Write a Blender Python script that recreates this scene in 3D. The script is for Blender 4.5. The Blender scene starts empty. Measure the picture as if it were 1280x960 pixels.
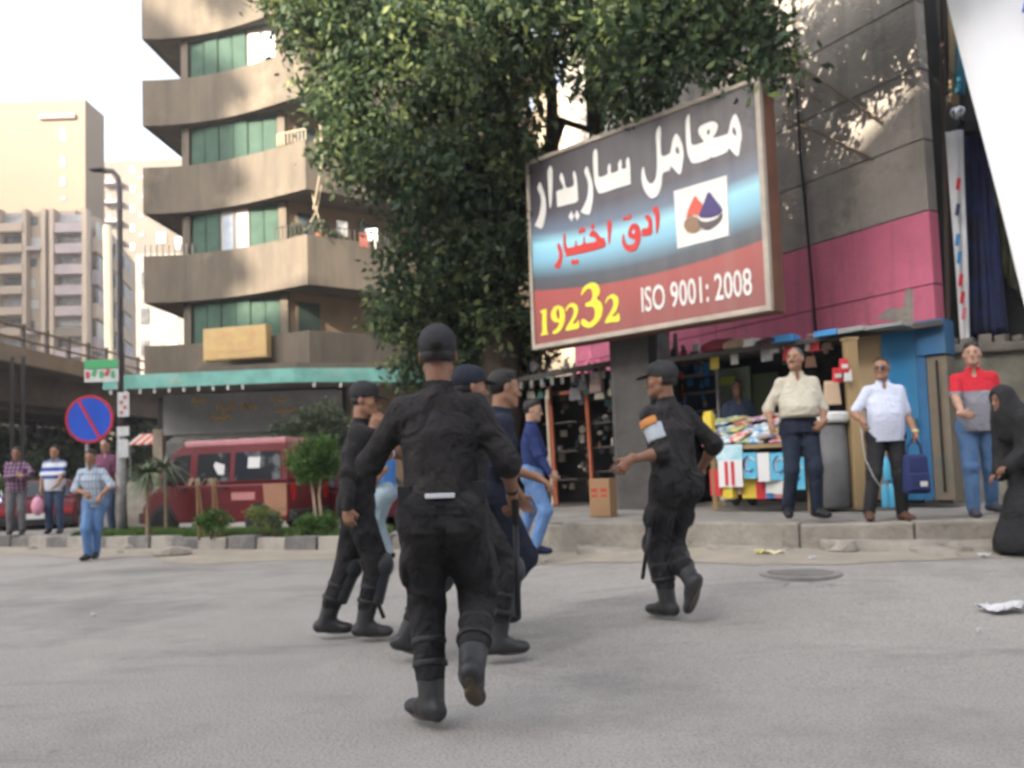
import bpy, bmesh, math, random
import numpy as np
from mathutils import Vector, Matrix, geometry
random.seed(7); RNG = np.random.RandomState(7)
sc = bpy.context.scene
COL = sc.collection
PI = math.pi
# ------------------------------------------------------------------ camera
CAM = Vector((0, 0, 1.12)); PITCH = math.radians(3.5); ROLL = math.radians(2.0); FPX = 1050.0; SHIFT = 48.0
_f = Vector((0, math.cos(PITCH), math.sin(PITCH))); _r0 = Vector((1, 0, 0)); _u0 = Vector((0, -math.sin(PITCH), math.cos(PITCH)))
_r = _r0 * math.cos(ROLL) - _u0 * math.sin(ROLL); _u = _u0 * math.cos(ROLL) + _r0 * math.sin(ROLL)
cd = bpy.data.cameras.new('camera'); cam = bpy.data.objects.new('camera', cd); COL.objects.link(cam)
cd.sensor_width = 36; cd.lens = 36 * FPX / 1280; cd.shift_y = SHIFT / 1280; cd.clip_end = 2000; cd.clip_start = 0.05
cam.matrix_world = Matrix(((_r.x, _u.x, -_f.x, CAM.x), (_r.y, _u.y, -_f.y, CAM.y), (_r.z, _u.z, -_f.z, CAM.z), (0, 0, 0, 1)))
cd.dof.use_dof = True; cd.dof.focus_distance = 0.85; cd.dof.aperture_fstop = 8.5
sc.camera = cam

def ray(px, py):
    return _f + _r * ((px - 640) / FPX) + _u * ((480 - py + SHIFT) / FPX)
def at(px, py, Y):                       # the point of the place at distance Y that shows at this spot of the photograph
    d = ray(px, py); return CAM + d * (Y / d.y)
def hz(px): return 592 - (px - 640) * 0.035
# ------------------------------------------------------------------ sky, sun, exposure
SUN_AZ = Vector((-0.62, -0.78, 0)).normalized(); SUN_EL = math.radians(27)
w = bpy.data.worlds.new("World"); sc.world = w; w.use_nodes = True
nt = w.node_tree; nt.nodes.clear()
sky = nt.nodes.new('ShaderNodeTexSky'); sky.sky_type = 'NISHITA'; sky.sun_disc = False
sky.sun_elevation = SUN_EL; sky.sun_rotation = math.atan2(SUN_AZ.x, SUN_AZ.y)
sky.altitude = 30; sky.air_density = 1.0; sky.dust_density = 6.0; sky.ozone_density = 1.6
bg = nt.nodes.new('ShaderNodeBackground'); bg.inputs['Strength'].default_value = 0.092
wo = nt.nodes.new('ShaderNodeOutputWorld')
hs = nt.nodes.new('ShaderNodeHueSaturation'); hs.inputs['Saturation'].default_value = 0.45; hs.inputs['Value'].default_value = 1.3   # thick white summer haze in the sky
nt.links.new(sky.outputs[0], hs.inputs['Color']); nt.links.new(hs.outputs[0], bg.inputs[0]); nt.links.new(bg.outputs[0], wo.inputs[0])
sl = bpy.data.lights.new('sun', 'SUN'); sl.energy = 4.1; sl.angle = math.radians(0.55); sl.color = (1.0, 0.87, 0.7)
so = bpy.data.objects.new('sun', sl); COL.objects.link(so)
sdir = Vector((SUN_AZ.x * math.cos(SUN_EL), SUN_AZ.y * math.cos(SUN_EL), math.sin(SUN_EL)))
so.rotation_euler = sdir.to_track_quat('Z', 'Y').to_euler(); so.location = (0, -10, 40)
sc.view_settings.view_transform = 'Standard'; sc.view_settings.look = 'None'
sc.view_settings.exposure = 2.36; sc.view_settings.gamma = 1.0; sc.view_settings.use_curve_mapping = False
sc.cycles.max_bounces = 6; sc.cycles.diffuse_bounces = 4; sc.cycles.glossy_bounces = 2; sc.cycles.transmission_bounces = 3
sc.cycles.transparent_max_bounces = 4; sc.cycles.caustics_reflective = False; sc.cycles.caustics_refractive = False
# ------------------------------------------------------------------ materials
MATS = {}
def M(name, col, col2=None, scale=3.0, rough=0.8, bump=0.0, bscale=None, metal=0.0, detail=5, stretch=(1, 1, 1), mid=(0.35, 0.65), spec=0.3, third=None, tscale=0.7, tmid=(0.55, 0.7), bdist=0.02, streak=None, fbump=0.0):
    if name in MATS: return MATS[name]
    m = bpy.data.materials.new(name); m.use_nodes = True; n = m.node_tree.nodes; L = m.node_tree.links
    b = n['Principled BSDF']; b.inputs['Roughness'].default_value = rough; b.inputs['Metallic'].default_value = metal
    b.inputs['Specular IOR Level'].default_value = spec
    b.inputs['Base Color'].default_value = (*col, 1)
    tc = n.new('ShaderNodeTexCoord'); mp = n.new('ShaderNodeMapping'); mp.inputs['Scale'].default_value = stretch
    L.new(tc.outputs['Object'], mp.inputs[0])
    if col2 is not None:
        nz = n.new('ShaderNodeTexNoise'); nz.inputs['Scale'].default_value = scale; nz.inputs['Detail'].default_value = detail
        nz.inputs['Roughness'].default_value = 0.65
        L.new(mp.outputs[0], nz.inputs['Vector'])
        r = n.new('ShaderNodeMapRange'); r.inputs[1].default_value = mid[0]; r.inputs[2].default_value = mid[1]
        L.new(nz.outputs['Fac'], r.inputs[0])
        mx = n.new('ShaderNodeMix'); mx.data_type = 'RGBA'; mx.inputs[6].default_value = (*col, 1); mx.inputs[7].default_value = (*col2, 1)
        L.new(r.outputs[0], mx.inputs[0]); out = mx.outputs[2]
        if third is not None:
            n3 = n.new('ShaderNodeTexNoise'); n3.inputs['Scale'].default_value = tscale; n3.inputs['Detail'].default_value = 8; n3.inputs['Roughness'].default_value = 0.7
            L.new(tc.outputs['Object'], n3.inputs['Vector'])
            r3 = n.new('ShaderNodeMapRange'); r3.inputs[1].default_value = tmid[0]; r3.inputs[2].default_value = tmid[1]; L.new(n3.outputs['Fac'], r3.inputs[0])
            m3 = n.new('ShaderNodeMix'); m3.data_type = 'RGBA'; m3.inputs[7].default_value = (*third, 1)
            L.new(out, m3.inputs[6]); L.new(r3.outputs[0], m3.inputs[0]); out = m3.outputs[2]
        if streak is not None:            # rain streaks running down the face
            n4 = n.new('ShaderNodeTexNoise'); n4.inputs['Scale'].default_value = 1.0; n4.inputs['Detail'].default_value = 7; n4.inputs['Roughness'].default_value = 0.7
            m7 = n.new('ShaderNodeMapping'); m7.inputs['Scale'].default_value = (2.6, 2.6, .16); L.new(tc.outputs['Object'], m7.inputs[0]); L.new(m7.outputs[0], n4.inputs['Vector'])
            r4 = n.new('ShaderNodeMapRange'); r4.inputs[1].default_value = .5; r4.inputs[2].default_value = .72; r4.inputs[4].default_value = .75; L.new(n4.outputs['Fac'], r4.inputs[0])
            m4 = n.new('ShaderNodeMix'); m4.data_type = 'RGBA'; m4.inputs[7].default_value = (*streak, 1); L.new(out, m4.inputs[6]); L.new(r4.outputs[0], m4.inputs[0]); out = m4.outputs[2]
        L.new(out, b.inputs['Base Color'])
    if bump:
        nb = n.new('ShaderNodeTexNoise'); nb.inputs['Scale'].default_value = bscale or scale * 3; nb.inputs['Detail'].default_value = 6
        L.new(mp.outputs[0], nb.inputs['Vector'])
        bp = n.new('ShaderNodeBump'); bp.inputs['Strength'].default_value = bump; bp.inputs['Distance'].default_value = bdist
        L.new(nb.outputs['Fac'], bp.inputs['Height']); L.new(bp.outputs[0], b.inputs['Normal'])
        if fbump:                         # soft cloth creases: warped, stretched noise ridges
            n5 = n.new('ShaderNodeTexNoise'); n5.inputs['Scale'].default_value = 6; n5.inputs['Detail'].default_value = 2.0; n5.inputs['Distortion'].default_value = 1.1
            m6 = n.new('ShaderNodeMapping'); m6.inputs['Scale'].default_value = (1.1, 1.1, .95); L.new(tc.outputs['Object'], m6.inputs[0]); L.new(m6.outputs[0], n5.inputs['Vector'])
            b5 = n.new('ShaderNodeBump'); b5.inputs['Strength'].default_value = fbump; b5.inputs['Distance'].default_value = 0.08; L.new(n5.outputs['Fac'], b5.inputs['Height']); L.new(b5.outputs[0], bp.inputs['Normal'])
    MATS[name] = m; return m
def glow(name, col, s):
    m = bpy.data.materials.new(name); m.use_nodes = True; b = m.node_tree.nodes['Principled BSDF']
    b.inputs['Base Color'].default_value = (*col, 1); b.inputs['Emission Color'].default_value = (*col, 1); b.inputs['Emission Strength'].default_value = s
    return m
# ------------------------------------------------------------------ objects
def tag(o, label=None, cat=None, group=None, kind=None):
    if label: o['label'] = label
    if cat: o['category'] = cat
    if group: o['group'] = group
    if kind: o['kind'] = kind
    return o
def thing(name, loc, label, cat, group=None, rz=0.0):
    o = bpy.data.objects.new(name, None); COL.objects.link(o); o.location = loc; o.rotation_euler = (0, 0, rz)
    o.empty_display_size = 0.2
    return tag(o, label, cat, group)
def frame_of(o):
    while o.parent: o = o.parent
    return Matrix.Translation(o.location) @ o.rotation_euler.to_matrix().to_4x4()
class MB:
    def __init__(s): s.v = []; s.f = []; s.n = 0
    def add(s, vs, fs):
        s.v.extend([tuple(p) for p in vs]); s.f.extend([tuple(i + s.n for i in q) for q in fs]); s.n += len(vs); return s
    def box(s, c, d, rz=0.0, rx=0.0, ry=0.0, taper=1.0):
        R = Matrix.Rotation(rz, 3, 'Z') @ Matrix.Rotation(ry, 3, 'Y') @ Matrix.Rotation(rx, 3, 'X')
        vs = []
        for z in (-1, 1):
            k = taper if z > 0 else 1
            for x, y in ((-1, -1), (1, -1), (1, 1), (-1, 1)):
                vs.append(Vector(c) + R @ Vector((x * d[0] / 2 * k, y * d[1] / 2 * k, z * d[2] / 2)))
        return s.add(vs, [(0, 3, 2, 1), (4, 5, 6, 7), (0, 1, 5, 4), (1, 2, 6, 5), (2, 3, 7, 6), (3, 0, 4, 7)])
    def prism(s, poly, z0, z1):
        n = len(poly); vs = [(p[0], p[1], z0) for p in poly] + [(p[0], p[1], z1) for p in poly]
        fs = [(i, (i + 1) % n, n + (i + 1) % n, n + i) for i in range(n)] + [tuple(range(n - 1, -1, -1)), tuple(range(n, 2 * n))]
        return s.add(vs, fs)
    def wall(s, p, q, z0, z1, t):        # upright slab from p to q, thickness t to the left of p->q
        a = Vector((p[0], p[1])); b = Vector((q[0], q[1])); d = (b - a).normalized(); nrm = Vector((-d.y, d.x)) * t
        return s.prism([a, b, b + nrm, a + nrm], z0, z1)
    def hull8(s, P):                     # 8 corners: bottom loop, top loop
        return s.add(P, [(0, 3, 2, 1), (4, 5, 6, 7), (0, 1, 5, 4), (1, 2, 6, 5), (2, 3, 7, 6), (3, 0, 4, 7)])
    def tube(s, pts, r, n=8, r2=None, caps=True):
        pts = [Vector(p) for p in pts]; m = len(pts); vs = []
        up = Vector((0, 0, 1))
        for i, p in enumerate(pts):
            d = (pts[min(i + 1, m - 1)] - pts[max(i - 1, 0)]).normalized()
            a = d.cross(up if abs(d.z) < 0.95 else Vector((1, 0, 0))).normalized(); b = d.cross(a)
            rr = r if r2 is None else r + (r2 - r) * i / (m - 1)
            if isinstance(r, (list, tuple)): rr = r[i]
            for k in range(n):
                t = 2 * PI * k / n; vs.append(p + a * math.cos(t) * rr + b * math.sin(t) * rr)
        fs = [(i * n + k, i * n + (k + 1) % n, (i + 1) * n + (k + 1) % n, (i + 1) * n + k) for i in range(m - 1) for k in range(n)]
        if caps: fs += [tuple(range(n - 1, -1, -1)), tuple(range((m - 1) * n, m * n))]
        return s.add(vs, fs)
    def lathe(s, c, prof, n=16, axis='Z', M4=None):
        vs = []
        for r, h in prof:
            for k in range(n):
                t = 2 * PI * k / n; x, y = r * math.cos(t), r * math.sin(t)
                v = Vector((x, y, h)) if axis == 'Z' else (Vector((x, h, y)) if axis == 'Y' else Vector((h, x, y)))
                if M4 is not None: v = M4 @ v
                vs.append(Vector(c) + v)
        m = len(prof)
        fs = [(i * n + k, i * n + (k + 1) % n, (i + 1) * n + (k + 1) % n, (i + 1) * n + k) for i in range(m - 1) for k in range(n)]
        fs += [tuple(range(n - 1, -1, -1)), tuple(range((m - 1) * n, m * n))]
        return s.add(vs, fs)
    def ell(s, c, r, n=10, m=6):
        vs = []; c = Vector(c)
        for i in range(m + 1):
            ph = PI * i / m
            for k in range(n):
                t = 2 * PI * k / n
                vs.append(c + Vector((r[0] * math.sin(ph) * math.cos(t), r[1] * math.sin(ph) * math.sin(t), r[2] * math.cos(ph))))
        return s.add(vs, [(i * n + k, (i + 1) * n + k, (i + 1) * n + (k + 1) % n, i * n + (k + 1) % n) for i in range(m) for k in range(n)])
    def grid(s, fn, nu, nv):             # fn(u,v) -> point
        vs = [fn(i / nu, j / nv) for j in range(nv + 1) for i in range(nu + 1)]
        return s.add(vs, [(j * (nu + 1) + i, j * (nu + 1) + i + 1, (j + 1) * (nu + 1) + i + 1, (j + 1) * (nu + 1) + i) for j in range(nv) for i in range(nu)])
    def build(s, name, mat, parent=None, smooth=False, bevel=0.0, label=None, solid=0.0, local=False, kind=None):
        me = bpy.data.meshes.new(name); o = bpy.data.objects.new(name, me); COL.objects.link(o)
        if parent is not None:
            o.parent = parent
            if not local:
                inv = frame_of(parent).inverted(); vs = [inv @ Vector(p) for p in s.v]
            else: vs = s.v
        else: vs = s.v
        me.from_pydata([tuple(p) for p in vs], [], s.f)
        bm = bmesh.new(); bm.from_mesh(me); bmesh.ops.recalc_face_normals(bm, faces=bm.faces); bm.to_mesh(me); bm.free()
        me.materials.append(mat)
        if smooth: me.shade_smooth()
        if bevel:
            md = o.modifiers.new('bevel', 'BEVEL'); md.width = bevel; md.segments = 2; md.limit_method = 'ANGLE'
        if solid:
            md = o.modifiers.new('solid', 'SOLIDIFY'); md.thickness = solid; md.offset = 0
        if label: o['label'] = label
        if kind: o['kind'] = kind
        return o
def bx(name, c, d, mat, parent=None, **k):
    kk = {a: k.pop(a) for a in ('rz', 'rx', 'ry', 'taper') if a in k}
    return MB().box(c, d, **kk).build(name, mat, parent, **k)
def copy_tree(o, parent=None):
    c = o.copy(); COL.objects.link(c); c.parent = parent
    for ch in list(o.children): copy_tree(ch, c)
    return c
def place(me_obj_name, mesh, loc, rz, label, cat, group, scale=1.0):
    o = bpy.data.objects.new(me_obj_name, mesh); COL.objects.link(o); o.location = loc; o.rotation_euler = (0, 0, rz); o.scale = (scale,) * 3
    return tag(o, label, cat, group)
def catmull(P, n=5):
    out = []; m = len(P)
    for i in range(m):
        p0, p1, p2, p3 = [np.array(P[(i + k - 1) % m], float) for k in range(4)]
        for j in range(n):
            t = j / n
            out.append(tuple(0.5 * ((2 * p1) + (p2 - p0) * t + (2 * p0 - 5 * p1 + 4 * p2 - p3) * t * t + (3 * p1 - p0 - 3 * p2 + p3) * t ** 3)))
    return out
def sm(t): t = max(0.0, min(1.0, t)); return t * t * (3 - 2 * t)
def G(x, y): return 0.25 * sm((x + 1.5) / 4) * sm((y - 4) / 4.5)
# ================================================================== ground
asphalt = M('asphalt', (0.315, 0.297, 0.272), (0.385, 0.362, 0.33), 0.4, 0.93, 0.7, 55, third=(0.21, 0.198, 0.185), tscale=0.32, tmid=(0.5, 0.66))
def road_detail(m):
    n = m.node_tree.nodes; L = m.node_tree.links; b = n['Principled BSDF']; src = b.inputs['Base Color'].links[0].from_socket; tc = n.new('ShaderNodeTexCoord'); out = src
    def layer(out, tex, lo, hi, col, amt, sc_, det=6, rough=.7, st=(1, 1, 1), dist=0.0):
        t = n.new(tex); mp = n.new('ShaderNodeMapping'); mp.inputs['Scale'].default_value = st; L.new(tc.outputs['Object'], mp.inputs[0]); L.new(mp.outputs[0], t.inputs['Vector']); t.inputs['Scale'].default_value = sc_
        if tex == 'ShaderNodeTexNoise': t.inputs['Detail'].default_value = det; t.inputs['Roughness'].default_value = rough; t.inputs['Distortion'].default_value = dist; o = t.outputs['Fac']
        else: t.feature = 'DISTANCE_TO_EDGE'; o = t.outputs['Distance']
        r = n.new('ShaderNodeMapRange'); r.inputs[1].default_value = lo; r.inputs[2].default_value = hi; r.inputs[4].default_value = amt; L.new(o, r.inputs[0])
        x = n.new('ShaderNodeMix'); x.data_type = 'RGBA'; x.inputs[7].default_value = (*col, 1); L.new(out, x.inputs[6]); L.new(r.outputs[0], x.inputs[0]); return x.outputs[2]
    out = layer(out, 'ShaderNodeTexNoise', .48, .66, (.16, .15, .14), .8, 70, 3)            # aggregate
    out = layer(out, 'ShaderNodeTexNoise', .56, .7, (.44, .42, .39), .6, 60, 3)            # pale stones
    out = layer(out, 'ShaderNodeTexNoise', .55, .72, (.15, .142, .135), .7, .8, 7, .75, (.35, 1.5, 1), .6)   # worn dark tracks
    out = layer(out, 'ShaderNodeTexNoise', .57, .75, (.42, .39, .35), .7, .6, 8, .8, (1, 1, 1), .8)          # dust
    out = layer(out, 'ShaderNodeTexNoise', .68, .74, (.1, .095, .09), .7, 2.3, 5, .6, (1, 1, 1), 1.0)        # oil spots
    L.new(out, b.inputs['Base Color'])
road_detail(asphalt)
paving = M('paving_concrete', (0.3, 0.28, 0.25), (0.22, 0.205, 0.185), 1.3, 0.95, 0.6, 14, third=(0.12, 0.11, 0.1), tscale=2.2)
kerbm = M('kerb_concrete', (0.35, 0.32, 0.275), (0.23, 0.21, 0.18), 2.4, 0.95, 0.9, 16, third=(0.14, 0.13, 0.12), tscale=3.1)
kerbd = M('kerb_black_paint', (0.13, 0.127, 0.125), (0.25, 0.235, 0.21), 3, 0.85, 0.8, 18, mid=(0.45, 0.7))
kerbw = M('kerb_white_paint', (0.34, 0.315, 0.28), (0.2, 0.188, 0.17), 3, 0.85, 0.8, 18, mid=(0.45, 0.75))
dirt = M('gutter_dirt', (0.36, 0.315, 0.25), (0.28, 0.25, 0.21), 1.8, 1.0, 0.5, 30)
def lines(a, b, fine, coarse):
    L = list(np.arange(a, b, fine)); x = b
    while x < coarse: L.append(x); x += max(0.5, (x - b) * 0.3 + 0.5)
    x = a - 0.5; P = []
    while x > -coarse: P.append(x); x -= max(0.5, (a - x) * 0.3 + 0.5)
    return P[::-1] + L + [coarse]
gx = lines(-3, 4, 0.35, 160); gy = lines(2, 12, 0.35, 240)
mb = MB(); nx = len(gx)
mb.add([(x, y, G(x, y)) for y in gy for x in gx], [(j * nx + i, j * nx + i + 1, (j + 1) * nx + i + 1, (j + 1) * nx + i) for j in range(len(gy) - 1) for i in range(nx - 1)])
tag(mb.build('road', asphalt, smooth=True), kind='structure')
# right-hand pavement
KR = [(-0.75, 19), (-0.75, 14), (-0.55, 11.8), (0.0, 10.7), (0.55, 10.1), (1.6, 9.25), (2.85, 8.5), (4.9, 7.95), (8, 7.6), (14, 7.4)]
KB = [(0.6, 19), (1.5, 17.5), (2.3, 16), (3.2, 14.5), (3.8, 14), (4.6, 13.3), (5.4, 12.6), (6.6, 12.4), (9, 12.4), (14, 12.4)]
def lerp(a, b, t): return tuple(a[i] + (b[i] - a[i]) * t for i in range(len(a)))
def resample(P, step):
    out = []; 
    for i in range(len(P) - 1):
        L = math.dist(P[i], P[i + 1]); n = max(1, round(L / step))
        out += [lerp(P[i], P[i + 1], k / n) for k in range(n)]
    return out + [P[-1]]
def PZ(t): return 0.5 + 0.1 * t
mb = MB(); N = len(KR)
rows = []
for t in (0, .15, .3, .5, .7, 1.0):
    rows.append([(*lerp(KR[i], KB[i], 0.03 + t * .97), PZ(t)) for i in range(N)])
vs = [p for r in rows for p in r]
mb.add(vs, [(j * N + i, j * N + i + 1, (j + 1) * N + i + 1, (j + 1) * N + i) for j in range(5) for i in range(N - 1)])
pv = tag(mb.build('pavement', paving), kind='structure')
def kerb_run(line, step, z0f, z1f, wid, mats, parent, side=1, jit=0.03):
    pts = line; k = 0
    acc = []
    for i in range(len(pts) - 1):
        L = math.dist(pts[i], pts[i + 1]); n = max(1, round(L / step))
        for q in range(n): acc.append((lerp(pts[i], pts[i + 1], q / n), lerp(pts[i], pts[i + 1], (q + 1) / n)))
    for a, b in acc:
        d = Vector((b[0] - a[0], b[1] - a[1])).normalized(); nr = Vector((-d.y, d.x)) * side
        g = 0.006; a2 = Vector(a) + d * g + nr * random.uniform(-jit, jit); b2 = Vector(b) - d * g + nr * random.uniform(-jit, jit)
        z1 = z1f(*a) + random.uniform(-jit, jit) * .6; z0 = z0f(*a) - .15; c = a2 + nr * wid; e = b2 + nr * wid
        tz = random.uniform(-jit, jit) * .4
        mb = MB(); mb.hull8([(*a2, z0), (*b2, z0), (*e, z0), (*c, z0), (*(a2 + nr * .02), z1), (*(b2 + nr * .02), z1 + tz), (*e, z1 + tz), (*c, z1)])
        mb.build('kerb_stone', mats[k % len(mats)], parent, bevel=0.02); k += 1
kr = bpy.data.objects.new('right_kerb', None); COL.objects.link(kr); tag(kr, kind='structure')
kerb_run(KR[1:], 1.3, G, lambda x, y: 0.515, 0.26, [kerbm], kr, 1, .045)
# broken lower step in front of the right kerb
lowstep = []
for (xa, xb, off, h) in ((0.7, 1.25, .35, .13), (2.0, 2.75, .3, .07), (3.0, 4.5, .32, .12), (3.7, 4.0, .6, .08)):
    def on(x):
        for i in range(len(KR) - 1):
            if KR[i][0] <= x <= KR[i + 1][0]:
                t = (x - KR[i][0]) / (KR[i + 1][0] - KR[i][0]); return KR[i][1] + t * (KR[i + 1][1] - KR[i][1])
    a = Vector((xa, on(xa) - .03)); b = Vector((xb, on(xb) - .03)); nr = Vector((0, -off)); zz = G(xa, a.y)
    m_ = MB(); m_.hull8([(*a, zz - .1), (*b, zz - .1), (*(b + nr), zz - .1), (*(a + nr * .8), zz - .1), (*a, zz + h), (*b, zz + h * .8), (*(b + nr * .8), zz + h * .6), (*(a + nr * .7), zz + h * .9)])
    m_.build('kerb_stone', kerbm, kr, bevel=0.03)
# left island
KL = [(-24, 23), (-16, 19.6), (-10, 16.7), (-6, 14.7), (-2.6, 13.1), (-1.9, 12.95), (-1.45, 13.3), (-1.4, 14.0)]
KLb = [(-24, 33), (-16, 28.0), (-11.5, 24.0), (-7.6, 17.2), (-3.2, 15.0), (-2.3, 14.8), (-1.9, 14.6), (-1.7, 14.4)]
mb = MB(); N = len(KL)
vs = [(*lerp(KL[i], KLb[i], t), 0.2) for t in (0.02, 1) for i in range(N)]
mb.add(vs, [(i, i + 1, N + i + 1, N + i) for i in range(N - 1)])
tag(mb.build('island_pavement', paving), kind='structure')
kl = bpy.data.objects.new('left_kerb', None); COL.objects.link(kl); tag(kl, kind='structure')
kerb_run(KL[:3], 0.75, G, lambda x, y: 0.225, 0.24, [kerbm, kerbm, kerbd], kl, 1, .035)
kerb_run(KL[2:], 0.58, G, lambda x, y: 0.225, 0.24, [kerbd, kerbw], kl, 1)
kerb_run([KLb[3], KLb[4], KLb[5]], 0.6, G, lambda x, y: 0.225, 0.2, [kerbm], kl, -1)
# raised paved ground in front of the shops behind the side road
mb = MB(); mb.prism([(-30, 24.3), (-5.0, 24.3), (0, 27.0), (10, 35), (10, 60), (-30, 60)], -.1, 0.18)
tag(mb.build('shop_pavement', paving), kind='structure')
# dirt drifted along the kerbs
def dirt_strip(name, line, w0, w1):
    P = resample(line, .25); mb = MB(); vs = []
    for i, p in enumerate(P):
        q = P[min(i + 1, len(P) - 1)]; pr = P[max(i - 1, 0)]
        d = Vector((q[0] - pr[0], q[1] - pr[1])).normalized(); nr = Vector((d.y, -d.x))
        ww = w0 + (w1 - w0) * (0.5 + 0.5 * math.sin(i * .37) * math.cos(i * .13 + 1)) + random.uniform(-.06, .06)
        for t in (-.05, .33, .66, 1):
            v = Vector(p) + nr * (ww * t if t > 0 else t); vs.append((v.x, v.y, G(v.x, v.y) + (0.02 * (1 - t) + 0.005)))
    mb.add(vs, [(i * 4 + k, i * 4 + k + 1, i * 4 + k + 5, i * 4 + k + 4) for i in range(len(P) - 1) for k in range(3)])
    tag(mb.build(name, dirt, smooth=True), kind='structure')
dirt_strip('gutter_dirt', KR[3:], .5, 1.1)
dirt_strip('gutter_dirt', KL[:7], .8, 1.9)
# ================================================================== building materials
conc = M('facade_concrete', (0.135, 0.112, 0.086), (0.095, 0.08, 0.063), 1.1, 0.93, 0.5, 22, third=(0.185, 0.15, 0.108), streak=(.068, .06, .052), tscale=.35, stretch=(1, 1, .35))
conc_dark = M('soffit_concrete', (0.17, 0.15, 0.13), (0.11, 0.1, 0.09), 1.2, 0.95, 0.3)
brown = M('brown_render', (0.23, 0.165, 0.105), (0.17, 0.125, 0.085), 1.0, 0.93, 0.4, 20)
shut = M('green_shutter_paint', (0.062, 0.1, 0.078), (0.045, 0.078, 0.062), 2, 0.9, 0.2, spec=.08)
teal = M('teal_fascia', (0.17, 0.4, 0.36), (0.11, 0.27, 0.23), 1.5, 0.7, 0.2, third=(0.3, 0.33, 0.28), tscale=1.0)
greyfas = M('grey_shop_fascia', (0.42, 0.43, 0.43), (0.32, 0.33, 0.33), 1.6, 0.6)
yellow = M('yellow_sign_plastic', (0.45, 0.33, 0.13), (0.4, 0.26, 0.12), 2.2, 0.5)
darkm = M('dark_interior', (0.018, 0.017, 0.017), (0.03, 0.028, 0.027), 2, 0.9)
glass = M('window_glass', (0.05, 0.06, 0.07), rough=0.08, spec=0.6)
white = M('white_paint', (0.7, 0.7, 0.68), (0.55, 0.55, 0.53), 3, 0.6)
metalg = M('grey_metal', (0.2, 0.2, 0.205), (0.13, 0.13, 0.13), 5, 0.5, 0.1, metal=.4)
blackm = M('black_plastic', (0.02, 0.02, 0.022), rough=0.5)
# ================================================================== apartment building on the left
ab = thing('apartment_building', (-8, 28, 0), 'tall concrete apartment block with curved projecting balconies and green shutters', 'building')
def pt(px, d): return ((px - 640) / FPX * d, d)
A0, A1, A2, CC = pt(180, 27.9), pt(250, 28.05), pt(330, 27.25), (-6.24, 26.0)
DD = (CC[0] + 1.38 * 6, CC[1] + 6)
W1, W2 = (-10.95, 28.32), (-7.12, 27.2); WD = (W2[0] + 1.38 * 6, W2[1] + 6)
left_curve = [A0]
for i in range(1, 12):
    t = i / 12; P = [A0, A1, A2, CC]
    u = 1 - t
    left_curve.append((u**3 * A0[0] + 3*u*u*t * (A0[0] + 2.4) + 3*u*t*t * (CC[0] - 1.9) + t**3 * CC[0], u**3 * A0[1] + 3*u*u*t * (A0[1] + .15) + 3*u*t*t * (CC[1] + 1.05) + t**3 * CC[1]))
left_curve.append(CC)
ZB = [4.22, 7.27, 10.32, 13.37, 16.42, 19.47]
BR = (A0[0] + .2, A0[1] + 3.0)
def strip(mb, line, z0, z1, t):
    # constant thickness wall following a line, thickness to the left of travel
    off = []
    for i, p in enumerate(line):
        a = Vector(line[max(i - 1, 0)]); b = Vector(line[min(i + 1, len(line) - 1)]); d = (b - a).normalized(); off.append(Vector(p) + Vector((-d.y, d.x)) * t)
    n = len(line); vs = [(*p, z) for z in (z0, z1) for p in line] + [(*p, z) for z in (z0, z1) for p in off]
    fs = []
    for i in range(n - 1):
        fs += [(i, i + 1, n + i + 1, n + i), (2*n + i, 3*n + i, 3*n + i + 1, 2*n + i + 1), (n + i, n + i + 1, 3*n + i + 1, 3*n + i), (i, 2*n + i, 2*n + i + 1, i + 1)]
    fs += [(0, n, 3*n, 2*n), (n - 1, 3*n - 1 - 0 - 0 if False else 2*n + n - 1, 4*n - 1, 2*n - 1)]
    mb.add(vs, fs); return mb
core = MB(); core.prism([W1, W2, WD, (WD[0], 46), (-9.6, 46)], 0, 26)
core.build('wall', brown, ab)
for k, zb in enumerate(ZB):
    mb = MB(); strip(mb, [BR] + left_curve, zb, zb + 1.6, .16); mb.build('balcony_parapet', conc, ab)
    mb = MB(); strip(mb, [(CC[0] + .003, CC[1] + .003), DD], zb + .002, zb + 1.598, .16); mb.build('balcony_parapet', conc, ab)
    mb = MB(); ins = [(p[0] + .05, p[1] + .1) for p in left_curve]; mb.prism(ins + [(DD[0], DD[1] + .1), (WD[0] + .3, WD[1] + .5), (W2[0] + .3, W2[1] + .5), (W1[0] + .25, W1[1] + .3), (W1[0] + .4, BR[1]), (BR[0] + .1, BR[1])], zb + .02, zb + .2)
    mb.build('balcony_slab', conc_dark, ab)
wd = Vector((W2[0] - W1[0], W2[1] - W1[1])); wl = wd.length; wdn = wd.normalized(); nrm = Vector((wdn.y, -wdn.x))
def wpt(s, o=0.0): v = Vector(W1) + wdn * s + nrm * o; return (v.x, v.y)
pane_mesh = None
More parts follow.
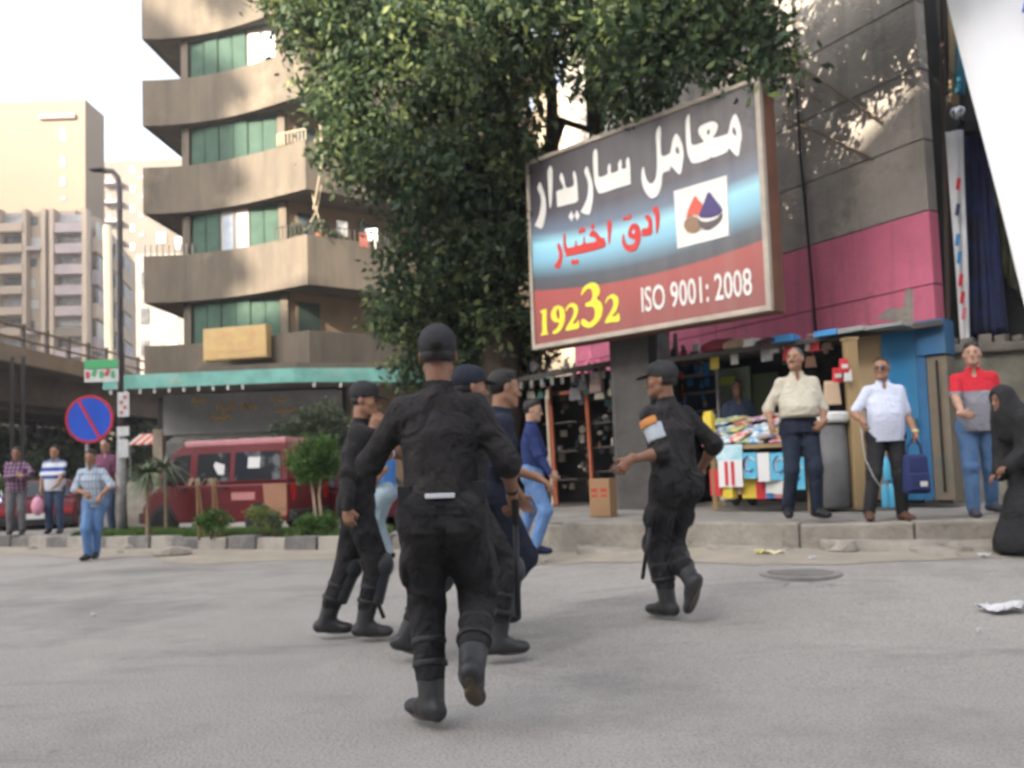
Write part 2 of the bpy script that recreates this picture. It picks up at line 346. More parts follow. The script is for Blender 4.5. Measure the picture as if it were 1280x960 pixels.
for k, zb in enumerate(ZB[:-1]):
    z0, z1 = zb + .2, ZB[k + 1] + .02
    for s in (0.0, wl - .28):
        mb = MB(); a = wpt(s, .16); b = wpt(s + .28, .16); mb.wall(a, b, z0, z1, .3); mb.build('column', conc, ab)
    n = 6; seg = (wl - .62) / n
    whites = {1: (2, 3), 3: (4, 5)}.get(k, ())
    for i in range(n):
        a = wpt(.3 + i * seg + .02, .05 + .02 * (i % 2)); b = wpt(.3 + (i + 1) * seg - .02, .05 + .02 * (i % 2))
        mb = MB(); mb.wall(a, b, z0 + .02, z1 - .06, .05)
        if i in whites:
            o = mb.build('window', M('window_paint', (.3, .27, .23)), ab, label='white curtained window')
            m2 = MB(); m2.wall(wpt(.3 + i * seg + .1, .075), wpt(.3 + (i + 1) * seg - .06, .075), z0 + .9, z1 - .2, .02); m2.build('pane', M('curtain_pane', (.32, .35, .4), (.2, .24, .3), 2, .3), o)
        else:
            mb.build('shutter', shut, ab)
            # slats as shallow ribs
            o = ab.children[-1]; rb = MB()
            for q in range(9):
                s0 = .3 + i * seg + .05 + q * (seg - .12) / 9; rb.wall(wpt(s0, .058 + .02 * (i % 2)), wpt(s0 + .05, .058 + .02 * (i % 2)), z0 + .05, z1 - .1, .008)
            rb.build('slat_ribs', shut, o)
    mb = MB(); mb.wall(wpt(.28, .12), wpt(wl - .28, .12), z1 - .06, z1 - .001, .1); mb.build('lintel', conc_dark, ab)
# openings of the right-hand wall
rdir = Vector((1.38, 1)).normalized(); rn = Vector((rdir.y, -rdir.x))
def rpt(s, o=0.0): v = Vector(W2) + rdir * s + rn * o; return (v.x, v.y)
for k, (s0, s1, za, zc, kind) in enumerate([(.25, 1.0, 4.9, 7.0, 'shut'), (.3, 1.05, 7.8, 10.0, 'dark'), (2.55, 3.2, 9.0, 10.0, 'dark'), (4.2, 5.0, 8.3, 9.7, 'dark'), (.3, 1.05, 10.8, 13, 'dark'), (2.6, 3.4, 11.2, 13, 'dark'), (.3, 1.1, 13.9, 16, 'dark')]):
    mb = MB(); mb.wall(rpt(s0 - .06, .04), rpt(s1 + .06, .04), za - .06, zc + .06, .08); f = mb.build('window_frame', M('brown_frame', (.2, .15, .1)), ab)
    mb = MB(); mb.wall(rpt(s0, .06), rpt(s1, .06), za, zc, .04); mb.build('shutter' if kind == 'shut' else 'pane', M('dark_green_shutter', (.035, .06, .045), (.025, .04, .035), 3, .6) if kind == 'shut' else glass, f)
for s, z in ((3.15, 9.15), (1.3, 12.1)):
    ac = thing('air_conditioner', (*rpt(s, .3), z), 'white air conditioner box on the wall behind the %s balcony' % ('corner' if z < 10 else 'upper'), 'air conditioner')
    p = rpt(s, .22); rz = math.atan2(rdir.y, rdir.x)
    bx('casing', (*p, z + .25), (.8, .3, .5), M("ac_casing", (.25, .21, .17)), ac, rz=rz, bevel=.02)
    bx('grille', (*rpt(s, .385), z + .25), (.42, .03, .4), M('ac_grille', (.1, .09, .08)), ac, rz=rz)
# railing and plants on the corner balcony, poles
rail = MB()
for line in ([(lerp((CC[0] - 1.15, CC[1] + .42), CC, t)) for t in np.linspace(0, 1, 9)], [lerp(CC, (CC[0] + 2.2, CC[1] + 1.6), t) for t in np.linspace(0, 1, 16)]):
    for p in line: rail.box((p[0], p[1] + .06, 8.87 + .18), (.025, .025, .36))
    rail.tube([(line[0][0], line[0][1] + .06, 9.24), (line[-1][0], line[-1][1] + .06, 9.24)], .02, 6)
rail.build('balcony_railing', M('dark_iron', (.04, .035, .03), rough=.6), ab)
rail = MB()
for p in [lerp((CC[0] - 1.0, CC[1] + .38), CC, t) for t in np.linspace(0, 1, 9)]: rail.box((p[0], p[1] + .06, 12.1), (.03, .03, .36))
rail.tube([(CC[0] - 1.0, CC[1] + .44, 12.29), (CC[0], CC[1] + .06, 12.29)], .025, 6)
rail.build('balcony_railing', M('pale_rail', (.35, .3, .22)), ab)
left_rail = MB()
for i in range(9):
    p = lerp(A0, (A0[0] + 1.6, A0[1] + .06), i / 8); left_rail.box((p[0], p[1] + .1, 8.87 + .2), (.04, .04, .42))
left_rail.build('balcony_railing', M('pale_rail2', (.3, .28, .24)), ab)
chair = thing('plastic_chair', (CC[0] + 1.75, CC[1] + 1.5, 8.9), 'white plastic chair standing up on the corner balcony above its parapet', 'chair')
cx, cy = CC[0] + 1.75, CC[1] + 1.5
bx('seat', (cx, cy, 8.98), (.42, .42, .04), white, chair); bx('backrest', (cx, cy + .2, 9.25), (.4, .04, .48), white, chair, rx=-.15)
for a in (-.18, .18):
    for b in (-.18, .18): bx('leg', (cx + a, cy + b, 8.73), (.04, .04, .48), white, chair)
# canopy
cpts = [(-12.2, 25.0), (-6.4, 24.7), (-4.0, 25.35), (1.5, 29.5)]
can = MB(); strip(can, cpts, 4.05, 4.47, .12); can.build('canopy_fascia', teal, ab)
can = MB(); can.prism([(-12.1, 25.1), (-6.4, 24.82), (-4.05, 25.45), (1.5, 29.6), (1.5, 31), (-12.1, 31)], 4.1, 4.24); can.build('canopy_slab', conc_dark, ab)
can = MB(); strip(can, [(-9.5, 25.3), (-6.4, 25.0), (-4.0, 25.7), (1.4, 29.8)], 4.475, 4.68, .1); can.build('canopy_upstand', conc, ab)
for i in range(13):
    t = (i + .5) / 13; p = lerp(cpts[0], cpts[1], t * 1.0) if t < .75 else lerp(cpts[1], cpts[2], (t - .75) * 4)
    bx('canopy_bracket', (p[0], p[1] + .06, 3.98), (.07, .05, .16), M('bracket_pale', (.45, .43, .4)), ab)
# yellow sign on the first parapet
ys = thing('wall_sign', (-9.0, 27.1, 4.9), 'faded yellow box sign fixed to the lowest curved parapet', 'sign')
a = at(254, 450, 26.75); b = at(333, 442, 26.25); t_ = at(333, 407, 26.25)
mb = MB(); mb.wall((a.x, a.y), (b.x, b.y), a.z, a.z + 1.0, .35); mb.build('box', yellow, ys, bevel=.02)
mb = MB(); d = (Vector((b.x, b.y)) - Vector((a.x, a.y))).normalized(); nn = Vector((d.y, -d.x)) * .012
for i in range(5):
    for j in range(3):
        if random.random() < .8:
            s = .2 + i * .34 + random.uniform(-.05, .05); p = Vector((a.x, a.y)) + d * s + nn; q = p + d * random.uniform(.12, .27); zz = a.z + .2 + j * .26
            mb.wall((p.x, p.y), (q.x, q.y), zz, zz + .05, .01)
mb.build('faded_lettering', M('faded_red_print', (.5, .26, .12)), ys)
mb = MB(); mb.wall((a.x - .02, a.y), (b.x + .02, b.y - .0), a.z - .03, a.z - .002, .36); mb.build('frame', yellow, ys)
# ground floor
gf = lambda px, d=27.3: pt(px, d)
def gwall(pa, pb, ya, yb, d, mat, name, th=.2, off=0, par=ab):
    a = at(pa, ya, d - off); b = at(pb, yb, d - off); mb = MB(); mb.wall((a.x, d - off), (b.x, d - off), min(a.z, b.z), max(a.z, b.z), th); return mb.build(name, mat, par)
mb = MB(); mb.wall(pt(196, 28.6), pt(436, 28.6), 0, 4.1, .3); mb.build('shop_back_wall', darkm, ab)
fas = MB(); a, b = pt(203, 27.0), pt(420, 27.0); fas.wall(a, b, 2.75, 4.05, .15); shopsign = fas.build('shop_fascia', greyfas, ab)
gold = M('gold_lettering', (.75, .5, .15), rough=.5)
g = MB()
def squig(x0, z0, wdt, h, seed, n=5):
    r = random.Random(seed); x = x0; pts = []
    for i in range(n):
        pts.append((x0 + wdt * i / (n - 1), 26.985, z0 + (h * r.uniform(.3, 1) if i % 2 else h * r.uniform(0, .25))))
    g.tube(pts, .042, 5)
    g.box((x0 + wdt * .3, 26.985, z0 - .1), (.06, .02, .05)); g.box((x0 + wdt * .7, 26.985, z0 + h + .05), (.06, .02, .05))
for px, py, wd_, h, sd in ((240, 500, .45, .2, 1), (272, 508, .55, .35, 2), (302, 506, .5, .3, 3), (262, 521, .7, .15, 6), (345, 512, .7, .16, 7), (338, 500, .5, .12, 8)):
    p = at(px, py, 26.98); squig(p.x, p.z - h / 2, wd_, h, sd, 7)
g.build('gold_lettering', gold, shopsign)
aw = MB(); a_, b_ = pt(206, 26.2), pt(380, 26.2); 
for i in range(26):
    t0, t1 = i / 26, (i + 1) / 26; x0, x1 = a_[0] + (b_[0] - a_[0]) * t0, a_[0] + (b_[0] - a_[0]) * t1
    dz = random.uniform(-.02, .03)
    aw.hull8([(x0, 26.95, 2.72), (x1, 26.95, 2.72), (x1, 26.98, 2.76), (x0, 26.98, 2.76), (x0 + .01, 26.2, 2.42 + dz), (x1 - .01, 26.2, 2.42 + dz), (x1 - .01, 26.2, 2.46 + dz), (x0 + .01, 26.2, 2.46 + dz)])
aw.build('tin_awning', M('tin_awning', (.24, .23, .2), (.15, .14, .13), 3, .7), ab)
for px in (198, 285, 296, 380, 432):
    p = pt(px, 27.2); bx('pillar', (p[0], 27.2, 1.5), (.3, .3, 2.9), M('pillar_render', (.36, .31, .24), (.25, .21, .17), 2), ab)
p = pt(438, 26.6); mb = MB(); mb.wall((p[0], 26.6), (p[0] + 1.38 * 4, 30.6), 0, 4.1, .3); mb.build('side_wall', brown, ab)
for px0, px1, mt in ((205, 232, metalg), (300, 345, darkm), (350, 400, metalg)):
    a, b = pt(px0, 28.5), pt(px1, 28.5); mb = MB(); mb.wall(a, b, .1, 2.6, .06); mb.build('shop_shutter', mt, ab)
a, b = pt(385, 26.9), pt(428, 26.9); mb = MB(); mb.wall(a, b, .1, 4.0, .1); mb.build('grey_panel', greyfas, ab)
# red and white awning far left under the bridge
ra = thing('striped_awning', (-13.6, 30, 0), 'small red and white striped awning behind the lamp post', 'awning')
a = at(160, 548, 31); b = at(200, 548, 31)
for i in range(8):
    x0 = a.x + (b.x - a.x) * i / 8; x1 = a.x + (b.x - a.x) * (i + 1) / 8
    m_ = MB(); m_.hull8([(x0, 32, a.z + .15), (x1, 32, a.z + .15), (x1, 32, a.z + .2), (x0, 32, a.z + .2), (x0, 31, a.z - .25), (x1, 31, a.z - .25), (x1, 31, a.z - .2), (x0, 31, a.z - .2)])
    m_.build('awning_strip', M('awning_red', (.5, .08, .05)) if i % 2 else M('awning_white', (.55, .5, .45)), ra)
for x in (a.x + .05, b.x - .05): bx('pole', (x, 31.05, (a.z - .2) / 2 + .09), (.06, .06, a.z - .4), metalg, ra)
# ================================================================== flyover
fo = thing('flyover_bridge', (-20, 45, 0), 'concrete road bridge crossing at the left with brown railing', 'bridge')
brc = M('bridge_concrete', (.3, .25, .18), (.23, .19, .14), 1.2, .9, .3); brd = M('bridge_girder', (.15, .125, .1), (.1, .085, .07), 1, .9)
FX = -18.4
def fz(y): return 6.15 + (y - 30) * 0.012
mb = MB(); mb.hull8([(-30, 14, fz(14) - .3), (FX, 14, fz(14) - .3), (FX, 90, fz(90) - .3), (-30, 90, fz(90) - .3), (-30, 14, fz(14)), (FX, 14, fz(14)), (FX, 90, fz(90)), (-30, 90, fz(90))]); mb.build('deck', brd, fo)
mb = MB(); mb.hull8([(FX - .001, 14, fz(14) - .32), (FX + .25, 14, fz(14) - .32), (FX + .25, 90, fz(90) - .32), (FX - .001, 90, fz(90) - .32), (FX - .001, 14, fz(14) + .3), (FX + .25, 14, fz(14) + .3), (FX + .25, 90, fz(90) + .3), (FX - .001, 90, fz(90) + .3)]); mb.build('edge_beam', brc, fo)
for xg in (FX - 1.2, FX - 3.6, FX - 6.4, FX - 9.2):
    mb = MB(); mb.hull8([(xg - .5, 14, fz(14) - 1.5), (xg, 14, fz(14) - 1.5), (xg, 90, fz(90) - 1.5), (xg - .5, 90, fz(90) - 1.5), (xg - .5, 14, fz(14) - .3), (xg, 14, fz(14) - .3), (xg, 90, fz(90) - .3), (xg - .5, 90, fz(90) - .3)]); mb.build('girder', brd, fo)
for i in range(22):
    y = 20 + i * 1.62; bx('railing_post', (FX + .1, y, fz(y) + .75), (.12, .16, .95), M('rail_post', (.09, .075, .07)), fo)
for h in (.62, 1.08):
    mb = MB(); mb.tube([(FX + .1, 18, fz(18) + h), (FX + .1, 58, fz(58) + h)], .05, 6); mb.build('railing_bar', M('rail_bar', (.2, .14, .08)), fo)
for y in (22, 48, 70):
    for x in (-20.5, -27): bx('bridge_pier', (x, y, 2.3), (1.2, 1.6, 4.7), brd, fo)
for px in (15, 29):
    p = at(px, 545, 29); mb = MB(); mb.tube([(p.x, 29, 0), (p.x, 29, fz(29) - .35)], .07, 8); q = mb.build('thin_pole', M('dark_pole', (.05, .045, .04)), None)
    tag(q, 'thin dark pole under the bridge, %s of the two' % ('left' if px == 15 else 'right'), 'pole', 'thin poles under the bridge')
# ================================================================== far buildings
tanw = M('far_tan_render', (0.175, 0.138, 0.102), (0.155, 0.124, 0.095), .12, .95); pinkw = M('far_pinkish_render', (.33, .27, .21), (.28, .23, .18), .2, .95)
greyw = M('far_grey_render', (.14, .12, .1), (.115, .1, .085), .2, .95); fwin = M('far_window', (.05, .052, .06), (.12, .12, .125), 1.5, .3, mid=(.5, .6)); fbal = M('far_balcony', (.3, .25, .25), (.23, .2, .22), .8)
def far_wall(name, pts8, mat, par): mb = MB(); mb.prism(*pts8); return mb.build(name, mat, par)
def far_rect(par, name, px0, py0, px1, py1, Y, mat, depth=.3, frame=False):
    if name == 'window': depth = .07
    a = at(px0, py1, Y - depth / 2); b = at(px1, py0, Y - depth / 2)
    return bx(name, ((a.x + b.x) / 2, Y - depth / 2 + .02, (a.z + b.z) / 2), (abs(b.x - a.x), depth, abs(b.z - a.z)), mat, par)
tw = thing('apartment_tower', (-44, 77, 0), 'tall sunlit tan tower block with a narrow column of windows', 'building')
far_wall('wall', ([(-62, 75), (at(107, 300, 75).x, 75), (at(107, 300, 75).x, 78.6), (-62, 78.6)], 0, at(107, 124, 75).z), tanw, tw)
x0 = at(107, 300, 75).x
mb = MB(); mb.prism([(-62, 73.2), (x0 - .02, 73.2), (x0 + .9, 76), (-41.2, 92), (-62, 92)], 0, at(100, 262, 73.2).z); mb.build('lower_block', pinkw, tw)
for (a, b, c, d) in ((75, 160, 82, 176), (75, 196, 82, 209), (75, 221, 82, 233), (76, 245, 83, 251)): far_rect(tw, 'window', a, b, c, d, 75, fwin)
far_rect(tw, 'roof_sign', 49, 142, 94, 149, 75, M('far_letter', (.3, .2, .16)), .3)
far_rect(tw, 'window', 121, 166, 126, 182, 78.0, fwin)
# facade bays of the lower block
pil = M('far_pilaster', (.36, .285, .225), (.31, .25, .2), .3)
for px in (0, 33, 57, 67, 108): far_rect(tw, 'pilaster', px - 2.5, 262, px + 2.5, 470, 73.2, pil, .8)
r = random.Random(5)
for row, y in enumerate(range(268, 470, 26)):
    far_rect(tw, 'balcony', 2, y + 12, 31, y + 23, 73.2, pinkw if row % 2 else pil, .9)
    far_rect(tw, 'window', 4, y, 29, y + 11, 73.2, M('far_window_pale', (.3, .31, .32), (.2, .2, .22), 1.2) if row % 2 == 0 else fwin, .25)
    far_rect(tw, 'window', 36, y + 3, 43 + r.randint(0, 8), y + 14, 73.2, M('far_window_white', (.36, .37, .36), (.35, .35, .34), 1.5) if r.random() < .6 else fwin, .25)
    if r.random() < .5: far_rect(tw, 'balcony', 36, y + 15, 54, y + 20, 73.2, fbal, .9)
    far_rect(tw, 'balcony', 71, y + 11, 105, y + 24, 73.2, fbal if row != 5 else greyw, .8)
    far_rect(tw, 'window', 73, y, 103, y + 10, 73.2, [fwin, M('far_window_pale', (.5,.52,.53))][row in (0, 5)], .2)
# side wing receding to the right
def side(par, name, px0, px1, z0, z1, mat, th=.4):
    # on the plane from (x0+.9,76) to (-41.2,92)
    def sp(px):
        a = Vector((x0 + .9, 76)); b = Vector((-41.2, 92)); k = (px - 640) / FPX
        t = (k * a.y - a.x) / ((b.x - a.x) - k * (b.y - a.y)); return a + (b - a) * t
    p, q = sp(px0), sp(px1); mb = MB(); d = (q - p).normalized(); o = Vector((d.y, -d.x)) * .25; mb.wall(p + o, q + o, z0, z1, th); return mb.build(name, mat, par)
for k in range(8):
    z = 22.2 - k * 3
    side(tw, 'balcony', 118, 133, z, z + 1.3, fbal if k % 2 else pil, .5); side(tw, 'balcony', 140, 163, z, z + 1.3, pinkw, .5)
    side(tw, 'window', 119, 132, z + 1.35, z + 2.7, M('far_window_white', (.36, .37, .36)) if k % 3 == 0 else fwin, .2); side(tw, 'window', 141, 150, z + 1.35, z + 2.7, fwin, .2); side(tw, 'window', 153, 162, z + 1.35, z + 2.7, M('far_window_pale', (.3, .31, .32)), .2)
pp = at(137, 300, 70)
mb = MB(); mb.tube([(pp.x, 70, 0), (pp.x - .2, 70, at(136, 282, 70).z)], .35, 8); q = mb.build('chimney_pipe', M('pale_pipe', (.62, .55, .4)), None)
tag(q, 'tall pale yellow pipe rising in front of the tower side wing', 'pipe')
# second block
b2 = thing('apartment_block', (-45, 100, 0), 'hazy grey-brown apartment block behind the street lamp arm', 'building')
z2 = at(180, 200, 100).z
mb = MB(); mb.prism([(-52, 100), (at(236, 300, 100).x, 100), (at(236, 300, 100).x, 115), (-52, 115)], 0, z2); mb.build('wall', greyw, b2)
for k in range(9):
    y = 214 + k * 24
    far_rect(b2, 'window', 123, y, 128, y + 10, 100, fwin, .3); far_rect(b2, 'window', 134, y + 6, 139, y + 12, 100, fwin, .3); far_rect(b2, 'window', 145, y + 6, 150, y + 12, 100, fwin, .3)
    far_rect(b2, 'window', 163, y - 6, 168, y + 3, 100, M('far_window_white', (.36, .37, .36)), .3); far_rect(b2, 'window', 174, y + 5, 181, y + 10, 100, fwin, .3)
    far_rect(b2, 'balcony', 128, y + 13, 152, y + 17, 100, fbal, 1.0)
    far_rect(b2, 'window', 205, y + 20, 214, y + 30, 100, fwin, .3)
# nearer low grey block
b3 = thing('grey_block', (-22, 48, 0), 'lower grey plastered block beside the curved balconies', 'building')
za, zb_ = at(172, 318, 50).z, at(236, 330, 50).z
mb = MB(); X0, X1 = at(170, 400, 50).x, at(240, 400, 50).x; mb.prism([(X0, 50), (X1 + 1, 50), (X1 + 1, 60), (X0, 60)], 0, za); mb.build('wall', M('dull_grey_render', (.24, .22, .2), (.19, .175, .16), .6, .95), b3)
mb = MB(); Xa, Xb = at(195, 290, 52).x, at(236, 290, 52).x; mb.prism([(Xa, 52), (Xb + 1, 52), (Xb + 1, 60), (Xa, 60)], za, at(236, 287, 52).z); mb.build('penthouse', greyw, b3)
far_rect(b3, 'window', 196, 280 + 10, 207, 280 + 24, 52, M('far_window_white', (.36, .37, .36)), .2); far_rect(b3, 'window', 219, 296, 227, 312, 52, M('far_window_white', (.36, .37, .36)), .2)
for y in (340, 385, 425): far_rect(b3, 'window', 208, y, 222, y + 26, 50, M('far_window_pale', (.3, .31, .32)), .25); far_rect(b3, 'window', 176, y, 186, y + 20, 50, fwin, .25)
# pale block glimpsed behind the tree
b4 = thing('pale_block', (4, 34, 0), 'pale sunlit block glimpsed between the branches behind the billboard', 'building')
mb = MB(); mb.prism([(1.2, 30), (14, 24), (18, 40), (2, 42)], 0, 15); mb.build('wall', M('pale_render', (.33, .27, .2), (.28, .23, .17), .5, .95), b4)
for k in range(3):
    for i in range(3):
        p = lerp((1.2, 30), (14, 24), .08 + i * .13); dd = Vector((12.8, -6)).normalized(); q = (p[0] + dd.x * .9, p[1] + dd.y * .9); nn = Vector((dd.y, -dd.x)) * .08
        m_ = MB(); m_.wall((p[0] + nn.x, p[1] + nn.y), (q[0] + nn.x, q[1] + nn.y), 6 + k * 3, 7.4 + k * 3, .05); m_.build('window', M('blue_window', (.25, .38, .55), rough=.3), b4)
# blocks outside the frame, added and sized to shade the street and far tower
for (xa, xb, ya, h, lab) in ((-78, -53.5, -24, 52, 'tallest added shade block across the road, farthest left'), (-53.5, -40, -24, 40, 'tall added shade block across the road with a stepped end beside it'), (-40, -27, -24, 30.5, 'mid-height added shade block across the road'), (-27, 0, -24, 29.4, 'middle added shade block across the road'), (0, 45, -26, 20, 'long low added shade block across the road on the right'), (-88, -52, 50, 41, 'wide added shade block far to the left beyond the bridge')):
    bb = thing('shade_block', ((xa + xb) / 2, ya - 6, 0), lab, 'building')
    mb = MB(); dp = 5; mb.prism([(xa, ya - dp), (xb - .5, ya - dp), (xb - .5, ya), (xa, ya)], 0, h); mb.build('wall', greyw, bb)
    if h == 52:
        for kk in range(8):
            z0 = 35.0 + kk * 3.06; m2 = MB(); m2.hull8([(xb - .51, ya - dp, z0), (xb + .9, ya - dp, z0), (xb + .9, ya - dp + 1.5, z0), (xb - .51, ya - dp + 1.5, z0), (xb - .51, ya - dp, z0 + 1.7), (xb - .45, ya - dp, z0 + 1.7), (xb - .45, ya - dp + 1.5, z0 + 1.7), (xb - .51, ya - dp + 1.5, z0 + 1.7)]); m2.build('shade_wedge', greyw, bb)  # wedges added to slant the shadow edge on the curved balconies
    wm = MB()
    for k in range(int(h // 3.2)):
        x = xa + 1.5
        while x < xb - 2: wm.box((x + .7, ya + .02, 2 + k * 3.2), (1.4, .1, 1.5)); x += 3.1
    tag(wm.build('window_rows', fwin, bb), kind='stuff')
# ================================================================== concrete gable wall on the right
wallc = M('gable_concrete', (0.4, 0.37, 0.335), (0.31, 0.285, 0.26), 1.6, 0.95, 0.8, 18, streak=(.2, .183, .165), third=(0.2, 0.183, 0.165), tscale=1.1)
wallp = M('pink_paint', (0.74, 0.2, 0.32), (0.62, 0.175, 0.27), 1.4, 0.85, 0.5, 14, streak=(.33, .13, .16), third=(0.3, 0.15, 0.15), tscale=1.5, tmid=(.58, .75))
gw = thing('gable_wall', (5.8, 11.3, 0), 'tall grey concrete wall of cast panels painted pink at its foot', 'wall')
WC = Vector((5.8, 11.3)); WDR = Vector((-.61, 1)).normalized(); WN = Vector((-WDR.y, WDR.x)) * 1.0   # towards the road
WN = Vector((-WDR.y, WDR.x));  WN = WN if WN.y < 0 else -WN
def wp(t, o=0.0): v = WC + WDR * t + WN * o; return (v.x, v.y)
tj = 1.70 * math.hypot(.61, 1)
cols = [0, tj, tj * 2.05, tj * 3.1, tj * 4.2]
rowsz = [4.52, 5.52, 6.52, 7.5, 8.5, 9.5, 10.5, 11.5, 12.5, 13.5]
mb = MB(); mb.prism([wp(0.01, -.03), wp(cols[-1], -.03), wp(cols[-1], -1.2), wp(0.01, -1.2)], 0.3, 13.6); mb.build('core', darkm, gw)
for i in range(4):
    for j in range(len(rowsz) - 1):
        o = random.uniform(0, .02); g = .012; mb = MB()
        mb.prism([wp(cols[i] + (g if i else 0), o), wp(cols[i + 1] - g, o), wp(cols[i + 1] - g, -.2), wp(cols[i] + (g if i else 0), -.2)], rowsz[j] + .01, rowsz[j + 1] - .01)
        mb.build('wall_panel', wallc, gw, bevel=.008)
    for (z0, z1) in ((.4, 2.05), (2.06, 3.5), (3.512, 4.52)):
        mb = MB(); mb.prism([wp(cols[i] + (.008 if i else 0), .012), wp(cols[i + 1] - .008, .012), wp(cols[i + 1] - .008, -.2), wp(cols[i] + (.008 if i else 0), -.2)], z0, z1 - .006)
        mb.build('wall_panel', wallp, gw, label='pink painted wall panel')
# dark cable down the vertical joint, loose wires
mb = MB(); mb.tube([(*wp(tj, .05), 13), (*wp(tj + .03, .06), 6), (*wp(tj - .03, .05), 4.5), (*wp(tj - .08, .05), 2.8)], .02, 6); mb.build('cable', blackm, gw)
def wpx(px, py, o=.06):
    k = (px - 640) / FPX; a = WC + WN * o; t = (k * a.y - a.x) / (WDR.x - k * WDR.y); p = a + WDR * t; return Vector((p.x, p.y, at(px, py, p.y).z))
for P in ([(985, 62), (1050, 98), (1128, 152)], [(1005, 148), (1060, 172), (1112, 198)], [(1020, 78), (1030, 110), (1052, 128)], [(1018, 85), (1015, 120), (1000, 145)]):
    mb = MB(); mb.tube([wpx(*p) for p in P], .018, 5); mb.build('loose_wire', M('wire_brown', (.22, .17, .12)), gw)
# render patch with broken edge at the foot of the pink band
mb = MB(); P = [wpx(1103, 398, .016), wpx(1150, 404, .016), wpx(1152, 362, .016), wpx(1144, 360, .016), wpx(1138, 385, .016), wpx(1120, 385, .016)]
mb.add(P + [p - Vector((*WN, 0)) * .03 for p in P], [(0, 1, 2, 3, 4, 5)] + [(i, (i + 1) % 6, 6 + (i + 1) % 6, 6 + i) for i in range(6)]); mb.build('bare_patch', wallc, gw)
# ================================================================== billboard
SR = Vector((3.079, 10.2)); SD = Vector((-1.09, 1)).normalized(); SNn = Vector((-SD.y, SD.x)); SNn = SNn if SNn.y < 0 else -SNn
def sray(px, py):                        # photograph spot -> (s along face from right edge, z)
    d = ray(px, py); # solve CAM.xy + d.xy*k = SR + SD*s
    det = d.x * (-SD.y) + SD.x * d.y
    bx_, by_ = SR.x - CAM.x, SR.y - CAM.y
    k = (bx_ * (-SD.y) + SD.x * by_) / det; s = (d.x * by_ - d.y * bx_) / det
    return s, CAM.z + d.z * k
sTR, sBR, sTL, sBL = sray(952, 95), sray(962, 388), sray(656, 203), sray(668, 437)
Ls = (sTL[0] + sBL[0]) / 2; s_r = (sTR[0] + sBR[0]) / 2; Z0 = (sBR[1] + sBL[1]) / 2; Z1 = (sTR[1] + sTL[1]) / 2
print('SIGN', sTR, sBR, sTL, sBL)
org = SR + SD * Ls                       # left bottom corner; local x runs to the right
rzs = math.atan2(-SD.y, -SD.x)
bb = thing('billboard', (org.x, org.y, Z0), 'large billboard with white lettering on grey, blue and red, above the kiosks', 'billboard', rz=rzs)
SL_, SH = Ls - s_r, Z1 - Z0
def sp(px, py): s, z = sray(px, py); return (Ls - s, z - Z0)      # local (x,z) on the face, y=0 plane, front is -y
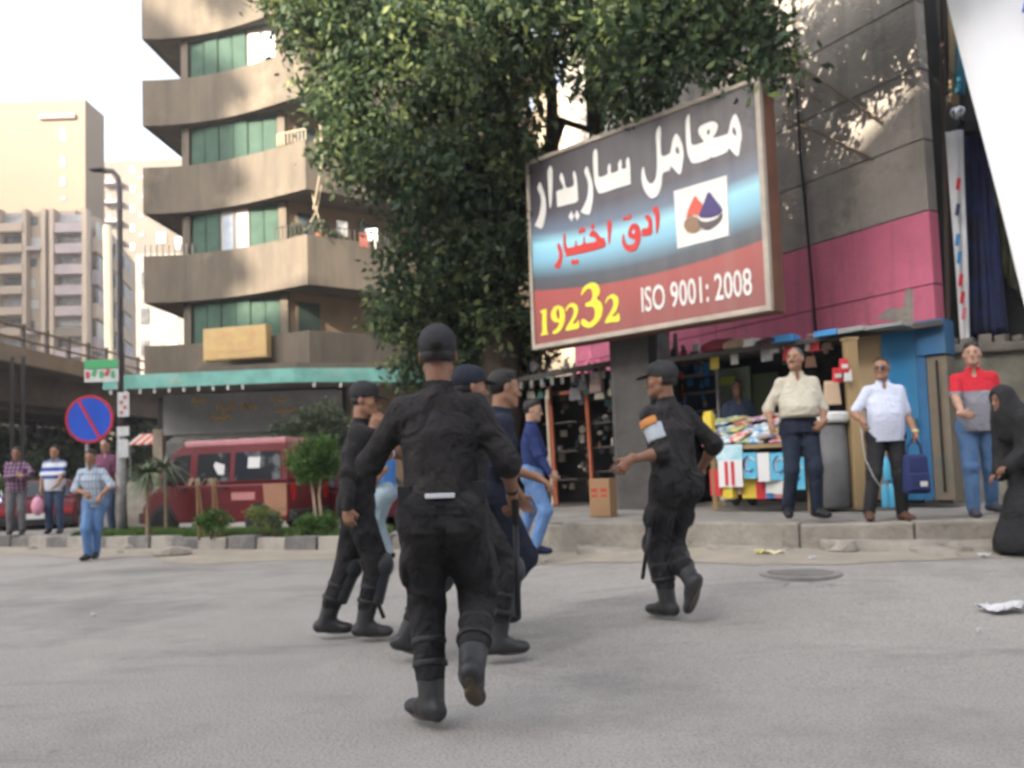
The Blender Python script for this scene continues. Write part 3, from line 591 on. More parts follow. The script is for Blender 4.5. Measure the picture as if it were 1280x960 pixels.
def smat():
    m = bpy.data.materials.new('billboard_print'); m.use_nodes = True; n = m.node_tree.nodes; L = m.node_tree.links; b = n['Principled BSDF']
    b.inputs['Roughness'].default_value = .42; b.inputs['Specular IOR Level'].default_value = .45
    tc = n.new('ShaderNodeTexCoord'); sx = n.new('ShaderNodeSeparateXYZ'); L.new(tc.outputs['Object'], sx.inputs[0])
    # height with a slight curve of the bands
    u = n.new('ShaderNodeMath'); u.operation = 'MULTIPLY_ADD'; u.inputs[1].default_value = 1 / SH; u.inputs[2].default_value = 0; L.new(sx.outputs[2], u.inputs[0])
    c = n.new('ShaderNodeMath'); c.operation = 'SUBTRACT'; c.inputs[1].default_value = SL_ * .52; L.new(sx.outputs[0], c.inputs[0])
    c2 = n.new('ShaderNodeMath'); c2.operation = 'MULTIPLY'; L.new(c.outputs[0], c2.inputs[0]); L.new(c.outputs[0], c2.inputs[1])
    c3 = n.new('ShaderNodeMath'); c3.operation = 'MULTIPLY_ADD'; c3.inputs[1].default_value = -.0135; L.new(c2.outputs[0], c3.inputs[0]); L.new(u.outputs[0], c3.inputs[2])
    r = n.new('ShaderNodeValToRGB'); L.new(c3.outputs[0], r.inputs[0]); e = r.color_ramp.elements
    e[0].position = 0; e[0].color = (.24, .045, .038, 1); e[1].position = 1; e[1].color = (.05, .043, .047, 1)
    for p, col in ((.255, (.38, .055, .045)), (.262, (.055, .05, .06)), (.32, (.06, .075, .1)), (.42, (.22, .5, .66)), (.5, (.33, .7, .85)), (.56, (.13, .18, .26)), (.66, (.065, .058, .075))):
        q = e.new(p); q.color = (*col, 1)
    # ageing and whitish sky reflection painted in towards the right end
    f = n.new('ShaderNodeMapRange'); f.inputs[1].default_value = 0; f.inputs[2].default_value = SL_; f.inputs[3].default_value = 0; f.inputs[4].default_value = .2; L.new(sx.outputs[0], f.inputs[0])
    nz = n.new('ShaderNodeTexNoise'); nz.inputs['Scale'].default_value = 1.4; nz.inputs['Detail'].default_value = 6; mp = n.new('ShaderNodeMapping'); mp.inputs['Scale'].default_value = (4, 1, .5); L.new(tc.outputs['Object'], mp.inputs[0]); L.new(mp.outputs[0], nz.inputs['Vector'])
    f2 = n.new('ShaderNodeMath'); f2.operation = 'MULTIPLY'; L.new(f.outputs[0], f2.inputs[0]); L.new(nz.outputs['Fac'], f2.inputs[1])
    f3 = n.new('ShaderNodeMath'); f3.operation = 'MULTIPLY'; f3.inputs[1].default_value = 1.7; L.new(f2.outputs[0], f3.inputs[0])
    mx = n.new('ShaderNodeMix'); mx.data_type = 'RGBA'; mx.inputs[7].default_value = (.42, .38, .35, 1); L.new(f3.outputs[0], mx.inputs[0]); L.new(r.outputs[0], mx.inputs[6])
    # dark noise blotches near the top edge
    n2 = n.new('ShaderNodeTexNoise'); n2.inputs['Scale'].default_value = 1.5; n2.inputs['Detail'].default_value = 7; n2.inputs['Roughness'].default_value = .7; L.new(tc.outputs['Object'], n2.inputs['Vector'])
    r2 = n.new('ShaderNodeMapRange'); r2.inputs[1].default_value = .55; r2.inputs[2].default_value = .72; L.new(n2.outputs['Fac'], r2.inputs[0])
    r4 = n.new('ShaderNodeMapRange'); r4.inputs[1].default_value = .62; r4.inputs[2].default_value = .8; L.new(u.outputs[0], r4.inputs[0])
    mm = n.new('ShaderNodeMath'); mm.operation = 'MULTIPLY'; L.new(r2.outputs[0], mm.inputs[0]); L.new(r4.outputs[0], mm.inputs[1])
    m5 = n.new('ShaderNodeMix'); m5.data_type = 'RGBA'; m5.inputs[7].default_value = (.03, .025, .025, 1); L.new(mm.outputs[0], m5.inputs[0]); L.new(mx.outputs[2], m5.inputs[6])
    L.new(m5.outputs[2], b.inputs['Base Color']); return m
bmats = smat()
mb = MB(); mb.box((SL_ / 2, .02, SH / 2), (SL_ - .1, .04, SH - .1)); face = mb.build('printed_face', bmats, bb, local=True)
sidem = M('billboard_rust_side', (.2, .085, .05), (.13, .06, .04), 2, .75, .3); fram = M('billboard_frame', (.5, .44, .36), (.35, .3, .25), 3, .6)
mb = MB(); mb.box((SL_ / 2, .23, SH / 2), (SL_ - .02, .36, SH - .02)); mb.build('casing', sidem, bb, local=True, bevel=.01)
for c, d in (((SL_ / 2, .02, .03), (SL_, .09, .07)), ((SL_ / 2, .02, SH - .03), (SL_, .09, .06)), ((.03, .02, SH / 2), (.06, .092, SH - .12)), ((SL_ - .03, .02, SH / 2), (.07, .092, SH - .12))):
    mb = MB(); mb.box(c, d); mb.build('frame_bar', fram, bb, local=True, bevel=.008)
def glyph(name, P, mat, zoom, org_, holes=(), y=-.004, smooth=True, th=.006, parent=None):
    def cv(Q):
        Q = [sp(org_[0] + a / zoom, org_[1] + b / zoom) for a, b in Q]
        return catmull(Q, 4) if smooth else Q
    loops = [cv(P)] + [cv(h) for h in holes]
    tri = geometry.tessellate_polygon([[Vector((a, b, 0)) for a, b in l] for l in loops])
    flat = [p for l in loops for p in l]; n = len(flat)
    vs = [(a, y - th, b) for a, b in flat] + [(a, y, b) for a, b in flat]
    fs = [tuple(t) for t in tri]; k = 0
    for l in loops:
        m = len(l)
        for i in range(m): fs.append((k + i, k + (i + 1) % m, n + k + (i + 1) % m, n + k + i))
        k += m
    mb = MB(); mb.add(vs, fs); return mb.build(name, mat, parent or bb, local=True)
lw = M('white_letter', (.78, .77, .74), (.7, .68, .64), 3, .5); lr = M('red_letter', (.62, .035, .03), (.58, .06, .045), 3, .5); ly = M('yellow_letter', (.85, .75, .06), rough=.5)
z1o = (660, 160); q = 960 / 140
for P in ([(105,465),(85,520),(110,580),(115,650),(95,760),(65,830),(85,850),(125,858),(150,770),(158,680),(150,590),(125,510)],
          [(195,325),(172,375),(175,480),(180,600),(192,690),(205,640),(212,540),(213,430),(210,360)],
          [(290,385),(275,435),(305,500),(300,525),(250,545),(250,600),(254,668),(265,676),(350,655),(425,630),(430,560),(418,420),(402,370),(388,400),(395,490),(330,512),(312,440)],
          [(508,330),(487,375),(510,440),(520,500),(510,600),(470,690),(458,722),(525,742),(548,680),(560,600),(560,500),(545,430),(525,370)],
          [(585,180),(562,225),(565,370),(575,470),(595,530),(625,562),(750,522),(878,483),(884,470),(882,380),(875,290),(862,250),(842,290),(845,340),(808,350),(805,300),(797,270),(775,310),(775,365),(715,385),(712,340),(703,305),(685,340),(683,395),(615,420),(603,370),(600,230)]):
    glyph('white_letter', P, lw, q, z1o)
for P in ([(375,715),(350,760),(378,803),(398,760)], [(422,705),(403,750),(425,793),(447,750)]): glyph('letter_dot', P, lw, q, z1o, smooth=False)
z2o = (790, 120)
glyph('white_letter', [(240,258),(210,320),(215,450),(218,600),(205,710),(165,752),(130,720),(112,660),(100,607),(85,660),(88,740),(110,810),(150,865),(180,878),(225,850),(255,770),(268,665),(325,640),(340,605),(415,675),(440,560),(445,480),(425,390),(385,325),(355,370),(335,470),(325,495),(258,512),(248,400),(250,310)], lw, q, z2o, [[(385,435),(375,475),(400,500),(408,480),(400,445)]])
glyph('white_letter', [(493,155),(465,210),(465,340),(475,470),(495,535),(535,580),(665,540),(675,510),(700,530),(820,480),(832,448),(910,518),(935,400),(943,340),(925,230),(888,155),(850,220),(830,310),(810,330),(700,360),(725,310),(738,250),(700,220),(640,235),(585,265),(572,310),(590,350),(615,385),(605,400),(520,420),(505,340),(500,220)], lw, q, z2o, [[(875,265),(862,310),(893,345),(896,310)], [(655,285),(645,320),(660,335),(672,305)]])
z3o = (680, 250)
for P, H in (([(150,430),(135,465),(155,540),(145,600),(108,655),(120,680),(160,680),(185,600),(190,540),(175,480)], []),
    ([(210,325),(197,380),(200,480),(225,555),(250,560),(590,478),(608,400),(605,380),(570,375),(520,320),(490,305),(462,335),(460,365),(500,372),(525,395),(510,418),(418,430),(412,370),(398,380),(390,440),(332,455),(328,410),(315,415),(308,465),(240,478),(222,440),(218,370)], []),
    ([(655,200),(635,240),(642,330),(648,430),(660,435),(670,340),(678,240)], []),
    ([(905,235),(865,260),(845,320),(850,370),(890,390),(915,400),(900,435),(855,450),(815,420),(800,340),(783,390),(790,450),(820,500),(870,520),(920,500),(955,440),(970,380),(960,290),(940,250)], [[(898,285),(880,320),(900,340),(912,320)]]),
    ([(1040,150),(1010,170),(1045,220),(1040,280),(990,285),(980,330),(985,362),(1075,345),(1085,290),(1082,200)], []),
    ([(1125,60),(1090,100),(1115,160),(1120,250),(1125,335),(1145,300),(1160,200),(1155,120)], [])): glyph('red_letter', P, lr, 8, z3o, H)
for P in ([(345,320),(365,290),(385,270),(400,285),(420,290),(415,320),(385,320),(360,342)], [(490,235),(470,272),(490,300),(512,268)], [(270,620),(295,590),(310,605),(335,588),(355,615),(335,645),(310,640),(290,652)], [(790,185),(820,165),(840,175),(855,140),(880,155),(870,190),(845,200),(825,195),(805,215)]): glyph('letter_dot', P, lr, 8, z3o, smooth=False)
z4o = (830, 210); q4 = 873 / 100
glyph('emblem_panel', [(110,255),(690,80),(715,740),(150,885)], lw, q4, z4o, smooth=False)
glyph('red_drop', [(345,310),(385,355),(425,395),(410,460),(390,520),(330,510),(255,545),(268,470),(300,390)], M('emblem_red', (.65, .14, .1)), q4, z4o, y=-.012)
glyph('blue_drop', [(495,265),(560,340),(628,430),(635,480),(560,530),(470,545),(392,530),(420,440),(455,350)], M('emblem_blue', (.1, .08, .2)), q4, z4o, y=-.014)
glyph('tan_disc', [(320 + 95 * math.cos(t), 622 + 92 * math.sin(t)) for t in np.linspace(0, 2 * PI, 12, endpoint=False)], M('emblem_tan', (.3, .2, .13)), q4, z4o, y=-.012)
glyph('grey_bowl', [(385,580),(470,592),(570,560),(638,500),(632,560),(570,630),(490,675),(430,665),(395,640)], M('emblem_grey', (.14, .12, .12)), q4, z4o, y=-.014)
z5o = (660, 330); q5 = 1222 / 140
glyph('yellow_digit', [(135,520),(165,500),(195,490),(205,500),(207,620),(210,740),(228,765),(185,772),(140,780),(160,745),(160,650),(160,545)], ly, q5, z5o)
glyph('yellow_digit', [(335,455),(285,475),(255,540),(262,600),(300,635),(345,640),(320,700),(275,740),(285,765),(330,750),(375,700),(405,620),(405,540),(385,480)], ly, q5, z5o, [[(325,490),(310,540),(325,590),(345,600),(350,540),(342,500)]])
glyph('yellow_digit', [(415,500),(440,450),(490,425),(540,455),(550,510),(530,580),(490,650),(535,640),(550,610),(562,650),(555,700),(490,718),(420,728),(425,690),(480,600),(505,530),(495,480),(465,470),(440,490),(425,520)], ly, q5, z5o)
glyph('yellow_digit', [(590,345),(590,300),(625,240),(690,205),(750,215),(785,270),(780,330),(750,375),(800,420),(818,490),(800,580),(750,650),(680,695),(610,680),(582,640),(600,600),(640,620),(670,640),(720,600),(735,530),(715,470),(640,465),(635,430),(690,400),(710,340),(700,285),(665,270),(625,300)], ly, q5, z5o)
glyph('yellow_digit', [(848,420),(870,365),(930,330),(985,365),(990,430),(965,510),(920,570),(965,565),(985,535),(1005,570),(995,625),(920,635),(848,645),(855,605),(900,530),(935,450),(930,390),(900,375),(870,400),(855,430)], ly, q5, z5o)
fc = bpy.data.curves.new('print_line', 'FONT'); fc.body = 'ISO 9001: 2008'; fc.size = 1; fc.extrude = .004; fc.offset = .012; fc.resolution_u = 3
fo_ = bpy.data.objects.new('print_line', fc); COL.objects.link(fo_); bpy.context.view_layer.update()
me = bpy.data.meshes.new_from_object(fo_); bpy.data.objects.remove(fo_)
co = np.array([v.co[:] for v in me.vertices]); mn, mxx = co.min(0), co.max(0)
A_, B_, C_ = sp(803, 391), sp(941, 369), sp(803, 361)
for v in me.vertices:
    tx = (v.co.x - mn[0]) / (mxx[0] - mn[0]); tz = (v.co.y - mn[1]) / (mxx[1] - mn[1])
    v.co = (A_[0] + (B_[0] - A_[0]) * tx, -.006 - v.co.z, A_[1] + (B_[1] - A_[1]) * tx + (C_[1] - A_[1]) * 1.06 * tz)
me.materials.clear(); me.materials.append(lw); o = bpy.data.objects.new('white_lettering', me); COL.objects.link(o); o.parent = bb
# legs of the billboard
for s in (.3, .52):
    p = SR + SD * (Ls * (1 - s)) - SNn * .6
    mb = MB(); mb.box((p.x, p.y, (Z0 + .5) / 2 + .02), (.16, .16, Z0 - .46)); mb.build('post', metalg, bb)
# ================================================================== kiosk row
FL = Vector((4.6, 10.5)); FD = Vector((-1.09, 1)).normalized(); FN = Vector((-FD.y, FD.x)); FN = FN if FN.y < 0 else -FN
def F(px, o=0.0):
    a = FL + FN * o; k = (px - 640) / FPX; t = (k * a.y - a.x) / (FD.x - k * FD.y); p = a + FD * t; return (p.x, p.y)
def Fz(px, py, o=0.0): p = F(px, o); return at(px, py, p[1]).z
def Fp(px, py, o=0.0): p = F(px, o); return Vector((p[0], p[1], at(px, py, p[1]).z))
def fslab(px0, px1, y0, y1, o, mat, name, par, th=.04, flat=None, **k):
    a, b = F(px0, o), F(px1, o); za = at(px0, y1, a[1]).z; zt = at(px0, y0, a[1]).z
    mb = MB(); mb.wall(a, b, za, zt, -th if False else th); return mb.build(name, mat, par, **k)
FRZ = math.atan2(-FD.y, -FD.x)
orange = M('orange_pole', (.42, .12, .05), (.3, .09, .05), 3, .6); woodt = M('tan_wood', (.36, .26, .13), (.27, .19, .1), 2.5, .8, .3, stretch=(1, 1, .2)); bluep = M('blue_paint', (.03, .14, .3), (.03, .1, .22), 1.6, .6, .3, streak=(.08, .12, .15), third=(.1, .2, .28), tmid=(.62, .8)); roofm = M('stall_roof', (.06, .055, .05), (.1, .09, .08), 3, .9, .4)
_o = ['first', 'second', 'third', 'fourth', 'fifth', 'sixth', 'seventh', 'eighth', 'ninth']
ORD = _o + ['tenth', 'eleventh', 'twelfth', 'thirteenth', 'fourteenth', 'fifteenth', 'sixteenth', 'seventeenth', 'eighteenth', 'nineteenth']
for a_, b_ in (('twentieth', 'twenty-'), ('thirtieth', 'thirty-'), ('fortieth', 'forty-')): ORD += [a_] + [b_ + q_ for q_ in _o]
def goods(n, region, label, group, cat, o, mats, kinds, par=None, seed=1, szr=(.05, .12)):
    r = random.Random(seed); x0, y0, x1, y1 = region; xs_ = sorted(r.uniform(x0, x1) for _ in range(n))
    bank = {}
    for kd in kinds:
        for mt in mats:
            mb = MB()
            if kd == 'box': mb.box((0, 0, .5), (.8, .5, 1))
            elif kd == 'bottle': mb.lathe((0, 0, 0), [(.26, 0), (.28, .1), (.28, .6), (.1, .78), (.1, 1)], 10)
            elif kd == 'bag': mb.box((0, 0, .35), (.9, .3, .7), taper=.75); mb.tube([(-.25, 0, .7), (-.2, 0, .95), (.2, 0, .95), (.25, 0, .7)], .03, 5)
            elif kd == 'shoe': mb.ell((0, -.1, .2), (.22, .5, .2), 8, 5); mb.ell((0, .22, .38), (.2, .24, .3), 8, 5)
            elif kd == 'strip': mb.box((0, 0, .5), (.35, .08, 1)); mb.box((0, -.03, .2), (.45, .1, .3))
            elif kd == 'round': mb.lathe((0, 0, .5), [(.02, -.1), (.42, -.06), (.45, 0), (.42, .06), (.02, .1)], 12, 'Y')
            ob = mb.build(kd, mt); bank[(kd, mt.name)] = ob.data; bpy.data.objects.remove(ob)
    keys = list(bank)
    for i in range(n):
        px, py = xs_[i], r.uniform(y0, y1); oo = o + r.uniform(-.06, .03); p = Fp(px, py, oo); s = r.uniform(*szr); kd = r.choice(keys)
        ob = bpy.data.objects.new({'strip': 'hanging_strip', 'round': 'wall_clock', 'box': 'boxed_item', 'bag': 'handbag', 'bottle': 'bottle', 'shoe': 'shoe'}[kd[0]], bank[kd]); COL.objects.link(ob)
        ob.location = p; ob.rotation_euler = (0, 0, FRZ + r.uniform(-.5, .5)); ob.scale = (s * 1.3, s, s * r.uniform(1, 1.9)); cl = kd[1].split('_')[-1]; tag(ob, '%s %s %s, %s from left' % (cl.replace('tealgreen', 'dull green'), {'strip': 'hanging pack', 'round': 'round clock', 'box': 'boxed item', 'bag': 'bag', 'bottle': 'bottle', 'shoe': 'shoe'}[kd[0]], label, ORD[i]), cat, group)
# --- left kiosk
k1 = thing('goods_kiosk', (*F(710, -.3), .55), 'dark open kiosk hung with small goods under the left end of the billboard', 'kiosk')
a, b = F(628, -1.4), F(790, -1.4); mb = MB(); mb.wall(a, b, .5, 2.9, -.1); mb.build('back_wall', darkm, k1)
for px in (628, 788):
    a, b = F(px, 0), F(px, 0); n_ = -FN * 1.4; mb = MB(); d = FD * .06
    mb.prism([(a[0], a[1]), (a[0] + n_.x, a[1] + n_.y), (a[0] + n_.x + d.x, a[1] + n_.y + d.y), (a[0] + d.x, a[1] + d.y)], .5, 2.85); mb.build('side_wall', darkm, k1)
mb = MB(); a, b = F(622, .55), F(792, .45); c, d = F(792, -1.5), F(622, -1.5)
mb.hull8([(*a, 2.62), (*b, 2.72), (*c, 3.0), (*d, 3.0), (*a, 2.7), (*b, 2.8), (*c, 3.08), (*d, 3.08)]); mb.build('roof', roofm, k1)
for px in range(640, 790, 13):
    a = F(px, .5); mb = MB(); mb.box((a[0], a[1], 2.58), (.05, .05, .12)); mb.build('roof_fringe', M('pale_fringe', (.3, .29, .27)), k1)
for px in (692, 738): 
    p = F(px, .15); mb = MB(); mb.tube([(p[0], p[1], .58), (p[0] - .05, p[1], 2.55)], .035, 8); mb.build('orange_pole', orange, k1)
p = F(687, .16); mb = MB(); mb.tube([(p[0], p[1], .58), (p[0] - .04, p[1], 2.4)], .02, 8); mb.build('pale_pole', M('pale_pole_paint', (.6, .55, .45)), k1)
for (xa, xb, ya) in ((695, 736, 492), (746, 784, 500), (746, 784, 530), (746, 784, 560), (746, 784, 590), (695, 736, 530), (695, 736, 565), (695, 736, 600)):
    p, q_ = F(xa, -.25), F(xb, -.25); z = Fz((xa + xb) / 2, ya, -.25); mb = MB(); mb.wall(p, q_, z, z + .025, -.35); mb.build('shelf', M('dark_shelf', (.07, .06, .055)), k1)
p, q_ = F(700, .2), F(735, .2); mb = MB(); mb.wall(p, q_, Fz(715, 492, .2), Fz(715, 492, .2) + .05, .04); mb.build('cross_bar', orange, k1)
gm = [M('goods_black', (.03, .03, .035), rough=.4), M('goods_brown', (.12, .06, .04), rough=.5), M('goods_grey', (.2, .2, .22), rough=.4), M('goods_cream', (.5, .46, .38), rough=.6), M('goods_tealgreen', (.08, .2, .18), rough=.5)]
goods(46, (746, 495, 783, 615), 'on the right rack of the kiosk', 'small goods on the right rack of the kiosk', 'goods', -.2, gm, ['box', 'bottle', 'round', 'shoe'], seed=3, szr=(.06, .13))
goods(26, (697, 495, 735, 612), 'between the orange poles', 'small goods between the orange poles', 'goods', -.2, gm[:3] + gm[3:4], ['box', 'shoe', 'round'], seed=4, szr=(.06, .12))
goods(36, (648, 458, 782, 500), 'under the left kiosk roof', 'goods hung under the kiosk roof', 'goods', .3, gm, ['strip', 'bag', 'strip'], seed=5, szr=(.1, .17))
goods(9, (655, 545, 690, 610), 'left of the orange poles', 'goods left of the orange poles', 'goods', -.1, gm, ['box', 'bag'], seed=6, szr=(.09, .14))
# poster with a seated figure shape, big hanging bag
p = Fp(748, 490, .35); hb = thing('hanging_bag', p, 'pale brown square bag hanging under the kiosk roof, the largest there', 'bag', rz=FRZ)
MB().box((0, 0, .15), (.24, .1, .32), taper=.9).build('bag_body', M('taupe_fabric', (.3, .22, .2), rough=.8), hb, local=True, bevel=.02)
MB().tube([(-.07, 0, .3), (-.05, 0, .44), (.05, 0, .44), (.07, 0, .3)], .01, 6).build('handle', M('taupe_fabric', (.3, .22, .2)), hb, local=True)
# cardboard box
p = at(755, 643, 11.0); cb = thing('cardboard_box', (p.x, p.y, PZ(.2) + .008), 'brown upright cardboard box with red print on the pavement edge', 'box', rz=math.radians(-28))
card = M('cardboard', (.33, .2, .11), (.28, .17, .09), 2, .85)
MB().box((0, 0, .245), (.28, .26, .49)).build('carton', card, cb, local=True, bevel=.006)
for x, z, ww, hh in ((-.07, .34, .09, .05), (.06, .34, .09, .05), (-.07, .27, .09, .03), (.06, .27, .08, .03)):
    MB().box((x, -.1315, z), (ww, .002, hh)).build('printed_mark', M('red_print', (.42, .06, .04)), cb, local=True)
MB().box((-.141, 0, .3), (.002, .1, .1)).build('printed_mark', M('red_print', (.42, .06, .04)), cb, local=True)
MB().box((0, 0, .4905), (.005, .26, .002)).build('tape', M('tape', (.45, .35, .2)), cb, local=True)
# --- concrete pier between the kiosks with torn bills
pier = thing('concrete_pier', (*F(812, .1), .55), 'grey concrete pier between the two kiosks with torn white bills', 'pier')
a, b = F(790, .25), F(838, .25); mb = MB(); mb.wall(a, b, .5, 3.05, -.5); mb.build('pier_body', M('pier_concrete', (.085, .082, .077), (.055, .053, .05), 2.4, .9, .5, 15), pier)
for px, py, w_, h_ in ((797, 478, .09, .25), (802, 500, .1, .2), (798, 523, .09, .16), (806, 470, .1, .12), (812, 575, .11, .32), (800, 545, .06, .12), (806, 592, .08, .16), (828, 470, .1, .08), (793, 590, .04, .1), (808, 488, .12, .15)):
    p = Fp(px, py, .262); r = random.Random(px * py); n = 9
    P = [(w_ / 2 * math.cos(t) * r.uniform(.6, 1.2), h_ / 2 * math.sin(t) * r.uniform(.6, 1.2)) for t in np.linspace(0, 2 * PI, n, endpoint=False)]
    ex = -FD; vs = [Vector((p.x + ex.x * u, p.y + ex.y * u, p.z + v)) for u, v in P]; mb = MB(); mb.add(vs + [v - Vector((FN.x, FN.y, 0)) * .01 for v in vs], [tuple(range(n))] + [(i, (i + 1) % n, n + (i + 1) % n, n + i) for i in range(n)])
    mb.build('torn_bill', M('torn_paper', (.6, .6, .57), (.4, .4, .38), 6, .8), pier)
a, b = F(788, .2), F(842, .2); mb = MB(); mb.wall(a, b, 3.055, 3.12, -.6); mb.build('lintel_slab', M('pier_concrete', (.085, .082, .077)), pier)
# --- right kiosk : newspaper stall
k2 = thing('news_stall', (*F(960, -.3), .55), 'dark newspaper and snack stall with flat roof behind the man in the cream shirt', 'kiosk')
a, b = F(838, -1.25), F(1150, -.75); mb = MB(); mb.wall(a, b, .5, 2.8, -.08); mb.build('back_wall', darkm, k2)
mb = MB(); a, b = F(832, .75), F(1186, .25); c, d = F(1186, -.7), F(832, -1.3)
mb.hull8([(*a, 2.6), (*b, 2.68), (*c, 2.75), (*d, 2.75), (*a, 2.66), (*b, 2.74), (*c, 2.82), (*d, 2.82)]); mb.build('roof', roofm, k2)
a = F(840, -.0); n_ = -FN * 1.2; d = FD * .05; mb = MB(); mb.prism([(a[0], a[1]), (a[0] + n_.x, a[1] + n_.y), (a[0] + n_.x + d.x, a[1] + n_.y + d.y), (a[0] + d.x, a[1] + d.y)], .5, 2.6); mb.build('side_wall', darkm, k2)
nb = M('navy_cabinet', (.03, .05, .12), (.02, .04, .09), 3, .6)
def cab(px0, px1, y0, y1, o, mat, name, th=.03, par=k2, **kk): return fslab(px0, px1, y0, y1, o, mat, name, par, th, **kk)
cab(850, 898, 445, 545, -.5, nb, 'shelf_cabinet', .3)
cab(902, 940, 462, 545, -.45, M('pale_green_panel', (.3, .36, .26), (.22, .28, .2), 3, .7), 'display_panel', .05)
cab(942, 975, 468, 530, -.5, M('olive_panel', (.1, .13, .07), rough=.8), 'display_panel', .05)
for y in (470, 492, 515): cab(850, 900, y, y + 2, -.3, M('steel_shelf', (.3, .31, .33), rough=.5), 'shelf', .25)
p = F(899, -.1); mb = MB(); mb.box((p[0], p[1], 1.6), (.04, .04, 2.1)); mb.build('frame_post', M('steel_post', (.4, .4, .4)), k2)
col6 = [M('pack_red', (.55, .04, .05), rough=.5), M('pack_yellow', (.65, .5, .06), rough=.5), M('pack_blue', (.05, .25, .55), rough=.5), M('pack_white', (.65, .65, .63), rough=.5), M('pack_green', (.12, .3, .12), rough=.5), M('pack_pink', (.6, .2, .25), rough=.5), M('pack_tan', (.4, .28, .18), rough=.6), M('pack_navy', (.04, .05, .12), rough=.5)]
goods(22, (852, 448, 896, 530), 'on the navy shelves', 'packets on the navy shelves', 'packet', -.28, [col6[i] for i in (3, 6, 7, 0, 2)], ['box', 'bottle'], seed=11, szr=(.07, .12))
goods(26, (845, 432, 1058, 462), 'under the news stall roof', 'goods hung under the stall roof', 'goods', .35, [gm[0], gm[1], gm[2], col6[3], gm[0], col6[0]], ['strip', 'bag'], seed=12, szr=(.09, .15))
# hanging sheet, yellow packs
for px, y0, y1, wd_, mt, lab in ((963, 427, 452, 14, M('printed_sheet', (.35, .36, .38), (.6, .6, .6), 14, .8), 'grey printed sheet hanging under the stall roof'), (922, 438, 456, 9, col6[3], 'narrow white sheet hanging left of the grey one'), (897, 440, 462, 11, col6[1], 'yellow packet strip hanging under the stall roof'), (912, 472, 482, 18, M('lime_box', (.5, .6, .1)), 'lime yellow packet lying on top of the pale panel')):
    o = cab(px - wd_ / 2, px + wd_ / 2, y0, y1, .38 if y0 < 460 else -.3, mt, 'hanging_sheet', .012, None); tag(o, lab, 'sheet')
# magazine table
tb = thing('display_table', (*F(935, .7), .56), 'long low display table covered in colourful magazines in front of the stall', 'table')
z_t = Fz(935, 556, 1.0)
def ftable(px0, px1, o0, o1, z0, z1, mat, name, par): a, b, c, d = F(px0, o1), F(px1, o1), F(px1, o0), F(px0, o0); mb = MB(); mb.prism([a, b, c, d], z0, z1); return mb.build(name, mat, par)
ftable(885, 1012, .45, 1.1, z_t - .05, z_t, woodt, 'tabletop', tb)
for px, o in ((889, 1.05), (1008, 1.05), (896, .5), (1010, .5)): p = F(px, o); bx('leg', (p[0], p[1], (z_t + .56) / 2 - .02), (.05, .05, z_t - .6), woodt, tb)
r = random.Random(21)
mm_ = MB().box((0, 0, 0), (.24, .3, .02)); 
def magmat(i):
    nme = 'magazine_cover_%d' % i
    base = [(.6, .1, .1), (.7, .6, .5), (.12, .35, .6), (.65, .65, .62), (.7, .5, .08), (.5, .15, .25), (.25, .4, .3), (.55, .35, .2)][i]
    alt = [(.7, .6, .5), (.5, .08, .08), (.7, .7, .65), (.1, .1, .3), (.6, .1, .1), (.7, .65, .6), (.7, .6, .2), (.1, .25, .5)][i]
    return M(nme, base, alt, 9, .4, mid=(.48, .52), detail=2)
mgs = []
for i in range(8):
    o = MB().box((0, 0, 0), (.23, .29, .018)).build('magazine', magmat(i)); mgs.append(o.data); bpy.data.objects.remove(o)
rows_ = [(.55, 0.02, .30), (.75, .0, .16), (.98, -.02, .04)]
nmag = 0
for ri, (o_, _, dz) in enumerate(rows_):
    for i in range(9):
        px = 893 + i * 13.5 + r.uniform(-3, 3)
        p = F(px, o_); ob = bpy.data.objects.new('magazine', mgs[r.randrange(8)]); COL.objects.link(ob)
        ob.location = (p[0], p[1], z_t + dz + .03 + i % 3 * .02); ob.rotation_euler = (math.radians(r.uniform(12, 30)), r.uniform(-.08, .08), FRZ + r.uniform(-.35, .35))
        tag(ob, '%s magazine from the left in the %s row of the display table' % (ORD[i], ('back', 'middle', 'front')[ri]), 'magazine', 'magazines in the %s row of the display table' % ('back', 'middle', 'front')[ri])
for ri, dz in ((0, .28), (1, .14)): ftable(890, 1008, rows_[ri][0] - .12, rows_[ri][0] + .12, z_t + .002, z_t + dz - .03, M('news_stack', (.5, .45, .36), (.3, .2, .2), 12, .8), 'newspaper_stack', tb)
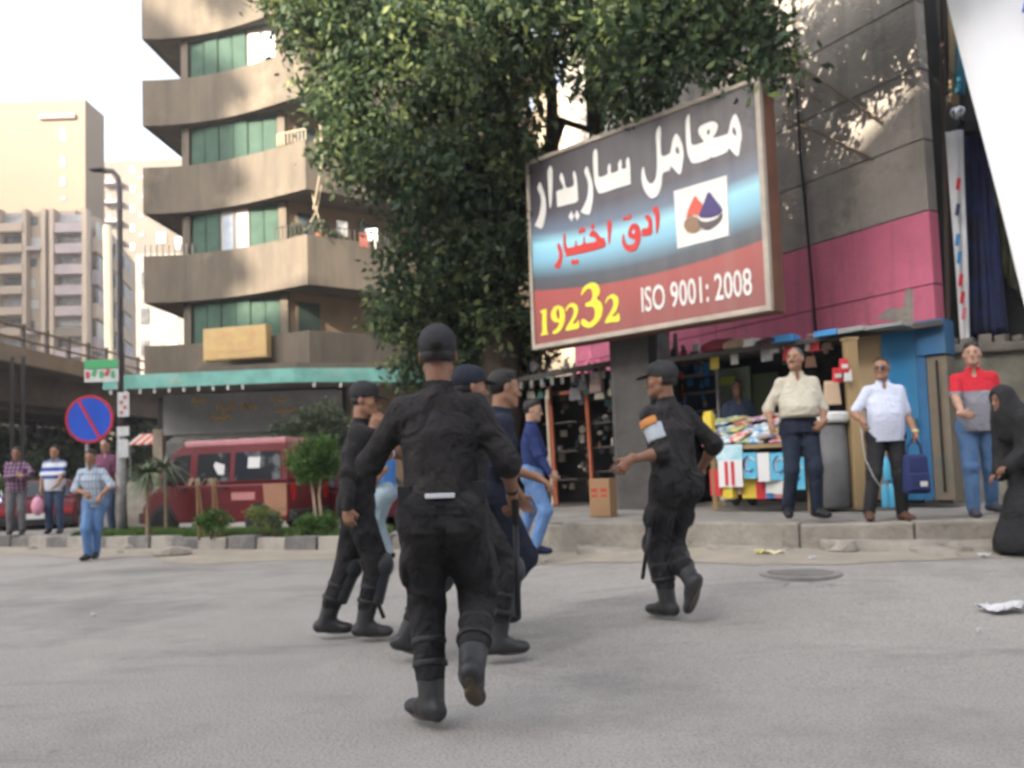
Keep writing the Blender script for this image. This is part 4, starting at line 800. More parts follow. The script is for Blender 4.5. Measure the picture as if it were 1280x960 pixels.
# posters hanging on the table front
ps = [(893, 927, 556, 575, M('poster_white_blue', (.6, .72, .75), (.25, .55, .65), 4), 'pale blue and white poster edge above the red striped sheet'), (895, 926, 575, 609, M('poster_white', (.68, .68, .68)), 'white sheet with red stripes hanging on the table front'),
      (927, 944, 566, 598, M('poster_cyan', (.1, .42, .62), (.14, .48, .66), 3), 'light blue poster left of the white one on the table front'), (944, 960, 566, 602, M('poster_white', (.68, .68, .68)), 'plain white poster between two blue ones'), (960, 985, 566, 600, M('poster_cyan', (.1, .42, .62)), 'light blue poster right of the white one on the table front'), (985, 1003, 572, 612, M('poster_cyan', (.1, .42, .62)), 'light blue poster at the right end of the table')]
for px0, px1, y0, y1, mt, lab in ps:
    o_ = thing('poster', (*F((px0 + px1) / 2, 1.13), Fz((px0 + px1) / 2, y1, 1.13)), lab, 'poster')
    a, b = F(px0 + .5, 1.14), F(px1 - .5, 1.14); z0, z1 = Fz((px0 + px1) / 2, y1, 1.14), Fz((px0 + px1) / 2, y0, 1.14); mb = MB(); mb.wall(a, b, z0, z1, -.008); mb.build('sheet', mt, o_)
    if 'red stripes' in lab:
        for px in (903, 911): a, b = F(px, 1.152), F(px + 4, 1.152); mb = MB(); mb.wall(a, b, z0 + .02, z1 - .02, -.004); mb.build('red_stripe', col6[0], o_)
    if 'light blue' in lab:
        c = F((px0 + px1) / 2, 1.155); zc = (z0 + z1) / 2
        for sg in (0, 1):
            P = [(c[0] - FD.x * (math.cos(t) * .065 - .02 * sg), c[1] - FD.y * (math.cos(t) * .065 - .02 * sg), zc + math.sin(t) * .1 + (.02 if sg else 0)) for t in np.linspace(.6 + sg, 4.6 + sg, 9)]
            mb = MB(); mb.tube(P, .009, 5); mb.build('swirl_print', M('swirl_navy', (.03, .05, .2)) if sg else M('swirl_white', (.6, .62, .65)), o_)
goods(13, (893, 614, 998, 626), 'on the ground under the display table', 'cartons under the display table', 'carton', 1.05, col6[:7], ['box'], seed=31, szr=(.14, .2))
# yellow crisp packets left of the table
goods(6, (880, 525, 890, 550), 'of crisps at the display table end', 'yellow crisp packets', 'packet', .95, [col6[1]], ['box'], seed=33, szr=(.1, .14))
# post, panels, counter, tub
p = F(1068, .75); q_ = thing('wooden_post', (p[0], p[1], .58), 'thick square tan wooden post holding up the stall roof', 'post'); z1 = Fz(1068, 452, .75); bx('post_shaft', (p[0], p[1], (.56 + 2.6) / 2), (.13, .14, 2.04), woodt, q_, bevel=.01); bx('cap_block', (p[0], p[1], 2.585), (.16, .16, .03), woodt, q_)
q_ = thing('tan_board', (*F(1089, .1), .6), 'large tan plywood board beside the bright blue panel', 'board'); fslab(1071, 1107, 412, 625, .1, M('plywood', (.42, .31, .18), (.36, .26, .15), 1.2, .7), 'board', q_, .03)
q_ = thing('blue_door', (*F(1128, .1), .6), 'bright blue painted metal door leaf between board and wall', 'door'); fslab(1107.6, 1150, 415, 625, .12, M('bright_blue_paint', (.02, .2, .42), (.02, .16, .35), 1.2, .5, .3, streak=(.06, .12, .17), third=(.1, .2, .26), tmid=(.6, .75)), 'leaf', q_, .04); p = Fp(1144, 530, .17); bx('handle', p, (.03, .05, .14), metalg, q_, rz=FRZ)
q_ = thing('blue_wall_pier', (*F(1168, .05), .6), 'blue sprayed wall section above a rusty metal cupboard', 'wall'); fslab(1150.6, 1188, 402, 445, .14, bluep, 'blue_band', q_, .4); fslab(1150.6, 1162, 446, 625, .12, bluep, 'blue_strip', q_, .3); fslab(1163, 1188, 446, 625, .1, M('rusty_metal', (.13, .13, .11), (.2, .15, .1), 3, .7, .3), 'metal_door', q_, .3)
fslab(1174, 1175.5, 450, 615, .15, darkm, 'door_gap', q_, .06)
# counter and tub
p = at(1038, 575, 10.15); q_ = thing('concrete_tub', (p.x, p.y, .575), 'tall grey rounded concrete tub beside the tan post', 'tub')
MB().lathe((0, 0, 0), [(.21, 0), (.22, .05), (.23, .5), (.21, 1.0), (.18, 1.02), (.17, .95)], 24).build('shell', M('tub_concrete', (.17, .17, .172), (.1, .1, .102), 2, .8, .3), q_, local=True, smooth=True)
MB().lathe((0, 0, 1.021), [(.25, 0), (.27, .03), (.27, .1), (.22, .13)], 24).build('white_lid', white, q_, local=True)
for i, (px, py, s, mt, lab) in enumerate(((1040, 492, .2, M('kraft_bag', (.55, .4, .28), rough=.8), 'kraft bag standing on the white tub lid'), (1047, 470, .13, col6[0], 'red crisp packet standing behind the kraft bag'), (1055, 458, .12, col6[0], 'red crisp packet clipped to the tan post'), (1060, 470, .1, col6[3], 'white and red packet by the tan post'))):
    p = at(px, py, 10.0 - (i > 1) * .15); q2 = thing('packet' if i else 'paper_bag', (p.x, p.y, p.z), lab, 'packet' if i else 'bag')
    MB().box((0, 0, 0), (s, s * .35, s * 1.35), taper=.85).build('pouch', mt, q2, local=True, bevel=.015); MB().box((0, 0, s * .7), (s * .86, .012, s * .12)).build('crimped_top', mt, q2, local=True)
    if i in (1, 2): MB().box((0, -s * .17, .0), (s * .6, .012, s * .4)).build('label_patch', col6[3], q2, local=True)
# water bottles behind the man in sunglasses
for i, (px, py) in enumerate(((1106, 622), (1114, 622), (1122, 622), (1110, 600), (1118, 600))):
    p = at(px, 622, 9.9); q2 = thing('water_bottle', (p.x, p.y, .57 + (.31 if py < 610 else 0)), 'clear blue water bottle stacked against the blue door, %s' % ('left one below', 'middle one below', 'right one below', 'left one on top', 'right one on top')[i], 'bottle')
    MB().lathe((0, 0, 0), [(.036, 0), (.04, .02), (.04, .2), (.03, .25), (.014, .28)], 12).build('bottle_body', M('water_blue', (.1, .4, .6), rough=.15), q2, local=True, smooth=True); MB().lathe((0, 0, .28), [(.016, 0), (.016, .025)], 10).build('bottle_cap', col6[2], q2, local=True)
# junk on the stall roof
r = random.Random(8)
for i, (px, w_, h_, mt, lab) in enumerate(((905, .5, .18, M('cloth_maroon', (.2, .03, .05)), 'maroon cloth bundle on the stall roof'), (928, .4, .14, M('cloth_tan', (.35, .25, .18)), 'tan cloth bundle on the stall roof'), (948, .16, .1, col6[3], 'small white carton on the stall roof'), (988, .3, .09, col6[2], 'blue folded plastic on the stall roof'), (1065, .6, .06, M('grey_board', (.25, .26, .26)), 'flat grey board on the stall roof'), (1045, .3, .07, col6[2], 'thin blue board on the stall roof'), (970, .35, .1, M('cloth_dark', (.06, .03, .03)), 'dark cloth heap on the stall roof'), (1100, .8, .04, M('grey_board', (.25, .26, .26)), 'long thin grey plank at the right end of the stall roof'))):
    p = F(px, .45); q2 = thing('roof_clutter', (p[0], p[1], 2.69), lab, 'clutter', rz=FRZ + r.uniform(-.2, .2))
    if 'cloth' in lab:
        mb = MB(); mb.ell((0, 0, h_ * .4), (w_ * .5, .22, h_ * .6), 12, 6); mb.ell((w_ * .2, .05, h_ * .5), (w_ * .3, .18, h_ * .5), 10, 6); mb.ell((-w_ * .25, -.03, h_ * .35), (w_ * .3, .16, h_ * .45), 10, 6); mb.build('folds', mt, q2, local=True, smooth=True)
    else: MB().box((0, 0, h_ / 2), (w_, .3, h_), taper=.97).build('board', mt, q2, local=True, bevel=.005); MB().box((0, .02, h_ + .008), (w_ * .6, .2, .012)).build('loose_sheet', mt, q2, local=True)
# ================================================================== far right: low wall, hoardings, banner
lwm = M('peeling_wall', (.27, .26, .22), (.17, .17, .14), 2.5, .95, .9, 12, third=(.1, .12, .08), tscale=2.4)
lw_ = thing('low_wall', (6.5, 10.3, .55), 'low peeling plaster wall with a crumbling ledge behind the man in red', 'wall')
mb = MB(); mb.prism([(5.48, 10.55), (10, 9.9), (10, 10.3), (5.48, 10.95)], .5, 2.42); mb.build('plaster_face', lwm, lw_, bevel=.02)
mb = MB(); mb.prism([(5.46, 10.47), (10.05, 9.8), (10.05, 10.4), (5.46, 11.0)], 2.425, 2.55); mb.build('ledge', M('ledge_concrete', (.22, .2, .17), (.14, .13, .12), 3, .95, .8), lw_, bevel=.03)
r = random.Random(4)
for i in range(12):
    x = 5.6 + i * .2; bx('rubble', (x, 10.6 - (x - 5.5) * .14, 2.6), (r.uniform(.06, .18), .14, r.uniform(.06, .14)), M('ledge_concrete', (.22, .2, .17)), lw_, rz=r.uniform(0, 1.5))
hd = thing('hoarding', (7, 11.8, 2.5), 'weathered dark blue and olive hoarding above the low wall', 'hoarding')
mb = MB(); mb.prism([(5.95, 11.6), (12, 11.2), (12, 11.4), (5.95, 11.8)], .5, 12); mb.build('dark_backing', M('hoarding_dark', (.03, .03, .035), (.06, .055, .05), 1.2, .8), hd)
def cloth(name, P0, P1, P2, P3, mat, par, amp=.06, nu=14, nv=22, waves=5, th=.012):
    # corners: top-left, top-right, bottom-right, bottom-left
    P0, P1, P2, P3 = map(Vector, (P0, P1, P2, P3)); nn = (P1 - P0).cross(P3 - P0).normalized()
    def fn(u, v):
        a = P0.lerp(P1, u); b = P3.lerp(P2, u); p = a.lerp(b, v)
        return p + nn * amp * (math.sin(u * waves * 2 * PI + v * 2.1) * (.4 + .6 * v) + .5 * math.sin(u * waves * 4.3 + v * 7))
    mb = MB(); mb.grid(fn, nu, nv); return mb.build(name, mat, par, smooth=True, solid=th)
cloth('navy_sheet', at(1206, 170, 11.3), at(1232, 160, 11.2), at(1262, 418, 11.2), at(1208, 425, 11.3), M('navy_banner', (.02, .035, .13), (.015, .015, .03), 2.2, .6), hd, .04)
cloth('olive_sheet', at(1230, 120, 11.4), at(1300, 100, 11.3), at(1300, 400, 11.3), at(1240, 330, 11.4), M('olive_banner', (.12, .13, .06), (.035, .035, .04), 2.0, .8, third=(.3, .29, .25), tscale=2.5), hd, .05)
cloth('tan_sheet', at(1183, -60, 11.5), at(1196, -60, 11.5), at(1200, 140, 11.4), at(1188, 135, 11.5), M('tan_banner', (.4, .32, .2), (.3, .24, .15), 2, .8), hd, .03)
cloth('teal_sheet', at(1196, 20, 11.45), at(1215, 20, 11.45), at(1206, 118, 11.4), at(1194, 118, 11.4), M('teal_banner', (.05, .22, .32)), hd, .02)
wb = thing('narrow_banner', at(1203, 430, 10.9), 'narrow white hanging banner with red and blue print beside the gable wall', 'banner')
cloth('fabric', at(1182, 165, 11.0), at(1204, 162, 10.95), at(1212, 432, 10.9), at(1202, 436, 10.95), M('white_fabric', (.62, .63, .66), (.5, .52, .56), 2, .8), wb, .02, 8, 24, 1.5)
for i, (px, py, mt) in enumerate(((1198, 230, col6[0]), (1197, 262, col6[7]), (1197, 300, col6[2]), (1199, 322, col6[2]), (1201, 350, col6[0]), (1203, 372, col6[0]), (1205, 392, col6[5]))):
    p = at(px, py, 10.85); bx('printed_mark', p, (.05, .01, .16), mt, wb, ry=.2)
sl_ = thing('flood_lamp', at(1200, 145, 10.8), 'small metal flood lamp bracketed beside the top of the gable wall', 'lamp')
p = at(1198, 140, 10.8); MB().lathe(p, [(.03, -.1), (.09, 0), (.1, .04), (.02, .05)], 14, 'Y').build('lamp_housing', M('lamp_steel', (.55, .6, .65), rough=.2, metal=.8), sl_, smooth=True)
mb = MB(); mb.tube([p + Vector((0, .05, 0)), p + Vector((.25, .3, -.08)), p + Vector((.42, .45, -.1))], .03, 8); mb.build('bracket', blackm, sl_)
bx('ballast_box', p + Vector((.32, .25, -.12)), (.3, .2, .16), blackm, sl_, bevel=.01)
mb = MB(); q0 = at(1177, -40, 11.0); q1 = at(1186, 420, 11.1); mb.tube([q0, at(1180, 150, 11.05), q1], .03, 6); q_ = mb.build('drain_pipe', M('dark_pipe', (.05, .035, .03)), None); tag(q_, 'dark drain pipe running down the edge of the gable wall', 'pipe')
mb = MB(); mb.tube([(14, 8.0, 2), (14, 8.0, 13)], .06, 8); bp_ = mb.build('pole', metalg, None); tag(bp_, 'grey steel pole holding the big white banner outside the view', 'pole')
bw = thing('white_banner', (6.5, 9.4, 3), 'huge white cloth banner slanting down at the right edge', 'banner')
big = M('big_banner_fabric', (.82, .83, .85), (.76, .78, .82), .8, .75)
P0, P1, P2, P3 = at(1162, -90, 9.6), Vector((13.9, 8.0, 12)), Vector((13.9, 8.0, 2.2)), at(1300, 450, 9.3)
cloth('fabric', P0, P1, P2, P3, big, bw, .05, 30, 30, 4)
p = at(1277, 8, 9.35)
for i in range(3): bx('blue_print', p + Vector((.05 * i, -.12, .06 * i)), (.07, .01, .3), M('banner_blue', (.03, .12, .5)), bw, ry=.3 - .3 * i)
# ================================================================== foliage
def leafmat(name, c0, c1, c2, tr=.25):
    m = bpy.data.materials.new(name); m.use_nodes = True; n = m.node_tree.nodes; L = m.node_tree.links; b = n['Principled BSDF']; b.inputs['Roughness'].default_value = .55; b.inputs['Specular IOR Level'].default_value = .3
    a = n.new('ShaderNodeAttribute'); a.attribute_name = 'tint'; r = n.new('ShaderNodeValToRGB'); L.new(a.outputs['Fac'], r.inputs[0]); e = r.color_ramp.elements
    e[0].color = (*c0, 1); e[1].color = (*c2, 1); q = e.new(.6); q.color = (*c1, 1)
    L.new(r.outputs[0], b.inputs['Base Color']); t = n.new('ShaderNodeBsdfTranslucent'); L.new(r.outputs[0], t.inputs[0]); mx = n.new('ShaderNodeMixShader'); mx.inputs[0].default_value = tr
    L.new(b.outputs[0], mx.inputs[1]); L.new(t.outputs[0], mx.inputs[2]); L.new(mx.outputs[0], n['Material Output'].inputs[0]); return m
def leaf_mesh(name, blobs, per_area, per_clump, leaf, clump_r, mat, parent, seed=1, shell=(.45, 1.05), droop=.3, squash=1.0, aspect=.45):
    R = np.random.RandomState(seed); C = []; T = []
    for (c, r) in blobs:
        n = max(3, int(per_area * r * r * 12.6)); d = R.normal(size=(n, 3)); d /= np.linalg.norm(d, axis=1)[:, None]
        rr = r * (shell[0] + (shell[1] - shell[0]) * R.rand(n) ** .6) * (1 + .28 * np.sin(d[:, 0] * 5 + c[0]) * np.cos(d[:, 2] * 4 + c[1]))
        C.append(np.array(c) + d * rr[:, None] * np.array([1, 1, squash])); T.append(R.rand(n))
    C = np.concatenate(C); T = np.concatenate(T); N = len(C) * per_clump
    c = np.repeat(C, per_clump, 0) + R.normal(size=(N, 3)) * clump_r * np.array([1, 1, .8]); t = np.clip(np.repeat(T, per_clump) * .65 + R.rand(N) * .45 - .08, 0, 1)
    d = R.normal(size=(N, 3)); d[:, 2] -= droop * 2; d /= np.linalg.norm(d, axis=1)[:, None]
    s = np.cross(d, R.normal(size=(N, 3))); s /= np.linalg.norm(s, axis=1)[:, None]
    ln = leaf * (.6 + .8 * R.rand(N))[:, None]; wd = ln * aspect; nn = np.cross(d, s)
    v = np.empty((N, 4, 3)); v[:, 0] = c; v[:, 1] = c + d * ln * .5 + s * wd * .5 + nn * wd * .15; v[:, 2] = c + d * ln; v[:, 3] = c + d * ln * .5 - s * wd * .5 + nn * wd * .15
    if parent is not None:
        inv = np.array(frame_of(parent).inverted()); v = v.reshape(-1, 3) @ inv[:3, :3].T + inv[:3, 3]
    else: v = v.reshape(-1, 3)
    me = bpy.data.meshes.new(name); me.vertices.add(4 * N); me.vertices.foreach_set('co', v.astype(np.float32).ravel()); me.loops.add(4 * N); me.loops.foreach_set('vertex_index', np.arange(4 * N, dtype=np.int32))
    me.polygons.add(N); me.polygons.foreach_set('loop_start', np.arange(0, 4 * N, 4, dtype=np.int32)); me.update(calc_edges=True)
    at_ = me.attributes.new('tint', 'FLOAT', 'FACE'); at_.data.foreach_set('value', t.astype(np.float32)); me.materials.append(mat)
    o = bpy.data.objects.new(name, me); COL.objects.link(o); o.parent = parent; return o
bark = M('bark', (.07, .055, .04), (.045, .036, .028), 6, .95, .8, 20, stretch=(1, 1, .3))
figl = leafmat('fig_leaf', (.022, .043, .024), (.058, .096, .045), (.25, .3, .1), .38)
pb = lambda px, py, Y, rp: (tuple(at(px, py, Y)), rp * Y / FPX)
tr = thing('fig_tree', (-.5, 14.3, .5), 'huge dense dark green fig tree hanging over the billboard', 'tree')
TB = [(398,18,14,55),(470,15,13,80),(405,80,14,42),(440,150,13.5,46),(432,195,13.5,34),(500,110,13,75),(480,212,13,40),(540,205,12.7,62),(590,60,12.5,95),(600,160,13,85),(560,275,13.5,66),(625,260,13.4,75),(525,330,13.6,42),(506,372,13.6,34),(497,402,13.8,28),(570,365,14,66),(625,360,14,70),(575,425,14.3,45),(630,420,14.5,45),(585,450,14.8,34),(635,452,14.9,36),(612,478,15.2,30),(655,440,14.6,34),(560,455,15,26),(503,462,15,20),(528,470,15,22),(520,435,14.6,20),(672,20,12,74),(720,-30,12,100),(770,50,11.5,60),(800,10,11,75),(860,15,10.8,75),(920,5,10.5,62),(950,55,10.2,38),(885,75,10.6,42),(822,85,11,45),(965,92,10.2,20),(790,125,11.6,32),(640,200,13,40),(775,172,12.5,18)]
TB += [(450,-90,13,110),(600,-130,13,140),(760,-150,12,130),(890,-100,11,95),(970,-70,10.5,50),(680,-260,12,120),(1030,-115,10,55),(1105,-140,9.8,60),(1165,-165,9.5,60),(1215,-150,9.4,60),(1150,-230,9.4,70),(1145,-125,8.9,44),(1105,-115,8.7,40),(1180,-135,9.0,46),(1070,-130,8.8,42),(1055,-190,9.8,60),(985,-170,10,70),(960,-260,10,80),(1090,-270,9.6,60),(360,-40,14,60)]  # lobes mostly above the frame, added to filter sun on the gable wall
crown = leaf_mesh('crown', [pb(*b) for b in TB], 6.5, 36, .145, .165, figl, tr, 3)
T0 = Vector((-.45, 14.2, .45)); T1 = at(625, 400, 14.0); T2 = at(650, 290, 13.6)
mb = MB(); mb.tube([T0, T0.lerp(T1, .5) + Vector((.12, 0, 0)), T1, T2], [.42, .34, .3, .26], 12)
limbs = [[T2, at(690, 190, 13.3), at(690, 110, 13), at(680, 20, 12.6)], [T2, at(700, 150, 13.6), at(745, 165, 13.4), at(765, 60, 12.5), at(850, -20, 11.2)], [T2, at(600, 190, 13.3), at(520, 90, 13.2), at(430, 40, 13.8)], [T2, at(640, 150, 13.2), at(600, 20, 12.8)], [at(745, 165, 13.4), at(738, 60, 13), at(735, -40, 12.4)], [T1, at(560, 330, 13.9), at(510, 380, 13.8)], [at(690, 110, 13), at(650, 60, 12.7), at(600, -60, 13)], [at(850, -20, 11.2), at(940, 30, 10.4)]]
for Lb in limbs: mb.tube(Lb, .15, 8, r2=.05)
mb.build('trunk', bark, tr, smooth=True)
grn = leafmat('bright_leaf', (.03, .075, .015), (.07, .15, .03), (.16, .26, .06)); dull = leafmat('dull_leaf', (.035, .055, .03), (.075, .1, .055), (.15, .17, .1)); yel = leafmat('yellow_leaf', (.08, .12, .02), (.16, .2, .05), (.35, .38, .1))
# topiary on the island
p = at(397, 652, 14.0); t_ = thing('small_tree', (p.x, p.y, .2), 'small round-headed bright green tree with two thin pale trunks beside the van', 'tree')
leaf_mesh('crown', [pb(388, 572, 14, 24), pb(403, 566, 14, 22), pb(376, 580, 14, 18), pb(392, 590, 14.0, 16), pb(410, 580, 14, 15)], 60, 26, .06, .05, grn, t_, 5)
for a, b in ((392, 386), (399, 402)):
    mb = MB(); mb.tube([at(a + 4, 656, 14), at(a, 620, 14), at(b, 585, 14)], .028, 7, r2=.02); mb.build('trunk', M('pale_bark', (.33, .26, .18), rough=.9), t_)
for px, py, rx, n, mt, lab, Y in ((264, 654, 13, 3, grn, 'low green bush in front of the van front door', 14.25), (330, 649, 12, 3, yel, 'yellowish green bush in front of the van rear panel', 14.1), (398, 659, 14, 5, grn, 'wide low green bush under the round-headed tree', 13.9), (345, 655, 9, 2, dull, 'small grey-green bush beside the yellowish one', 14.0)):
    p = at(px, py, Y); q_ = thing('bush', (p.x, p.y, .2), lab, 'bush'); r = random.Random(px)
    leaf_mesh('foliage', [pb(px + (i - (n - 1) / 2) * rx * (.75 if n < 5 else .6), py - r.uniform(0, 7), Y, rx * r.uniform(.6, .85)) for i in range(n)], 70, 22, .06, .04, mt, q_, px)
    mb = MB(); [mb.tube([Vector((p.x, p.y, .19)), Vector((p.x + dx, p.y, .4))], .012, 5) for dx in (-.08, .0, .08)]; mb.build('stem', bark, q_)
for px, lab in ((248, 'left of the two bare brown stems in front of the van'), (268, 'right of the two bare brown stems in front of the van')):
    p = at(px, 645, 14.4); q_ = thing('dry_palm', (p.x, p.y, .2), lab, 'plant', 'dry stems on the island'); mb = MB(); top = at(px - 2, 603, 14.4)
    mb.tube([Vector((p.x, p.y, .19)), top], .02, 7); mb.tube([Vector((p.x + .1, p.y, .19)), top + Vector((.03, 0, 0))], .013, 6); mb.build('stem', M('dry_stem', (.32, .2, .1), (.2, .13, .07), 5), q_); mb = MB(); r = random.Random(px)
    for i in range(10): a = r.uniform(0, 6.28); mb.tube([top, top + Vector((math.cos(a) * .12, math.sin(a) * .12, .07)), top + Vector((math.cos(a) * .2, math.sin(a) * .2, -.05))], .006, 4)
    mb.build('dry_fronds', M('dry_frond', (.35, .28, .18)), q_)
def fronds(top, n, ln, mat, par, seed, wd=.05, up=.5):
    r = random.Random(seed); mb = MB()
    for i in range(n):
        a = r.uniform(0, 2 * PI); el = r.uniform(-.5, 1.3); L = ln * r.uniform(.7, 1.1); dx = Vector((math.cos(a), math.sin(a), 0)); s = Vector((-dx.y, dx.x, 0)); vs = []
        for k in range(6):
            t = k / 5; p = top + dx * L * t * math.cos(el * .7) + Vector((0, 0, L * (math.sin(el) * t - up * 1.2 * t * t))); w_ = wd * (1 - t) * .5 + .003; vs += [p - s * w_, p + Vector((0, 0, -w_ * .6)), p + s * w_]
        mb.add(vs, [(k * 3 + j, k * 3 + j + 1, k * 3 + j + 4, k * 3 + j + 3) for k in range(5) for j in range(2)])
    return mb.build('fronds', mat, par)
fm = M('yucca_leaf', (.09, .14, .06), (.16, .2, .12), 3, .6); fm2 = M('grey_frond', (.2, .22, .17), (.12, .14, .1), 3, .7)
for px, py, Y, ln, mt, h, lab in ((184, 590, 15.2, .6, fm, .8, 'spiky green yucca with drooping leaves left of the van'), (207, 583, 16.4, .7, fm2, .9, 'grey-green drooping palm at the nose of the van')):
    top = at(px, py, Y); q_ = thing('yucca_plant', (top.x, Y, .2), lab, 'plant'); fronds(top, 80, ln * .85, mt, q_, px); mb = MB(); mb.tube([Vector((top.x, Y, .19)), top], .04, 8, r2=.03); mb.build('trunk', M('fibrous_trunk', (.26, .2, .13), (.16, .12, .08), 9), q_)
q_ = thing('shade_tree', (at(400, 600, 22).x, 22, 0), 'dull olive tree behind the van in front of the shops', 'tree'); leaf_mesh('crown', [pb(360, 545, 22, 22), pb(385, 530, 22, 24), pb(410, 530, 22, 26), pb(430, 545, 22, 22), pb(395, 552, 22, 24), pb(425, 570, 22, 20)], 30, 22, .1, .09, dull, q_, 9); mb = MB(); mb.tube([Vector((at(400, 600, 22).x, 22, -.02)), at(400, 560, 22)], .08, 8); mb.build('trunk', bark, q_)
r = random.Random(2)
fs_ = leaf_mesh('distant_shrubs', [pb(r.uniform(-60, 195), r.uniform(545, 598), r.uniform(40, 52), r.uniform(14, 24)) for _ in range(46)] + [pb(x, 596, 46, 22) for x in range(-60, 200, 18)], 3.2, 26, .3, .3, dull, None, 12); tag(fs_, kind='stuff', label='dull green shrubs filling the space beyond the bridge')
for (px, py, h, mt, lab) in ((8, 540, 2.4, M('far_blue', (.15, .25, .5)), 'pale blue stall far under the bridge'), (-60, 545, 2.2, M('far_tan_stall', (.4, .35, .25)), 'tan stall far under the bridge')):
    p = at(px, 560, 55); q_ = thing('far_stall', (p.x, 55, 0), lab, 'stall'); bx('stall_body', (p.x, 55, 1.9), (2.6, 2, 3.8), mt, q_); bx('stall_roof', (p.x, 55, 3.9), (3.0, 2.4, .15), M('far_tan_stall', (.4, .35, .25)), q_)
# grass on the island
R = np.random.RandomState(3); N = 16000; u = R.rand(N); v_ = R.rand(N)
P0 = np.array([-9.6, 16.75]); 
def isl(u, v):
    a = np.interp(u, [0, .33, .85, 1], [0, 1, 2, 3]); X = np.interp(u, [0, .45, .92, 1], [-8.6, -6, -2.9, -2.1]); Yf = np.interp(X, [-10, -6, -2.6, -1.9], [16.98, 14.98, 13.4, 13.3]); Yb = np.interp(X, [-10, -7.6, -3.2, -2.0], [18.2, 17.1, 14.9, 14.7]); return X, Yf + .04 + (Yb - Yf - .08) * v
X, Y_ = isl(u, v_); a = R.rand(N) * 6.28; h = .05 + .1 * R.rand(N); w2 = .012; vv = np.empty((N, 3, 3))
vv[:, 0] = np.stack([X - w2 * np.cos(a), Y_ - w2 * np.sin(a), np.full(N, .2)], 1); vv[:, 1] = np.stack([X + w2 * np.cos(a), Y_ + w2 * np.sin(a), np.full(N, .2)], 1); vv[:, 2] = np.stack([X + R.normal(size=N) * .03, Y_ + R.normal(size=N) * .03, .2 + h], 1)
me = bpy.data.meshes.new('grass'); me.from_pydata(vv.reshape(-1, 3).tolist(), [], [(3 * i, 3 * i + 1, 3 * i + 2) for i in range(N)]); me.materials.append(M('grass_green', (.06, .13, .025), (.12, .17, .05), 2, .8)); o = bpy.data.objects.new('grass', me); COL.objects.link(o); tag(o, 'short green grass along the island kerb', kind='stuff')
mb = MB(); us = np.linspace(0, 1, 20); x0, y0 = isl(us, np.zeros(20)); x1, y1 = isl(us, np.ones(20)); mb.add([(x, y, .206) for x, y in zip(x0, y0)] + [(x, y, .206) for x, y in zip(x1, y1)], [(i, i + 1, 21 + i, 20 + i) for i in range(19)]); tag(mb.build('island_soil', M('soil', (.1, .11, .05), (.14, .1, .06), 4, 1)), kind='structure')
# ================================================================== vehicles
maroon = M('maroon_paint', (.125, .009, .015), (.095, .008, .012), 2, .42, spec=.3); pinkroof = M('faded_pink_roof', (.5, .24, .26), (.42, .18, .2), 2, .5); tyre = M('tyre', (.02, .02, .02), rough=.85); hub = M('hub_steel', (.45, .45, .47), rough=.35, metal=.5); dglass = M('car_glass', (.02, .023, .027), (.13, .14, .15), 1.8, .1, spec=.7, mid=(.52, .6)); tanp = M('tan_patch', (.34, .18, .11), (.28, .14, .09), 2, .6); trim = M('dark_trim', (.025, .025, .028), rough=.6)
def wheel(par, x, y, r=.29, w_=.17):
    sgn = -1 if y < 0 else 1
    o = MB().lathe((x, y, r), [(r * .62, -w_ / 2), (r * .95, -w_ / 2), (r, -w_ / 3), (r, w_ / 3), (r * .95, w_ / 2), (r * .62, w_ / 2)], 22, 'Y').build('wheel', tyre, par, local=True, smooth=False)
    MB().lathe((x, y + sgn * .01, r), [(r * .62, -w_ / 2), (r * .6, w_ * .3 * sgn), (r * .2, w_ * .42 * sgn), (.01, w_ * .42 * sgn)], 16, 'Y').build('rim', hub, o, local=True)
def shell(name, prof_lo, prof_hi, hw, hwt, zt, mat, par, bevel=.04):
    # lower body with constant half width, upper body narrowing to hwt at zt
    mb = MB()
    def half(z, z0): return hw if z <= z0 else hw + (hwt - hw) * (z - z0) / (zt - z0)
    for prof in (prof_lo, prof_hi):
        if not prof: continue
        z0 = min(p[1] for p in prof_hi) if prof_hi else 9
        n = len(prof); vs = [(x, -half(z, z0), z) for x, z in prof] + [(x, half(z, z0), z) for x, z in prof]
        mb.add(vs, [tuple(range(n)), tuple(range(2 * n - 1, n - 1, -1))] + [(i, n + i, n + (i + 1) % n, (i + 1) % n) for i in range(n)])
    return mb.build(name, mat, par, local=True, bevel=bevel)
vx = thing('van', (-5.9, 17.85, 0), 'maroon minivan with a faded pink roof and a tan patch low at the rear', 'van', rz=math.atan2(.3, -1)); vx.scale = (.91, 1.05, 1.09)
